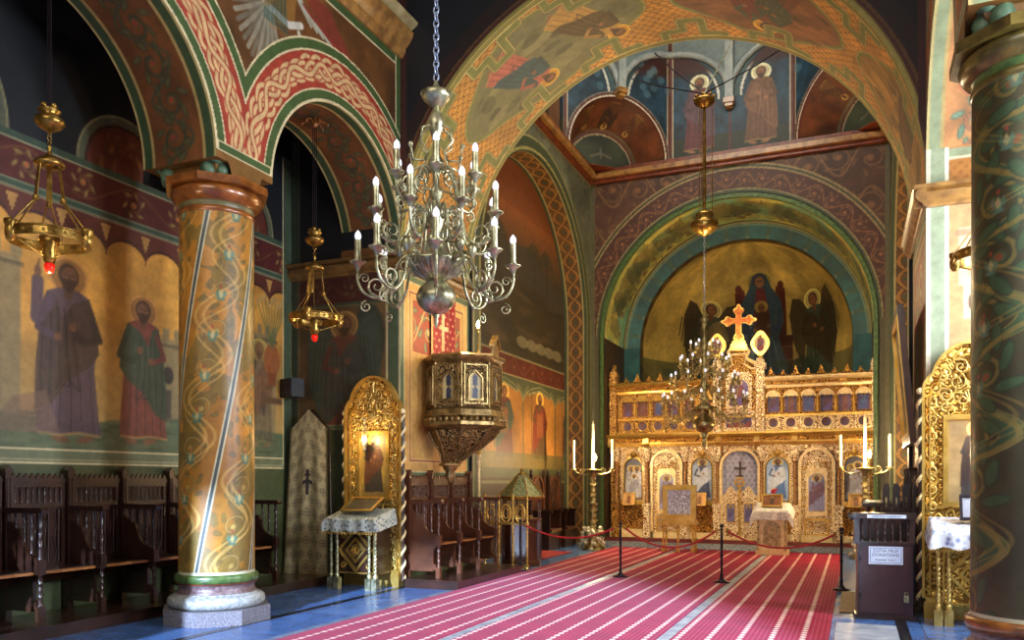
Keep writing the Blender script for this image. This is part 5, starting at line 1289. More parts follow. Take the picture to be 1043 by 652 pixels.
def build_chandelier(name, loc, label, tiers, body, metal, ps, ch, zoff):
    t = empty(name, loc, 0, label, 'chandelier')
    for nm, prof, n in body:
        b_ = MB(); b_.lathe([(r, z-zoff) for r, z in prof], n=n); b_.build(nm, metal, t)
    for (R, ztip, n, ph, pts) in tiers:
        me = make_arm([(x, z-zoff) for x, z in pts], .011*ps, 0, ps, 0, metal)
        first = None
        zc = ztip-zoff
        for k in range(n):
            if first is None:
                a = me.build('arm', metal, t)
                b_ = MB(); b_.lathe([(.012*ps, zc-ch-.1*ps), (.03*ps, zc-ch-.06*ps), (.055*ps, zc-ch-.045*ps), (.062*ps, zc-ch-.035*ps), (.02*ps, zc-ch-.03*ps), (.026*ps, zc-ch-.01*ps)], (R, 0, 0), 10); b_.build('drip_pan', metal, a)
                b_ = MB(); b_.lathe([(.023*ps, zc-ch-.02*ps), (.024*ps, zc-.075*ps)], (R, 0, 0), 8); b_.build('candle_tube', metal, a)
                b_ = MB(); b_.lathe([(.016*ps, zc-.075*ps), (.025*ps, zc-.052*ps), (.021*ps, zc-.026*ps), (.008*ps, zc-.008*ps), (.001, zc)], (R, 0, 0), 8); b_.build('bulb', M['bulb'], a)
                first = a
            else: a = copy_tree(first, t)
            a.rotation_euler = (0, 0, ph+2*PI*k/n)
    return t
# near chandelier
ph0 = -PI/2-math.atan2(2.9, 5.4)*0+math.radians(28)-math.radians(0)
fa = math.atan2(-5.4, 2.9)                                  # from the chandelier towards the camera
c1 = build_chandelier('brass_chandelier', (-2.9, 5.4, 2.82), 'large silvery chandelier hanging in front of the nearer arch', [
    (.58, 3.52, 8, fa, [(.14, 3.3), (.22, 3.34), (.29, 3.26), (.33, 3.12), (.42, 3.02), (.53, 3.05), (.58, 3.14), (.58, 3.25)]),
    (.47, 3.86, 8, fa+PI/8, [(.07, 3.66), (.14, 3.7), (.2, 3.62), (.24, 3.48), (.33, 3.4), (.43, 3.43), (.47, 3.5), (.47, 3.59)]),
    (.33, 4.14, 6, fa, [(.05, 3.98), (.11, 4.0), (.16, 3.9), (.2, 3.76), (.28, 3.72), (.33, 3.78), (.33, 3.87)])],
    [('finial', [(.003, 2.8), (.012, 2.82), (.02, 2.85), (.012, 2.87), (.028, 2.89), (.02, 2.91)], 10),
     ('ball', [(.03, 2.9), (.08, 2.92), (.13, 2.97), (.15, 3.02), (.15, 3.04), (.13, 3.09), (.08, 3.14), (.045, 3.16)], 24),
     ('gadrooned_bowl', [(.05, 3.15), (.09, 3.17), (.16, 3.22), (.2, 3.28), (.21, 3.3), (.17, 3.32), (.08, 3.35), (.05, 3.4)], 20),
     ('stem', [(.03, 3.38), (.055, 3.42), (.035, 3.47), (.03, 3.52), (.065, 3.6), (.075, 3.66), (.045, 3.71), (.028, 3.76), (.05, 3.8), (.05, 3.84), (.025, 3.87), (.025, 3.95), (.06, 4.0), (.06, 4.05), (.03, 4.1), (.02, 4.2), (.035, 4.24), (.06, 4.32), (.06, 4.36), (.035, 4.42), (.02, 4.46)], 16),
     ('crown', [(.03, 4.46), (.06, 4.48), (.1, 4.52), (.12, 4.56), (.11, 4.565), (.05, 4.55), (.03, 4.6), (.01, 4.66)], 16)], M['silver'], 1.0, .2, 2.82)
b_ = MB()
for k in range(20):                                         # gadroons, crown leaves and swinging rings between the tiers
    a = 2*PI*k/20; b_.tube([(.06*math.cos(a), .06*math.sin(a), .345), (.15*math.cos(a), .15*math.sin(a), .39), (.21*math.cos(a), .21*math.sin(a), .47)], .014, 5)
b_.build('gadroons', M['silver'], c1)
for k in range(10):
    a = 2*PI*k/10; b_ = MB(); cx, cy = .16*math.cos(a), .16*math.sin(a); z = (.64, 1.02, .82)[k % 3]
    b_.tube([(cx*(1+.35*math.cos(q)), cy*(1+.35*math.cos(q)), z+.06*math.sin(q)) for q in np.linspace(0, 2*PI, 13)[:-1]], .008, 5, closed=True); b_.tube([(0, 0, z), (cx, cy, z-.03)], .008, 5)
    b_.build('side_scroll', M['silver'], c1)
for k in range(6):
    a = 2*PI*k/6; ca, sa = math.cos(a), math.sin(a); b_ = MB()
    pts = [(.05, 1.5), (.12, 1.46), (.14, 1.36), (.07, 1.3), (.1, 1.22), (.2, 1.2), (.22, 1.3)]
    b_.tube([(r*ca, r*sa, z) for r, z in pts], .009, 5); b_.ball((.22*ca, .22*sa, 1.31), .02, 6); b_.build('upper_scroll', M['silver'], c1)
for k in range(8):
    a = 2*PI*(k+.5)/8; b_ = MB(); b_.lathe([(.001, .5), (.03, .53), (.04, .57), (.03, .61), (.001, .63)], (.27*math.cos(a), .27*math.sin(a), 0), 10); b_.tube([(.2*math.cos(a), .2*math.sin(a), .46), (.27*math.cos(a), .27*math.sin(a), .5)], .008, 5); b_.build('boss', M['silver'], c1)
def chain_obj(p0, p1, lb, r=.012, link=.06, name='chandelier_chain', g=None, parent=None):
    p0, p1 = Vector(p0), Vector(p1); L_ = (p1-p0).length; n = max(2, int(L_/link)); d = (p1-p0)/n; b_ = MB()
    q = d.to_track_quat('Z', 'Y').to_matrix()
    for k in range(n):
        m = p0+d*(k+.5); rot = Matrix.Rotation(PI/2*(k % 2), 3, 'Z')
        pts = [m+q@(rot@Vector((r*1.6*math.cos(a), 0, link*.68*math.sin(a)))) for a in np.linspace(0, 2*PI, 9)[:-1]]
        b_.tube(pts, r*.5, 4, closed=True)
    return b_.build(name, M['chain'], parent, lb, None, 'chain' if parent is None else None, g)
chain_obj((-2.9, 5.4, 4.66), (-2.9, 5.4, 9.0), 'bluish steel chain holding the near chandelier', .013, .05)
# far chandelier under the drum
C2 = (-2.9, 17.2)
c2 = build_chandelier('brass_chandelier', (C2[0], C2[1], 2.35), 'large far chandelier hanging before the gilded icon screen', [
    (.86, 3.5, 16, .1, [(.2, 3.15), (.35, 3.1), (.5, 2.95), (.66, 2.88), (.8, 2.94), (.86, 3.06), (.86, 3.24)]),
    (.68, 3.92, 12, .2, [(.12, 3.62), (.25, 3.6), (.38, 3.42), (.52, 3.36), (.64, 3.42), (.68, 3.52), (.68, 3.66)]),
    (.5, 4.28, 10, 0, [(.08, 4.05), (.18, 4.02), (.28, 3.86), (.4, 3.8), (.48, 3.88), (.5, 4.02)]),
    (.28, 4.6, 6, .3, [(.05, 4.4), (.1, 4.38), (.16, 4.24), (.24, 4.18), (.28, 4.26), (.28, 4.34)])],
    [('finial', [(.003, 2.3), (.03, 2.36), (.06, 2.44), (.03, 2.5), (.05, 2.56), (.09, 2.62), (.06, 2.66)], 12),
     ('ball', [(.06, 2.66), (.15, 2.7), (.22, 2.78), (.23, 2.84), (.2, 2.93), (.12, 3.0), (.07, 3.03)], 20),
     ('gadrooned_bowl', [(.07, 3.03), (.18, 3.07), (.26, 3.13), (.28, 3.18), (.14, 3.22), (.06, 3.3)], 16),
     ('stem', [(.05, 3.25), (.1, 3.36), (.05, 3.5), (.12, 3.62), (.05, 3.75), (.1, 3.95), (.05, 4.1), (.08, 4.25), (.04, 4.4), (.07, 4.55), (.03, 4.7), (.06, 4.85), (.05, 4.95), (.09, 5.02), (.03, 5.1), (.015, 5.2)], 12)], M['pale_brass'], 1.05, .16, 2.35)
rod0 = Vector((C2[0], C2[1], 5.25))
t = empty('suspension_rod', (C2[0], C2[1], 5.25), 0, 'brass rod with a ball weight holding the far chandelier', 'lamp rod')
chain_obj((0, 0, 0), (0, 0, 1.55), None, .012, .08, 'lower_chain', None, t)
b_ = MB(); b_.lathe([(.01, 1.5), (.05, 1.54), (.16, 1.58), (.25, 1.66), (.29, 1.76), (.28, 1.8), (.2, 1.83), (.17, 1.86), (.19, 1.95), (.17, 2.0), (.06, 2.04)], n=24); b_.build('ball_weight', M['brass'], t)
b_ = MB(); b_.lathe([(.035, 2.05), (.035, 4.3)], n=8)
for k in range(3): a = k*2*PI/3; b_.tube([(.16*math.cos(a), .16*math.sin(a), 1.95), (.16*math.cos(a), .16*math.sin(a), 4.3)], .008, 5)
b_.build('rod', M['brass'], t)
b_ = MB(); b_.lathe([(.05, 4.2), (.12, 4.24), (.2, 4.3), (.22, 4.36), (.18, 4.4), (.06, 4.42), (.03, 4.5)], n=16)
for k in range(8): a = k*PI/4; b_.ball((.2*math.cos(a), .2*math.sin(a), 4.42), .035, 6)
b_.build('crown_plate', M['brass'], t)
for (px, py, yy, lb) in ((634, 78, 20.2, 'dark'), (662, 50, 18.0, 'dark'), (756, 20, 18.5, 'pale'), (812, 40, 20.6, 'dark')):
    p = (xat(px, yy), yy, zat(px, py, yy)); b_ = MB()
    top = Vector((C2[0], C2[1], 9.75)); e = Vector(p)
    b_.tube([top-rod0, top+(e-top)*.5-Vector((0, 0, .05))-rod0, top+(e-top)*.9-rod0], .014, 5, r2=.014)
    b_.build('stay_cable', M['iron'] if lb == 'dark' else M['silver'], t)

# ------------------------------------------------------------------ hanging oil lamps under the arcade arches
def oil_lamp(loc, top, lb):
    t = empty('hanging_oil_lamp', loc, 0, lb, 'lamp', 'hanging oil lamps under the arcade arches')     # origin at the hoop
    R = .35
    b_ = MB(); n = 36
    inn = [(R*.95*math.cos(2*PI*k/n), R*.95*math.sin(2*PI*k/n)) for k in range(n)]; out = [(R*math.cos(2*PI*k/n), R*math.sin(2*PI*k/n)) for k in range(n)]
    b_.band(inn, out, FZ, -.035, .035); b_.torus((0, 0, .04), R, .012, 30, 5); b_.torus((0, 0, -.04), R, .012, 30, 5)
    for k in range(24): a = 2*PI*k/24; b_.ball((R*1.01*math.cos(a), R*1.01*math.sin(a), 0), .018, 5)
    b_.build('hoop', M['brass'], t)
    for k in range(3):
        a = k*2*PI/3+.4; ca, sa = math.cos(a), math.sin(a)
        b_ = MB(); b_.lathe([(.02, -.1), (.05, -.06), (.055, 0), (.045, .03), (.06, .06), (.06, .09), (.05, .095)], (R*1.03*ca, R*1.03*sa, 0), 10); b_.build('side_cup', M['brass'], t)
        tx, ty = -sa, ca
        b_ = MB()
        w0, w1 = .028, .022
        for (r0, z0, r1, z1) in ((.09, .72, .13, .36),):
            vs = []
            for (r_, z_, w_) in ((r0, z0, w1), (r1, z1, w0)):
                for s_, o_ in ((-1, 0), (1, 0), (1, .008), (-1, .008)): vs.append(((r_+o_)*ca+tx*w_*s_, (r_+o_)*sa+ty*w_*s_, z_))
            b_.add(vs, [(0, 1, 5, 4), (1, 2, 6, 5), (2, 3, 7, 6), (3, 0, 4, 7), (0, 3, 2, 1), (4, 5, 6, 7)])
        for q in (-1, 1): b_.tube([(.13*ca+tx*.02*q, .13*sa+ty*.02*q, .36), (R*ca+tx*.1*q, R*sa+ty*.1*q, .04)], .008, 5)
        b_.tube([(.13*ca, .13*sa, .38), (.13*ca, .13*sa, .34)], .03, 6); b_.build('strap', M['brass'], t)
        b_ = MB(); b_.tube([(R*ca, R*sa, -.05), (.05*ca, .05*sa, -.17)], .007, 5); b_.build('strut', M['brass'], t)
    b_ = MB(); b_.lathe([(.04, .68), (.13, .7), (.14, .72), (.11, .76), (.06, .78), (.02, .82), (.012, .86), (.025, .88), (.012, .9)], n=16); b_.build('crown', M['brass'], t)
    b_ = MB(); b_.torus((0, 0, .0), .022, .005, 8, 4, fr=lambda a, c_: (a, 0, .93+c_)); b_.torus((0, 0, 0), .022, .005, 8, 4, fr=lambda a, c_: (0, a, .97+c_)); b_.torus((0, 0, 0), .022, .005, 8, 4, fr=lambda a, c_: (a, 0, 1.01+c_)); b_.build('links', M['brass'], t)
    b_ = MB(); b_.lathe([(.01, 1.02), (.04, 1.04), (.1, 1.07), (.135, 1.11), (.13, 1.15), (.08, 1.18), (.07, 1.2), (.1, 1.22), (.1, 1.24), (.05, 1.25)], n=20)
    for k in range(4): b_.ball((.06*math.cos(k*PI/2), .06*math.sin(k*PI/2), 1.27), .03, 7)
    b_.build('counterweight', M['brass'], t)
    b_ = MB()
    for q in (-.025, 0, .025): b_.tube([(q, 0, 1.25), (q, 0, top-loc[2]-.12)], .006, 4)
    b_.build('cords', M['iron'], t)
    b_ = MB(); h = top-loc[2]; b_.lathe([(.02, h-.14), (.06, h-.1), (.03, h-.06), (.02, h)], n=8)
    for k in range(6):
        a = k*PI/3; b_.tube([(0, 0, h-.08), (.1*math.cos(a), .1*math.sin(a), h-.04), (.17*math.cos(a), .17*math.sin(a), h-.08)], .012, 5); b_.ball((.18*math.cos(a), .18*math.sin(a), h-.09), .02, 5)
    b_.build('ceiling_rose', M['copper'], t)
    b_ = MB(); b_.lathe([(.02, -.24), (.05, -.22), (.065, -.16), (.06, -.1), (.085, -.04), (.09, .02), (.06, .03)], n=14); b_.build('lamp_cup', M['brass'], t)
    b_ = MB(); b_.lathe([(.001, -.33), (.03, -.32), (.045, -.28), (.048, -.24), (.03, -.23)], n=12); b_.build('red_glass', M['redglass'], t)
    return t
ol = oil_lamp((-7.12, 5.45, 3.97), 6.84, 'brass hanging lamp with red glass at the left picture edge')
dup(ol, (-7.12, 9.6, 3.97), .5, 'brass hanging lamp with red glass under the arch by the pulpit'); dup(ol, (1.3, 9.6, 3.97), .2, 'brass hanging lamp half hidden behind the green column')

# ------------------------------------------------------------------ icon screen
YI = 21.5; ICX = xat(752, YI)
ic = empty('icon_screen', (ICX, YI, .14), 0, 'wide gilded icon screen with rows of small icons closing the chancel', 'icon screen')
X = lambda px: xat(px, YI)-ICX
Z = lambda py, px=752: zat(px, py, YI)-.14
xl, xr = X(622), X(897)
b_ = MB(); b_.box(xl, xr, .02, .2, 0, 3.95); b_.build('carved_wall', M['gilt_fine'], ic)
b_ = MB(); b_.box(xl, xr, -.1, .02, 0, .16); b_.box(xl, X(663), -.08, .02, .16, .22); b_.build('plinth', M['cream'], ic)
zi0, zi1, zc = 1.02, 2.1, 2.36
BL = (190, 196, 226); HB = (206, 170, 90)
def lower_icon(p0, p1, lb, figs, bg):
    x0, x1 = X(p0), X(p1)
    b_ = MB(); archplate(b_, x0+.04, x1-.04, zi0, zi1, x0-.08, x1+.08, zi0-.1, zc, -.06, .02); o = b_.build('icon_surround', M['cream_gilt'], ic)
    pi = painted_icon(o, 'icon', x0+.02, x1-.02, zi0-.02, zi1+.02, -.005, bg, figs, .02, lb, M['mural_gloss'])
    b_ = MB(); mould(b_, archpoly(x0+.04, x1-.04, zi0, zi1), .05, -.1, -.05, 0, 0); b_.build('arch_moulding', M['gilt_plain'], o); b_ = MB(); mould(b_, archpoly(x0+.04, x1-.04, zi0, zi1), .02, -.115, -.09, 0, 0); b_.build('arch_shadow_line', M['wood'], o)  # thin dark moulding stands in for the shadow line round the icon arch
    b_ = MB(); m_ = (x0+x1)/2; b_.lathe([(.02, zi1+.0), (.07, zi1+.08), (.1, zi1+.13), (.04, zi1+.2)], (m_, -.08, 0), 8)
    for q in (-1, 1): curl(b_, m_+q*.16, zi1+.06, .08, PI/2, q, -.08, .02)
    b_.build('keystone', M['gilt_plain'], o)
    b_ = MB(); b_.box(x0-.02, x1+.02, -.1, -.02, zi0-.14, zi0-.04); b_.build('sill', M['gilt_plain'], o)
    b_ = MB(); z0, z1 = .26, zi0-.2                         # dado with a quatrefoil
    b_.band([(x0+.04, z0+.06), (x1-.04, z0+.06), (x1-.04, z1-.06), (x0+.04, z1-.06)], [(x0-.04, z0), (x1+.04, z0), (x1+.04, z1), (x0-.04, z1)], FY, -.06, .02); mz = (z0+z1)/2
    for q in (-1, 1):
        for w_ in (-1, 1): curl(b_, m_+q*.14, mz+w_*.13, .12, 0, q*w_, -.02, .028)
    b_.ball((m_, 0, mz), .07, 8, sx=1, sz=1); b_.build('dado_panel', M['gilt'], o)
    return m_
icons_px = ((636, 656, 'silver covered icon at the left end'), (704, 727, 'icon of a seated figure with a child'), (779, 805, 'icon of a blue robed figure'), (859, 882, 'silver covered icon at the right end'))
for k, (a, b2, lb) in enumerate(icons_px):
    fg = [[(.35, .8, (150, 150, 160), (190, 190, 200), HB), (.65, .8, (190, 190, 204), (226, 226, 236), HB), (.5, .6, (214, 214, 226), (150, 150, 164), HB)], [(.5, .95, (44, 56, 96), (214, 222, 236), HB)], [(.5, .95, (70, 110, 180), (226, 236, 250), HB)], [(.35, .8, (160, 160, 170), (120, 110, 110), HB), (.66, .85, (226, 226, 232), (180, 180, 190), HB)]][k]
    lower_icon(a, b2, lb, fg, [(96, 96, 112), (170, 186, 214), (170, 200, 240), (110, 106, 124)][k])
def side_door(p0, p1, fig, lb):
    x0, x1 = X(p0), X(p1); m_ = (x0+x1)/2
    b_ = MB(); b_.prism(archpoly(x0+.05, x1-.05, .02, 2.28), FY, -.03, .02); d = b_.build('side_door', M['cream_gilt'], ic, lb)
    b_ = MB(); mould(b_, archpoly(x0+.05, x1-.05, .0, 2.28), .07, -.1, .0, 0, 0); b_.build('door_frame', M['cream'], d); b_ = MB(); mould(b_, archpoly(x0-.02, x1+.02, .0, 2.35), .025, -.06, .01, 0, 0); b_.build('arch_shadow_line', M['wood'], d)  # dark strip round the door frame is a shadow line built as a part
    w_ = (x1-x0)/2; zz0, zz1 = .72, 1.72
    painted_icon(d, 'door_icon', m_-w_*.5, m_+w_*.5, zz0, zz1, -.04, (150, 150, 186), [(.5, .92, (150, 150, 196), (120, 84, 104), HB)], .02, mt=M['mural_gloss'])
    b_ = MB(); archplate(b_, m_-w_*.46, m_+w_*.46, zz0+.03, zz1-.02, m_-w_*.6, m_+w_*.6, zz0-.08, zz1+.12, -.07, -.03); b_.build('icon_frame', M['cream'], d)
    b_ = MB()
    for q in (-1, 1):
        for z in (.4, 1.9): curl(b_, m_+q*.16, z, .12, 0, q, -.05, .02)
        for k in range(8): curl(b_, m_+q*w_*.74, .5+.19*k, .05, k, q, -.05, .012)
    b_.band([(m_-w_*.6, .2), (m_+w_*.6, .2), (m_+w_*.6, .52), (m_-w_*.6, .52)], [(m_-w_*.7, .14), (m_+w_*.7, .14), (m_+w_*.7, .58), (m_-w_*.7, .58)], FY, -.06, -.03)
    b_.build('scrollwork', M['gilt_plain'], d)
side_door(664, 695, 0, 'gilded side door left of the royal doors'); side_door(814, 850, 0, 'white and gold side door right of the royal doors')
x0, x1 = X(736), X(772); m_ = (x0+x1)/2                     # royal doors under a brocade curtain
c = Canvas(x0, x1, .02, 2.3, .02, (166, 168, 196))
for i in range(8):
    for j in range(20): c.ell(x0+.06+.135*i+(j % 2)*.067, .1+.11*j, .035, .04, (96, 98, 140), .8, ring=.008); c.ell(x0+.06+.135*i+(j % 2)*.067, .1+.11*j, .014, .014, (190, 150, 90), .8)
c.rect(m_-.03, m_+.03, 1.55, 2.02, (60, 40, 40)); c.rect(m_-.15, m_+.15, 1.8, 1.86, (60, 40, 40)); c.rect(m_-.08, m_+.08, 1.62, 1.66, (60, 40, 40))
def outside_arch(x0, x1, z1):
    w = (x1-x0)/2; cx = (x0+x1)/2
    def h(U, V):
        du, dv = U-cx, V-(z1-w); r = np.hypot(du, dv)+1e-9; up = dv > 0
        return np.where(up, r-w, -1), np.where(up, cx+du/r*w, U), np.where(up, z1-w+dv/r*w, V)
    return h
c.mesh('curtain', lambda U, V: (U, -.0+.02*np.sin(U*30), V), M['mural'], ic, hole=[outside_arch(x0, x1, 2.3)], label='blue and white brocade curtain with a dark cross')
b_ = MB(); mould(b_, archpoly(x0, x1, 0, 2.3), .07, -.12, .0, 0, 0); b_.build('royal_arch', M['cream'], ic); b_ = MB(); mould(b_, archpoly(x0-.07, x1+.07, 0, 2.37), .025, -.07, .01, 0, 0); b_.build('arch_shadow_line', M['wood'], ic)  # shadow line of the royal arch, built as a dark strip
for q in (-1, 1):
    a, b2 = (x0+.02, m_-.015) if q < 0 else (m_+.015, x1-.02); mm = (a+b2)/2
    b_ = MB(); top = [(a, .05), (b2, .05)]+([(b2, 1.3), (b2-.1, 1.22), (mm+.05, 1.3), (mm, 1.36), (mm-.05, 1.3), (a+.1, 1.18), (a, 1.1)] if q < 0 else [(b2, 1.1), (b2-.1, 1.18), (mm+.05, 1.3), (mm, 1.36), (mm-.05, 1.3), (a+.1, 1.22), (a, 1.3)])
    b_.prism(top, FY, -.11, -.07); d = b_.build('royal_door', M['cream_gilt'], ic)
    b_ = MB(); mould(b_, top, .025, -.13, -.06, 0, 0)
    for s_ in (-1, 1):
        for z in (.25, 1.08): curl(b_, mm+s_*.1, z, .08, 0, s_*q, -.12, .014)
    b_.build('door_moulding', M['cream'], d)
    painted_icon(d, 'door_icon', mm-.1, mm+.1, .45, .92, -.115, (120, 116, 160), [(.5, .9, (110, 104, 160), (90, 84, 130), HB)], .02)
    b_ = MB(); b_.band([(mm-.1, .45), (mm+.1, .45), (mm+.1, .92), (mm-.1, .92)], [(mm-.13, .42), (mm+.13, .42), (mm+.13, .95), (mm-.13, .95)], FY, -.14, -.11); b_.build('icon_frame', M['gilt_plain'], d)
b_ = MB(); b_.tube([(m_, -.12, .05), (m_, -.12, 1.35)], .03, 8); b_.torus((0, 0, 0), .11, .025, 16, 6, fr=lambda a, c_: (m_+a, -.12, 1.48+c_)); b_.box(m_-.015, m_+.015, -.13, -.11, 1.36, 1.62); b_.box(m_-.1, m_+.1, -.13, -.11, 1.47, 1.5); b_.build('door_cross', M['gilt_plain'], ic)
for px in (629, 660, 698.5, 731, 776, 810, 854.5, 892):     # rosewood colonnettes between the bays
    x = X(px); b_ = MB(); b_.lathe([(.06, zi0-.1), (.065, zi0-.04), (.045, zi0), (.042, 1.95), (.05, 1.98), (.06, 2.02)], (x, -.1, 0), 12); b_.build('colonnette', mat('rosewood_and_gilt', (92, 44, 26), (190, 140, 70), .35, .2, 30) if px == 629 else bpy.data.materials['rosewood_and_gilt'], ic)
    b_ = MB(); b_.lathe([(.05, 2.0), (.1, 2.1), (.09, 2.16), (.1, 2.18)], (x, -.1, 0), 10); b_.box(x-.09, x+.09, -.2, .02, 2.16, 2.4); b_.build('capital', M['cream_gilt'], ic); b_ = MB(); b_.box(x-.09, x+.09, -.19, .02, 0, zi0-.1); b_.box(x-.11, x+.11, -.21, .02, 0, .2); b_.box(x-.11, x+.11, -.21, .02, zi0-.2, zi0-.1); b_.build('pedestal', M['cream_gilt'] if 640 < px < 880 else M['gilt'], ic)
b_ = MB(); b_.box(xl, xr, -.08, .02, 2.26, 2.42)
for k in range(44):
    x = xl+.1+(xr-xl-.2)*k/43; curl(b_, x, 2.34, .045, k, 1 if k % 2 else -1, -.085, .01, mi=1)
b_.build('architrave', [M['cream_gilt'], M['gilt_plain']], ic)
b_ = MB(); b_.prism([(.02, 2.42), (-.14, 2.42), (-.16, 2.5), (-.2, 2.5), (-.2, 2.53), (-.14, 2.53), (-.14, 2.64), (-.24, 2.66), (-.28, 2.72), (-.26, 2.75), (.02, 2.75)], lambda a, z, d: (d, a, z), xl-.04, xr+.04); b_.build('main_cornice', M['gilt_plain'], ic)
b_ = MB(); b_.box(xl, xr, -.16, -.13, 2.535, 2.635); b_.build('cornice_frieze', M['gilt'], ic)
for px in (626, 660, 733, 772, 810, 854, 893):
    b_ = MB(); x = X(px); b_.prism([(-.28, 2.64), (-.26, 2.5), (-.18, 2.36), (-.14, 2.3), (.0, 2.3), (.0, 2.64)], lambda a, z, d: (d, a, z), x-.07, x+.07)
    b_.build('console', M['gilt_plain'], ic)
def tier(px0, px1, n):
    x0, x1 = X(px0), X(px1); w = (x1-x0)/n
    for k in range(n):
        a, b2 = x0+w*k, x0+w*(k+1); mm = (a+b2)/2
        b_ = MB(); inn = [(mm+.125*math.cos(q), 2.98+.125*math.sin(q)) for q in np.linspace(0, 2*PI, 17)[:-1]]
        out = []
        for q in np.linspace(0, 2*PI, 17)[:-1]: s_ = min((w/2-.01)/max(abs(math.cos(q)), 1e-6), .19/max(abs(math.sin(q)), 1e-6)); out.append((mm+s_*math.cos(q), 2.98+s_*math.sin(q)))
        b_.band(inn, out, FY, -.05, .02, 1); b_.torus((0, 0, 0), .13, .018, 16, 5, fr=lambda p, q, mm=mm: (mm+p, -.055, 2.98+q)); o = b_.build('medallion_frame', [M['cream'] if px0 > 700 else M['gilt_plain'], M['cream_gilt'] if px0 > 700 else M['gilt_fine']], ic)
        painted_icon(o, 'medallion', mm-.125, mm+.125, 2.855, 3.105, -.0, (104, 84, 110) if k % 2 else (120, 96, 104), [(.5, 1.5, (84, 64, 96), (110, 70, 70), (150, 120, 80))], .018)
        b_ = MB(); archplate(b_, a+.07, b2-.07, 3.24, 3.74, a, b2, 3.18, 3.86, -.05, .02); o = b_.build('tier_frame', M['gilt'] if px0 > 700 else M['gilt_fine'], ic)
        painted_icon(o, 'tier_icon', a+.07, b2-.07, 3.24, 3.66, -.0, (84, 72, 116) if px0 > 700 else (120, 66, 50), [(.5, 1.0, [(96, 84, 150), (120, 64, 70), (70, 84, 150)][k % 3], [(70, 96, 150), (96, 60, 80), (130, 90, 84)][(k+1) % 3], (190, 150, 80))], .018)
        b_ = MB(); b_.band([(a+.07, 3.62)]+arcpts(mm, 3.62, w/2-.07, 180, 0, 10)+[(b2-.07, 3.62)], [(a+.03, 3.62)]+arcpts(mm, 3.62, w/2-.03, 180, 0, 10)+[(b2-.03, 3.62)], FY, -.1, -.04); b_.prism(arcpts(mm, 3.645, w/2-.09, 0, 180, 10), FY, -.06, -.02); b_.build('shell_hood', M['cream'] if px0 > 700 else M['gilt_plain'], o)
        b_ = MB(); b_.tube([(a, -.08, 3.22), (a, -.08, 3.66)], .022, 6); b_.build('mullion', M['gilt_plain'], o)
tier(632, 727, 6); tier(779, 889, 6)  # right tier in cream, left in gold: daylight on the screen put in colour
b_ = MB(); b_.box(xl, xr, -.09, .02, 3.13, 3.19); b_.box(xl, xr, -.08, .02, 2.75, 2.8); b_.build('string_course', M['gilt_plain'], ic)
for q0, q1 in ((xl, X(727)), (X(779), xr)):
    b_ = MB(); b_.prism([(.05, 3.86), (-.08, 3.86), (-.1, 3.92), (-.08, 3.94), (-.08, 4.02), (-.18, 4.05), (-.22, 4.1), (-.2, 4.13), (.05, 4.13)], lambda a, z, d: (d, a, z), q0, q1); b_.build('upper_cornice', M['cream'] if q0 > 0 else M['gilt_plain'], ic)  # paler cornice on the right, daylight put in the colour
    b_ = MB(); b_.box(q0, q1, -.1, -.07, 3.945, 4.015); b_.build('upper_frieze', M['gilt'], ic)
    n = 9; b_ = MB()
    for k in range(n):
        x = q0+(q1-q0)*(k+.5)/n; s_ = .85 if k % 2 == 0 else .55
        b_.prism([(x-.13*s_, 4.13), (x+.13*s_, 4.13), (x+.12*s_, 4.2), (x+.06*s_, 4.24), (x+.05*s_, 4.2+.12*s_), (x, 4.13+.27*s_), (x-.05*s_, 4.2+.12*s_), (x-.06*s_, 4.24), (x-.12*s_, 4.2)], FY, -.1, -.06); b_.ball((x, -.08, 4.13+.28*s_), .025, 6)
    b_.box(q0, q1, -.1, -.06, 4.13, 4.17); b_.build('crest', M['gilt'], ic)
for q in (xl, xr):
    b_ = MB(); s_ = 1 if q < 0 else -1; b_.box(min(q, q+s_*.2), max(q, q+s_*.2), -.13, .1, 2.75, 4.25); b_.prism([(q, 4.25), (q+s_*.22, 4.25), (q+s_*.22, 4.42), (q+s_*.11, 4.56), (q, 4.42)][::1], FY, -.15, .1); b_.ball((q+s_*.11, -.02, 4.6), .06, 8, sz=1.3); b_.build('end_post', M['cream_gilt'] if q > 0 else M['gilt_fine'], ic)  # right post paler than the left: daylight painted in
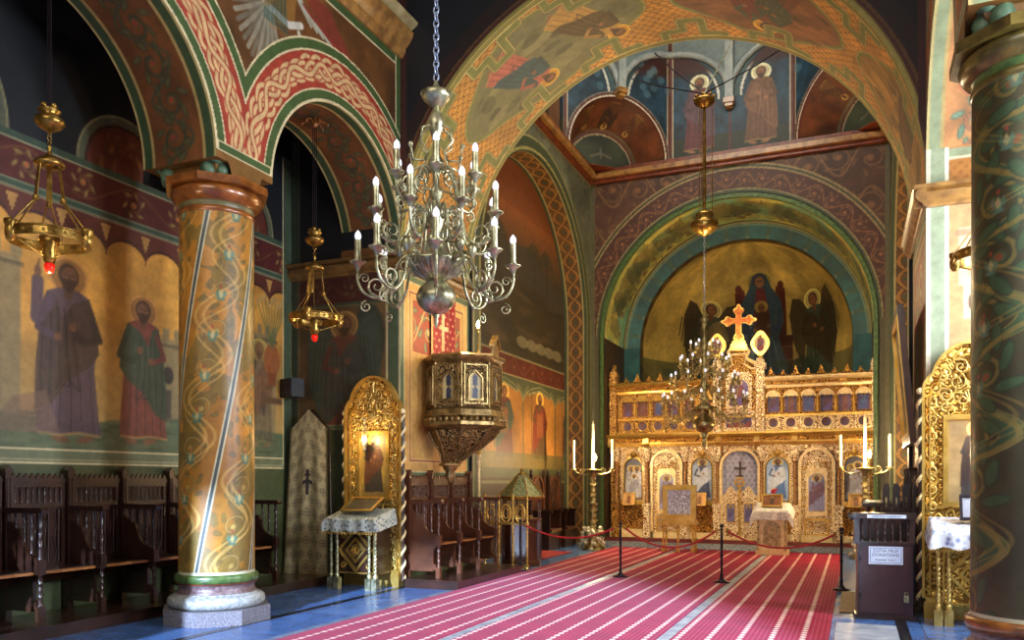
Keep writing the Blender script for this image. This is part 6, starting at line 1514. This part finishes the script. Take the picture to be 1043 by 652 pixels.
# raised centre with a gable, pictures and the crowning cross
a, b2 = X(727), X(779); mm = (a+b2)/2
b_ = MB(); g_ = [(a, 2.75), (b2, 2.75), (b2, 4.5), (b2-.25, 4.52), (b2-.45, 4.64), (mm+.25, 4.82), (mm+.2, 4.9), (mm-.2, 4.9), (mm-.25, 4.82), (a+.45, 4.64), (a+.25, 4.52), (a, 4.5)]
b_.prism(g_, FY, -.04, .1); b_.build('centre_panel', M['gilt_fine'], ic)
b_ = MB(); up = g_[2:]; b_.tube([(x, -.1, z) for x, z in up], .055, 6); b_.tube([(x*.8+mm*.2, -.08, z-.14) for x, z in up], .03, 6); b_.build('gable_moulding', M['cream'], ic)
for x in (a+.1, b2-.1):
    b_ = MB(); b_.box(x-.1, x+.1, -.16, .05, 2.75, 4.5); b_.box(x-.14, x+.14, -.2, .05, 4.36, 4.5); b_.box(x-.13, x+.13, -.19, .05, 3.86, 4.0); b_.box(x-.09, x+.09, -.15, .05, 4.5, 4.62)
    for k in range(8): curl(b_, x, 2.9+.12*k, .04, k, 1 if k % 2 else -1, -.165, .012, mi=1)
    b_.build('centre_post', [M['cream_gilt'], M['gilt_plain']], ic)
    b_ = MB(); o8 = [(x+.22*math.cos(q)*(1+.06*math.cos(4*q)), 5.0+.3*math.sin(q)*(1+.08*math.cos(4*q))) for q in np.linspace(0, 2*PI, 25)[:-1]]; i8 = [(x+(p-x)*.66, 5.0+(z-5.0)*.7) for p, z in o8]
    b_.band(i8, o8, FY, -.12, -.04); b_.lathe([(.09, 4.62), (.05, 4.66), (.07, 4.7)], (x, -.08, 0), 8); f_ = b_.build('medallion_finial', M['gilt_plain'], ic)
    painted_icon(f_, 'picture', x-.15, x+.15, 4.79, 5.21, -.06, (196, 176, 140), [(.5, .98, (120, 30, 40), (90, 50, 70), (210, 180, 100))], .015)
painted_icon(ic, 'centre_icon', X(739), X(767), 2.86, 3.3, -.05, (96, 84, 140), [(.2, .98, (150, 60, 50), (90, 80, 140), HB), (.35, 1, (120, 50, 50), (70, 70, 120), HB), (.5, 1, (160, 80, 60), (130, 60, 60), HB), (.65, 1, (120, 50, 50), (80, 80, 130), HB), (.8, .98, (140, 60, 50), (70, 70, 120), HB)], .02)
painted_icon(ic, 'centre_icon', X(742), X(764), 3.42, 4.1, -.05, (110, 90, 140), [(.5, .95, (100, 80, 150), (130, 60, 60), HB)], .02)
b_ = MB(); archplate(b_, X(740), X(766), 2.88, 3.28, X(737), X(769), 2.8, 3.34, -.09, -.04, rise=.1); archplate(b_, X(743.5), X(762.5), 3.44, 4.12, X(740), X(766), 3.36, 4.3, -.09, -.04); b_.build('centre_frame', M['cream_gilt'], ic)
b_ = MB(); b_.box(mm-.2, mm+.2, -.14, .06, 4.85, 5.02); b_.box(mm-.16, mm+.16, -.12, .05, 5.02, 5.1); b_.build('cross_pedestal', M['gilt_plain'], ic)
def budded(s_=1.0):
    pts = []
    def bud(cx, cz, dx, dz, w):
        r = []
        px_, pz_ = -dz, dx
        base = [(-w, 0), (-w*1.7, .03), (-w*2.0, .09), (-w*1.5, .15), (-w*.8, .16), (-w*.6, .23), (0, .27), (w*.6, .23), (w*.8, .16), (w*1.5, .15), (w*2.0, .09), (w*1.7, .03), (w, 0)]
        for q, l in base: r.append((cx+dx*l+px_*q, cz+dz*l+pz_*q))
        return r
    w = .075
    # clockwise from the bottom
    return bud(0, -.42, 0, -1, w)+[(w, -w)]+bud(.22, 0, 1, 0, w)+[(w, w)]+bud(0, .22, 0, 1, w)+[(-w, w)]+bud(-.22, 0, -1, 0, w)+[(-w, -w)]
cz = 5.62; cr_ = [(mm+x*.92, cz+z*.88) for x, z in budded()]
b_ = MB(); b_.prism([(mm+x*.82, cz+.0+z*.8) for x, z in budded()], FY, -.06, -.01); b_.build('crowning_cross', mat('reddish_gilding', (140, 70, 26), (186, 110, 46), .35, .6, 12, .3), ic)
b_ = MB(); b_.band([(mm+x*.8, cz+z*.78) for x, z in budded()], cr_, FY, -.09, .02); b_.build('cross_border', M['gilt_plain'], ic)

# ------------------------------------------------------------------ rope barrier
pos = [(xat(530, 13.64), 13.64), (xat(632, 13.45), 13.45), (xat(735, 13.35), 13.35), (xat(857, 13.1), 13.1)]
t0 = empty('rope_post', (pos[0][0], pos[0][1], .02), 0, 'dark metal rope post beside the choir stall steps', 'rope post', 'rope posts across the nave')
b_ = MB(); b_.lathe([(.13, 0), (.13, .012), (.06, .03), (.03, .07), (.022, .1)], n=16); b_.build('foot', M['iron'], t0)
b_ = MB(); b_.lathe([(.022, .08), (.03, .12), (.018, .15), (.018, .4), (.03, .43), (.018, .46), (.024, .6), (.018, .82), (.028, .85), (.02, .87)], n=10); b_.build('pole', M['iron'], t0)
b_ = MB(); b_.ball((0, 0, .905), .035, 10); b_.build('knob', M['iron'], t0)
b_ = MB(); b_.torus((0, 0, .83), .04, .006, 10, 4); b_.build('hook_ring', M['brass'], t0)
for p, lb in zip(pos[1:], ('dark metal rope post on the left gap between carpets', 'dark metal rope post beside the right gap between carpets', 'dark metal rope post beside the donation box')): dup(t0, (p[0], p[1], .02), 0, lb)
def rope(p, q, sag, lb, z=.85):
    t = empty('barrier_rope', ((p[0]+q[0])/2, (p[1]+q[1])/2, z), 0, lb, 'rope', 'red velvet barrier ropes')
    b_ = MB(); d = Vector((q[0]-p[0], q[1]-p[1], 0)); P_ = [d*(s_-.5)*.9+Vector((0, 0, -sag*(1-(2*s_-1)**2))) for s_ in np.linspace(0, 1, 22)]
    b_.tube(P_, .017, 7); b_.build('cord', M['rope'], t)
    for e, k in ((P_[0], 1), (P_[-1], -1)):
        b_ = MB(); b_.lathe([(.012, -.03), (.024, -.02), (.024, .03), (.01, .04)], tuple(e), 8); b_.build('end_cap', M['brass'], t)
rope(pos[0], pos[1], .2, 'red rope from the stall steps to the second post'); rope(pos[1], pos[2], .3, 'red rope in front of the framed icon stand'); rope(pos[2], pos[3], .24, 'red rope in front of the lectern')
rope((pos[3][0]+.1, pos[3][1]), (.07, 13.45), .02, 'short red rope running behind the donation box')

# ------------------------------------------------------------------ tall candle stands
def candle_stand(loc, lb):
    t = empty('tall_candle_stand', loc, 0, lb, 'candle stand', 'tall brass candle stands flanking the icon screen')
    b_ = MB(); b_.lathe([(.26, 0), (.27, .05), (.2, .09), (.14, .16), (.1, .3), (.13, .38), (.07, .48)], n=14)
    for k in range(3): a = k*2*PI/3; b_.tube([(.1*math.cos(a), .1*math.sin(a), .2), (.24*math.cos(a), .24*math.sin(a), .1), (.3*math.cos(a), .3*math.sin(a), .03)], .035, 6)
    b_.build('tripod_foot', M['pale_brass'], t)
    b_ = MB(); turned(b_, 0, 0, .46, 1.1, .12, 14, 4); turned(b_, 0, 0, 1.1, 1.85, .095, 14, 5); b_.build('shaft', M['pale_brass'], t)
    b_ = MB(); b_.lathe([(.04, 1.84), (.17, 1.9), (.18, 1.93), (.05, 1.95)], n=14); b_.build('drip_tray', M['pale_brass'], t)
    for q in (-1, 1):
        b_ = MB(); b_.tube([(0, 0, 1.88), (q*.2, 0, 1.8), (q*.38, 0, 1.84), (q*.48, 0, 1.92)], .018, 6); curl(b_, q*.25, 1.9, .08, -PI/2, q, 0, .014); b_.lathe([(.02, 1.9), (.08, 1.94), (.03, 1.96)], (q*.48, 0, 0), 10); b_.build('branch', M['pale_brass'], t)
        b_ = MB(); b_.lathe([(.028, 1.95), (.028, 2.62), (.02, 2.64)], (q*.48, 0, 0), 8); b_.build('candle', M['wax'], t)
    b_ = MB(); b_.lathe([(.034, 1.94), (.034, 3.0), (.02, 3.03)], n=8); b_.lathe([(.008, 3.03), (.012, 3.06), (.001, 3.1)], n=6); b_.build('candle', M['wax'], t)
    b_ = MB(); b_.lathe([(.012, 2.14), (.03, 2.18), (.03, 2.23), (.01, 2.28), (.001, 2.3)], (.09, -.12, 0), 8); b_.build('bulb', M['lit'], t)
    b_ = MB(); b_.tube([(0, 0, 1.95), (.06, -.09, 2.0), (.09, -.12, 2.15)], .01, 5); b_.build('bulb_arm', M['pale_brass'], t)
    b_ = MB(); leaf_ = MB()
    for k in range(46):
        a = RNG.random()*2*PI; z = .04+.5*RNG.random(); r = .3-.22*z+.05*RNG.random()
        b_.ball((r*math.cos(a), r*math.sin(a), z), .035+.02*RNG.random(), 6)
        leaf_.tube([(r*.8*math.cos(a), r*.8*math.sin(a), z), (r*1.25*math.cos(a+.2), r*1.25*math.sin(a+.2), z+.06)], .014, 4, r2=.003)
    f = b_.build('flower_garland', M['flower'], t, 'pale flowers wreathed round the foot'); leaf_.build('leaves', M['leaf'], f)
    return t
candle_stand((xat(604, 18.7), 18.7, 0), 'tall brass candle stand by the left edge of the icon screen'); candle_stand((xat(881, 18.7), 18.7, 0), 'tall brass candle stand by the right edge of the icon screen')

# ------------------------------------------------------------------ icon stand and lectern before the step
t = empty('icon_stand', (xat(692, 18.75), 18.75, .02), 0, 'gilded stand left of centre holding a large square silver icon', 'icon stand')
for q in (-1, 0, 1):
    b_ = MB(); b_.box(q*.34-.04, q*.34+.04, -.2, -.12, 0, .1); turned(b_, q*.34, -.16, .1, .62, .035, 10, 4); b_.build('leg', M['gilt_plain'], t)
    if q: b_ = MB(); b_.box(q*.34-.04, q*.34+.04, .12, .2, 0, .1); turned(b_, q*.34, .16, .1, .62, .035, 10, 4); b_.build('leg', M['gilt_plain'], t)
b_ = MB()
for q in (-.17, .17):
    i_ = archpoly(q-.13, q+.13, .3, .62); b_.band([(q-.13, .45)]+arcpts(q, .45, .13, 180, 0, 8)+[(q+.13, .45)], [(q-.17, .45)]+arcpts(q, .45, .17, 180, 0, 8)+[(q+.17, .45)], FY, -.19, -.14)
b_.box(-.42, .42, -.24, .24, .62, .68); b_.box(-.38, .38, -.2, .2, .68, .74); b_.build('table_top', M['gilt_plain'], t)
t = empty('square_icon', (xat(692, 18.75), 18.75, .76), 0, 'large square silver covered icon in a broad gilt frame', 'icon')
b_ = MB(); b_.box(-.38, .38, .0, .1, .0, .8); b_.build('box', M['cornice_red'], t)
b_ = MB(); b_.band([(-.27, .12), (.27, .12), (.27, .68), (-.27, .68)], [(-.38, .0), (.38, .0), (.38, .8), (-.38, .8)], FY, -.05, .0); b_.band([(-.27, .12), (.27, .12), (.27, .68), (-.27, .68)], [(-.3, .09), (.3, .09), (.3, .71), (-.3, .71)], FY, -.07, -.05); b_.build('frame', M['gilt_plain'], t)
b_ = MB(); b_.box(-.27, .27, -.01, .0, .12, .68)
for q in (-1, 1):
    b_.ball((q*.1, -.01, .5), .05, 8); b_.prism([(q*.1-.08, .16), (q*.1+.08, .16), (q*.1+.05, .46), (q*.1-.05, .46)], FY, -.035, -.0)
    for k in range(4): curl(b_, q*.2, .2+.13*k, .04, k, q, -.02, .01)
b_.build('silver_cover', M['silver_relief'], t)
lx = xat(787, 18.9)
t = empty('lectern', (lx, 18.9, .02), 0, 'pale carved lectern right of centre with an arched front panel', 'lectern')
M['lectern'] = mat('pale_bronze_gilding', (150, 122, 76), (206, 182, 130), .4, .4, 14, .4)
b_ = MB(); b_.box(-.3, .3, -.2, .22, .1, .88); b_.build('body', M['lectern'], t)
b_ = MB(); b_.box(-.34, .34, -.24, .26, 0, .1); b_.box(-.36, .36, -.26, .26, .86, .92)
archplate(b_, -.19, .19, .18, .74, -.3, .3, .1, .86, -.23, -.2); b_.torus((0, 0, 0), .07, .02, 14, 5, fr=lambda p, q: (p, -.22, .55+q)); b_.build('arch_frame', M['cream'], t)
for q in (-1, 1): b_ = MB(); turned(b_, q*.29, -.25, .1, .86, .035); b_.build('corner_column', M['lectern'], t)
b_ = MB(); b_.prism([(-.28, .92), (.24, .92), (.24, 1.12), (-.28, .98)], lambda a, z, d: (d, a, z), -.32, .32); b_.build('desk', M['lectern'], t)
t = empty('lectern_cloth', (lx, 18.9, .02), 0, 'white and gold cloth hanging over the lectern top', 'cloth')
b_ = MB(); vs = []; fs = []; nx, ny = 16, 10
for j in range(ny+1):
    for i in range(nx+1):
        x = -.46+.92*i/nx; s_ = j/ny; ex = max(0, abs(x)-.36)
        if s_ < .6: y = .24-.54*s_/.6; z = 1.145-.15*s_/.6
        else: y = -.31-.02*math.sin(i); z = .995-(s_-.6)/.4*.22
        z -= ex*2.0; x = math.copysign(min(abs(x), .37+ex*.9), x); vs.append((x, y, z))
for j in range(ny):
    for i in range(nx): q = j*(nx+1)+i; fs.append((q, q+1, q+nx+2, q+nx+1))
b_.add(vs, fs, 0, True); b_.build('cloth_sheet', mat('cream_brocade', (170, 160, 150), (226, 222, 214), .6, 0, 22, .3, kind='cell'), t)
tilted_icon((lx, 18.72, 1.08), .44, .3, math.radians(25), 'small dark gold framed icon resting on the lectern cloth', M['gilt_plain'], (120, 70, 34), [(.5, .9, (90, 40, 30), (60, 44, 30), HB)])
t = empty('flower_vase', (lx-.0, 19.08, 1.19), 0, 'small posy of red flowers in a vase behind the lectern icon', 'flowers')
b_ = MB(); b_.lathe([(.04, 0), (.06, .05), (.03, .12), (.04, .16)], n=10); b_.build('vase', M['cream'], t)
b_ = MB()
for k in range(9): b_.ball((.07*math.cos(k*2.4)*(k/9), .07*math.sin(k*2.4)*(k/9), .2+.03*(k % 3)), .03, 6)
b_.build('blooms', M['rope'], t)

# ------------------------------------------------------------------ small icons hung below the screen's silver icons
for k, (px, lb) in enumerate(((640, 'small gilt book shaped icon below the leftmost silver icon'), (712, 'small gilt icon below the seated figure icon'), (872, 'small gilt icon below the rightmost silver icon'))):
    tilted_icon((xat(px, 21.2), 21.2, 1.0), .34, .36, math.radians(20), lb, M['gilt_plain'], (196, 150, 90), [(.5, .9, (120, 80, 50), (150, 90, 50), HB)])

# ------------------------------------------------------------------ canopied desk with a scaled roof
t = empty('canopied_desk', (-6.02, 14.75, 0), math.radians(15), 'octagonal wooden desk under a green scaled roof beyond the choir stalls', 'desk')
o_ = lambda r, z: octo(r, z)
b_ = MB(); loft(b_, [o_(.4, 0), o_(.4, .1), o_(.36, .12), o_(.36, .85), o_(.4, .88), o_(.4, .92)]); b_.build('body', M['wood_mid'], t)
for k in range(8):
    p = o_(.37, 0)[k]; b_ = MB(); turned(b_, p[0], p[1], .9, 1.3, .025, 8, 3); b_.box(p[0]-.03, p[0]+.03, p[1]-.03, p[1]+.03, 0, .9); b_.build('post', M['wood_mid'], t)
b_ = MB(); loft(b_, [o_(.4, 1.28), o_(.46, 1.31), o_(.48, 1.35), o_(.44, 1.37)]); b_.build('eaves', M['gilt'], t)
b_ = MB(); loft(b_, [o_(.46, 1.36), o_(.4, 1.42), o_(.26, 1.58), o_(.12, 1.74), o_(.08, 1.78)]); b_.build('roof', M['roofgreen'], t)
b_ = MB()
for k in range(8): b_.tube([o_(.465, 1.37)[k], o_(.405, 1.43)[k], o_(.265, 1.59)[k], o_(.085, 1.79)[k]], .012, 5)
b_.lathe([(.08, 1.77), (.09, 1.79), (.03, 1.82), (.04, 1.86), (.01, 1.9)], n=10); b_.build('roof_ribs', M['brass'], t)
b_ = MB(); b_.box(-.2, .2, -.2, .2, .92, .97); b_.ball((0, 0, 1.0), .08, 8); b_.build('candle_tray', M['brass'], t)
t = empty('gilded_screen', (-5.98, 13.86, 0), math.radians(3), 'small gilded openwork screen with oval rings beside the stalls', 'screen')
b_ = MB()
for q in (-.28, 0, .28): b_.torus((0, 0, 0), .12, .02, 18, 6, fr=lambda a, c_, q=q: (q+a*.8, 0, 1.05+c_*1.35)); b_.torus((0, 0, 0), .07, .012, 14, 5, fr=lambda a, c_, q=q: (q+a*.8, 0, 1.05+c_*1.4))
b_.build('oval_rings', M['gilt_plain'], t)
b_ = MB()
for x in (-.42, -.14, .14, .42): twist(b_, x, 0, 0, 1.4, .022, 8)
b_.box(-.45, .45, -.02, .02, .84, .88); b_.box(-.45, .45, -.02, .02, .05, .1); b_.build('frame', M['gilt_plain'], t)
t = empty('processional_pole', (-6.48, 13.74, 0), 0, 'tall twisted white and gold pole at the far end of the stalls', 'pole')
b_ = MB(); twist(b_, 0, 0, 0, 2.15, .035, 14); b_.build('shaft', M['cream'], t); b_ = MB(); b_.lathe([(.03, 2.15), (.06, 2.2), (.02, 2.26), (.03, 2.32), (.001, 2.4)], n=8); b_.build('finial', M['gilt_plain'], t)

# ------------------------------------------------------------------ donation box
t = empty('donation_box', (.33, 10.62, 0), math.radians(3), 'reddish brown donation box with a white plaque beside the right shrine', 'donation box')
b_ = MB(); b_.box(-.3, .3, 0, .32, .05, .9); b_.build('cabinet', M['wood_red'], t)
b_ = MB(); b_.box(-.33, .33, -.03, .33, 0, .05); b_.build('base', M['wood'], t)
b_ = MB(); b_.box(-.32, .32, -.02, .33, .9, .93); b_.build('shelf', M['wood'], t)
b_ = MB(); b_.box(-.27, .27, -.015, 0, .08, .86); b_.build('door', M['wood_red'], t)
b_ = MB(); b_.box(.2, .25, -.05, -.015, .22, .3); b_.tube([(.21, -.035, .3), (.21, -.035, .335), (.24, -.035, .335), (.24, -.035, .3)], .006, 5); b_.build('padlock', M['silver'], t)
b_ = MB()
for z in (.25, .7): b_.box(-.29, -.26, -.03, -.015, z, z+.07)
b_.build('hinges', M['iron'], t)
for k in range(7):
    b_ = MB(); turned(b_, -.25+.083*k, .03, .92, 1.2, .02, 8, 3); b_.build('baluster', M['wood'], t)
b_ = MB(); b_.box(-.36, .33, -.06, .12, 1.2, 1.27); b_.tube([(-.36, .03, 1.235), (-.4, .03, 1.21)], .05, 8); b_.build('top_rail', M['wood'], t)
b_ = MB()
for x in (-.31, .29): b_.box(x-.03, x+.03, .0, .3, 0.9, 1.2)
b_.box(-.3, .3, .28, .31, .9, 1.25); b_.build('side_board', M['wood'], t)
def text(s_, size, loc, par, name='lettering', m_=None):
    cu = bpy.data.curves.new(name, 'FONT'); cu.body = s_; cu.size = size; cu.align_x = 'CENTER'; cu.align_y = 'CENTER'; cu.extrude = .0008; cu.materials.append(m_ or M['ink'])
    tmp = bpy.data.objects.new('tmp', cu); COL.objects.link(tmp); bpy.context.view_layer.update()
    me = bpy.data.meshes.new_from_object(tmp.evaluated_get(bpy.context.evaluated_depsgraph_get())); bpy.data.objects.remove(tmp)
    o = bpy.data.objects.new(name, me); COL.objects.link(o); o.parent = par; o.location = loc; o.rotation_euler = (PI/2, 0, 0); return o
b_ = MB(); b_.box(-.18, .19, -.024, -.016, .66, .87); pl = b_.build('plaque', M['paper'], t, 'white plaque with blue lettering')
b_ = MB(); b_.band([(-.16, .68), (.17, .68), (.17, .85), (-.16, .85)], [(-.165, .675), (.175, .675), (.175, .855), (-.165, .855)], FY, -.0255, -.024); b_.build('plaque_border', M['ink'], pl)
text('CUTIA MILEI', .05, (.005, -.026, .82), pl); text('DONATIONS', .05, (.005, -.026, .77), pl); text('THANK YOU !', .036, (.005, -.026, .71), pl)
b_ = MB(); b_.box(-.2, .22, -.066, -.06, 1.21, 1.25); p2 = b_.build('rail_sign', M['paper'], t, 'narrow pale sign on the top rail')
text('CUTIA MILEI  DONATIONS', .026, (.01, -.068, 1.23), p2)

t = empty('stall_screen', (.3, 11.35, .14), 0, 'row of tall dark carved boards standing behind the donation box', 'screen')
for k in range(4):
    x = .02+.115*k; b_ = MB(); b_.prism([(x, 0), (x+.09, 0), (x+.09, 1.42), (x+.07, 1.48), (x+.02, 1.48), (x, 1.42)], FY, -.02, .02); b_.band([(x+.02, .1), (x+.07, .1), (x+.07, 1.38), (x+.02, 1.38)], [(x+.008, .08), (x+.082, .08), (x+.082, 1.4), (x+.008, 1.4)], FY, -.032, -.02); b_.build('board', M['wood'], t)
    b_ = MB(); b_.tube([(x+.045, -.03, 1.3), (x+.045, -.06, 1.28), (x+.045, -.07, 1.22), (x+.045, -.04, 1.18)], .01, 5); b_.build('hook', M['silver'], t)
b_ = MB(); b_.box(0, .45, .0, .05, .3, .36); b_.box(0, .45, .0, .05, 1.1, 1.16); b_.build('cross_rail', M['wood'], t)

# ------------------------------------------------------------------ leaning picture on the right pier
t = empty('leaning_picture', (.74, 12.6, 2.15), 0, 'dark framed picture leaning out from the right pier above the stalls', 'picture')
Rz = math.radians(-90); t.rotation_euler = (0, math.radians(-5), 0)
b_ = MB(); fr = lambda a, z, d: (-d, a, z)
b_.band([(-.75, .12), (.75, .12), (.75, 1.7), (-.75, 1.7)], [(-.87, 0), (.87, 0), (.87, 1.82), (-.87, 1.82)], fr, 0, .08); b_.build('frame', M['wood_mid'], t)
b_ = MB(); b_.band([(-.72, .15), (.72, .15), (.72, 1.67), (-.72, 1.67)], [(-.76, .11), (.76, .11), (.76, 1.71), (-.76, 1.71)], fr, .03, .09); b_.build('gilt_slip', M['gilt_plain'], t)
c = Canvas(-.74, .74, .13, 1.69, .02, (120, 104, 70)); c.mottle(.5); c.saint(-.2, .2, 1.2, (80, 50, 40), (60, 60, 60)); c.saint(.3, .2, 1.2, (90, 70, 50), (70, 40, 36))
c.mesh('canvas', lambda U, V: (-.04+0*U, U, V), M['mural_gloss'], t)

WORLD, SUN, WEST, SOUTH, DOME = .47, 16.0, 540, 560, 400
LAMPS = [((PU[0]+.42, PU[1]-.4, 4.3), 30), ((PU[0]+.5, PU[1]+.42, 4.2), 30),
         ((xat(606, 18.7)+.1, 18.4, 2.25), 220), ((xat(881, 18.7)+.1, 18.4, 2.25), 280), ((-2.9, 17.2, 3.0), 250), ((-2.9, 17.6, 5.5), 430),  # last point: added above the far chandelier to brighten the apse vault
         ((-7.12, sh_y-.35, 2.3), 20), ((1.45, sh_y-.35, 2.15), 14)]
# ------------------------------------------------------------------ light
SC.view_settings.view_transform = 'Standard'; SC.view_settings.look = 'None'; SC.view_settings.gamma = 1; SC.view_settings.use_curve_mapping = False
SC.view_settings.exposure = 0.0
w = bpy.data.worlds.new('daylight_sky'); SC.world = w; w.use_nodes = True
bg = w.node_tree.nodes['Background']; bg.inputs['Color'].default_value = (1, .93, .82, 1); bg.inputs['Strength'].default_value = WORLD
def area(name, loc, target, sx, sy, power, col):
    l = bpy.data.lights.new(name, 'AREA'); l.shape = 'RECTANGLE'; l.size = sx; l.size_y = sy; l.energy = power; l.color = col
    o = bpy.data.objects.new(name, l); COL.objects.link(o); o.location = loc
    o.rotation_euler = (Vector(target)-Vector(loc)).to_track_quat('-Z', 'Y').to_euler(); return o
def point(name, loc, power, col=(1, .72, .38), r=.04):
    l = bpy.data.lights.new(name, 'POINT'); l.energy = power; l.color = col; l.shadow_soft_size = r
    o = bpy.data.objects.new(name, l); COL.objects.link(o); o.location = loc; return o
# daylight through the west portal (sun under the gallery) and through the high windows
s = bpy.data.lights.new('sun', 'SUN'); s.energy = SUN; s.color = (.5, .68, 1); s.angle = math.radians(2.0)
so = bpy.data.objects.new('sun', s); COL.objects.link(so)
sd = Vector((-.12, 1, -math.tan(math.radians(17)))); so.rotation_euler = sd.to_track_quat('-Z', 'Y').to_euler()
# west wall: portal arch low, wide window above it, closed by a sun block
b_ = MB()
PX, PR, PT = -3.2, 6.9, 4.95
apx = [(x, PT-PR+math.sqrt(PR*PR-(x-PX)**2)) for x in np.linspace(-8.0, 1.7, 24)]
b_.prism([(-9.0, 5.35), (-9.0, 0), (-8.0, 0)]+apx+[(1.7, 0), (3.25, 0), (3.25, 5.35)], FY, -2.85, -2.5)
b_.box(-9.0, -6.4, -2.85, -2.5, 5.35, 16); b_.box(.6, 3.25, -2.85, -2.5, 5.35, 16); b_.box(-6.4, .6, -2.85, -2.5, 9.2, 16)
struct(b_, 'wall_back', bpy.data.materials['ochre_plaster'])
b_ = MB(); b_.box(-6.4, .6, -2.84, -2.8, 5.35, 9.2, 0)
for k in range(8): b_.box(-6.4+k-.03, -6.4+k+.03, -2.8, -2.74, 5.35, 9.2, 1)
for k in range(5): b_.box(-6.4, .6, -2.8, -2.74, 5.35+.95*k, 5.41+.95*k, 1)
struct(b_, 'window_3', [M['glass'], M['iron']])  # opaque unseen panel behind the light, added to stop direct sun
b_ = MB(); b_.prism([(DC[0]+3.95*math.cos(PI/8+k*PI/4)*1.0, DC[1]+3.95*math.sin(PI/8+k*PI/4)) for k in range(8)], FZ, 13.4, 13.5); struct(b_, 'ceiling_drum', M['darkpaint'])  # unseen flat lid, added to cut the sky light in the drum
area('west_window_light', (-2.9, -2.6, 7.2), (-2.9, 10, 3.5), 6.8, 3.6, WEST, (1, .95, .86))
area('drum_fill_light', (-2.9, 15.6, 13.0), (-2.9, 21.5, 5.5), 4.0, 2.0, DOME, (1, .93, .8))  # added fill aimed at the apse; the drum has no windows
for i, (a, b2) in enumerate(((4.9, 6.2), (8.6, 9.9))):
    b_ = MB(); y = (a+b2)/2
    b_.tube([(3.0, a+.05, 2.45), (3.0, a+.05, 4.95)]+[(3.0, y-.6*math.cos(q), 4.95+.6*math.sin(q)) for q in np.linspace(.1, PI-.1, 9)]+[(3.0, b2-.05, 4.95), (3.0, b2-.05, 2.45)], .03, 6, closed=True)
    b_.tube([(3.0, y, 2.4), (3.0, y, 5.5)], .025); b_.tube([(3.0, a, 3.5), (3.0, b2, 3.5)], .02); b_.tube([(3.0, a, 4.6), (3.0, b2, 4.6)], .02)
    struct(b_, 'window_%d' % (i+1), M['iron'])
    area('south_window_light', (3.1, y, 4.0), (-6, y-1, 2.5), 1.1, 2.6, SOUTH, (.78, .88, 1))
for loc, p in LAMPS: point('lamp_and_fill_glow', loc, p)
point('aisle_fill_light', (-7.12, 5.45, 3.55), 25, (1, .75, .45), .08)  # added warm fill for the aisle; the oil lamp itself is unlit
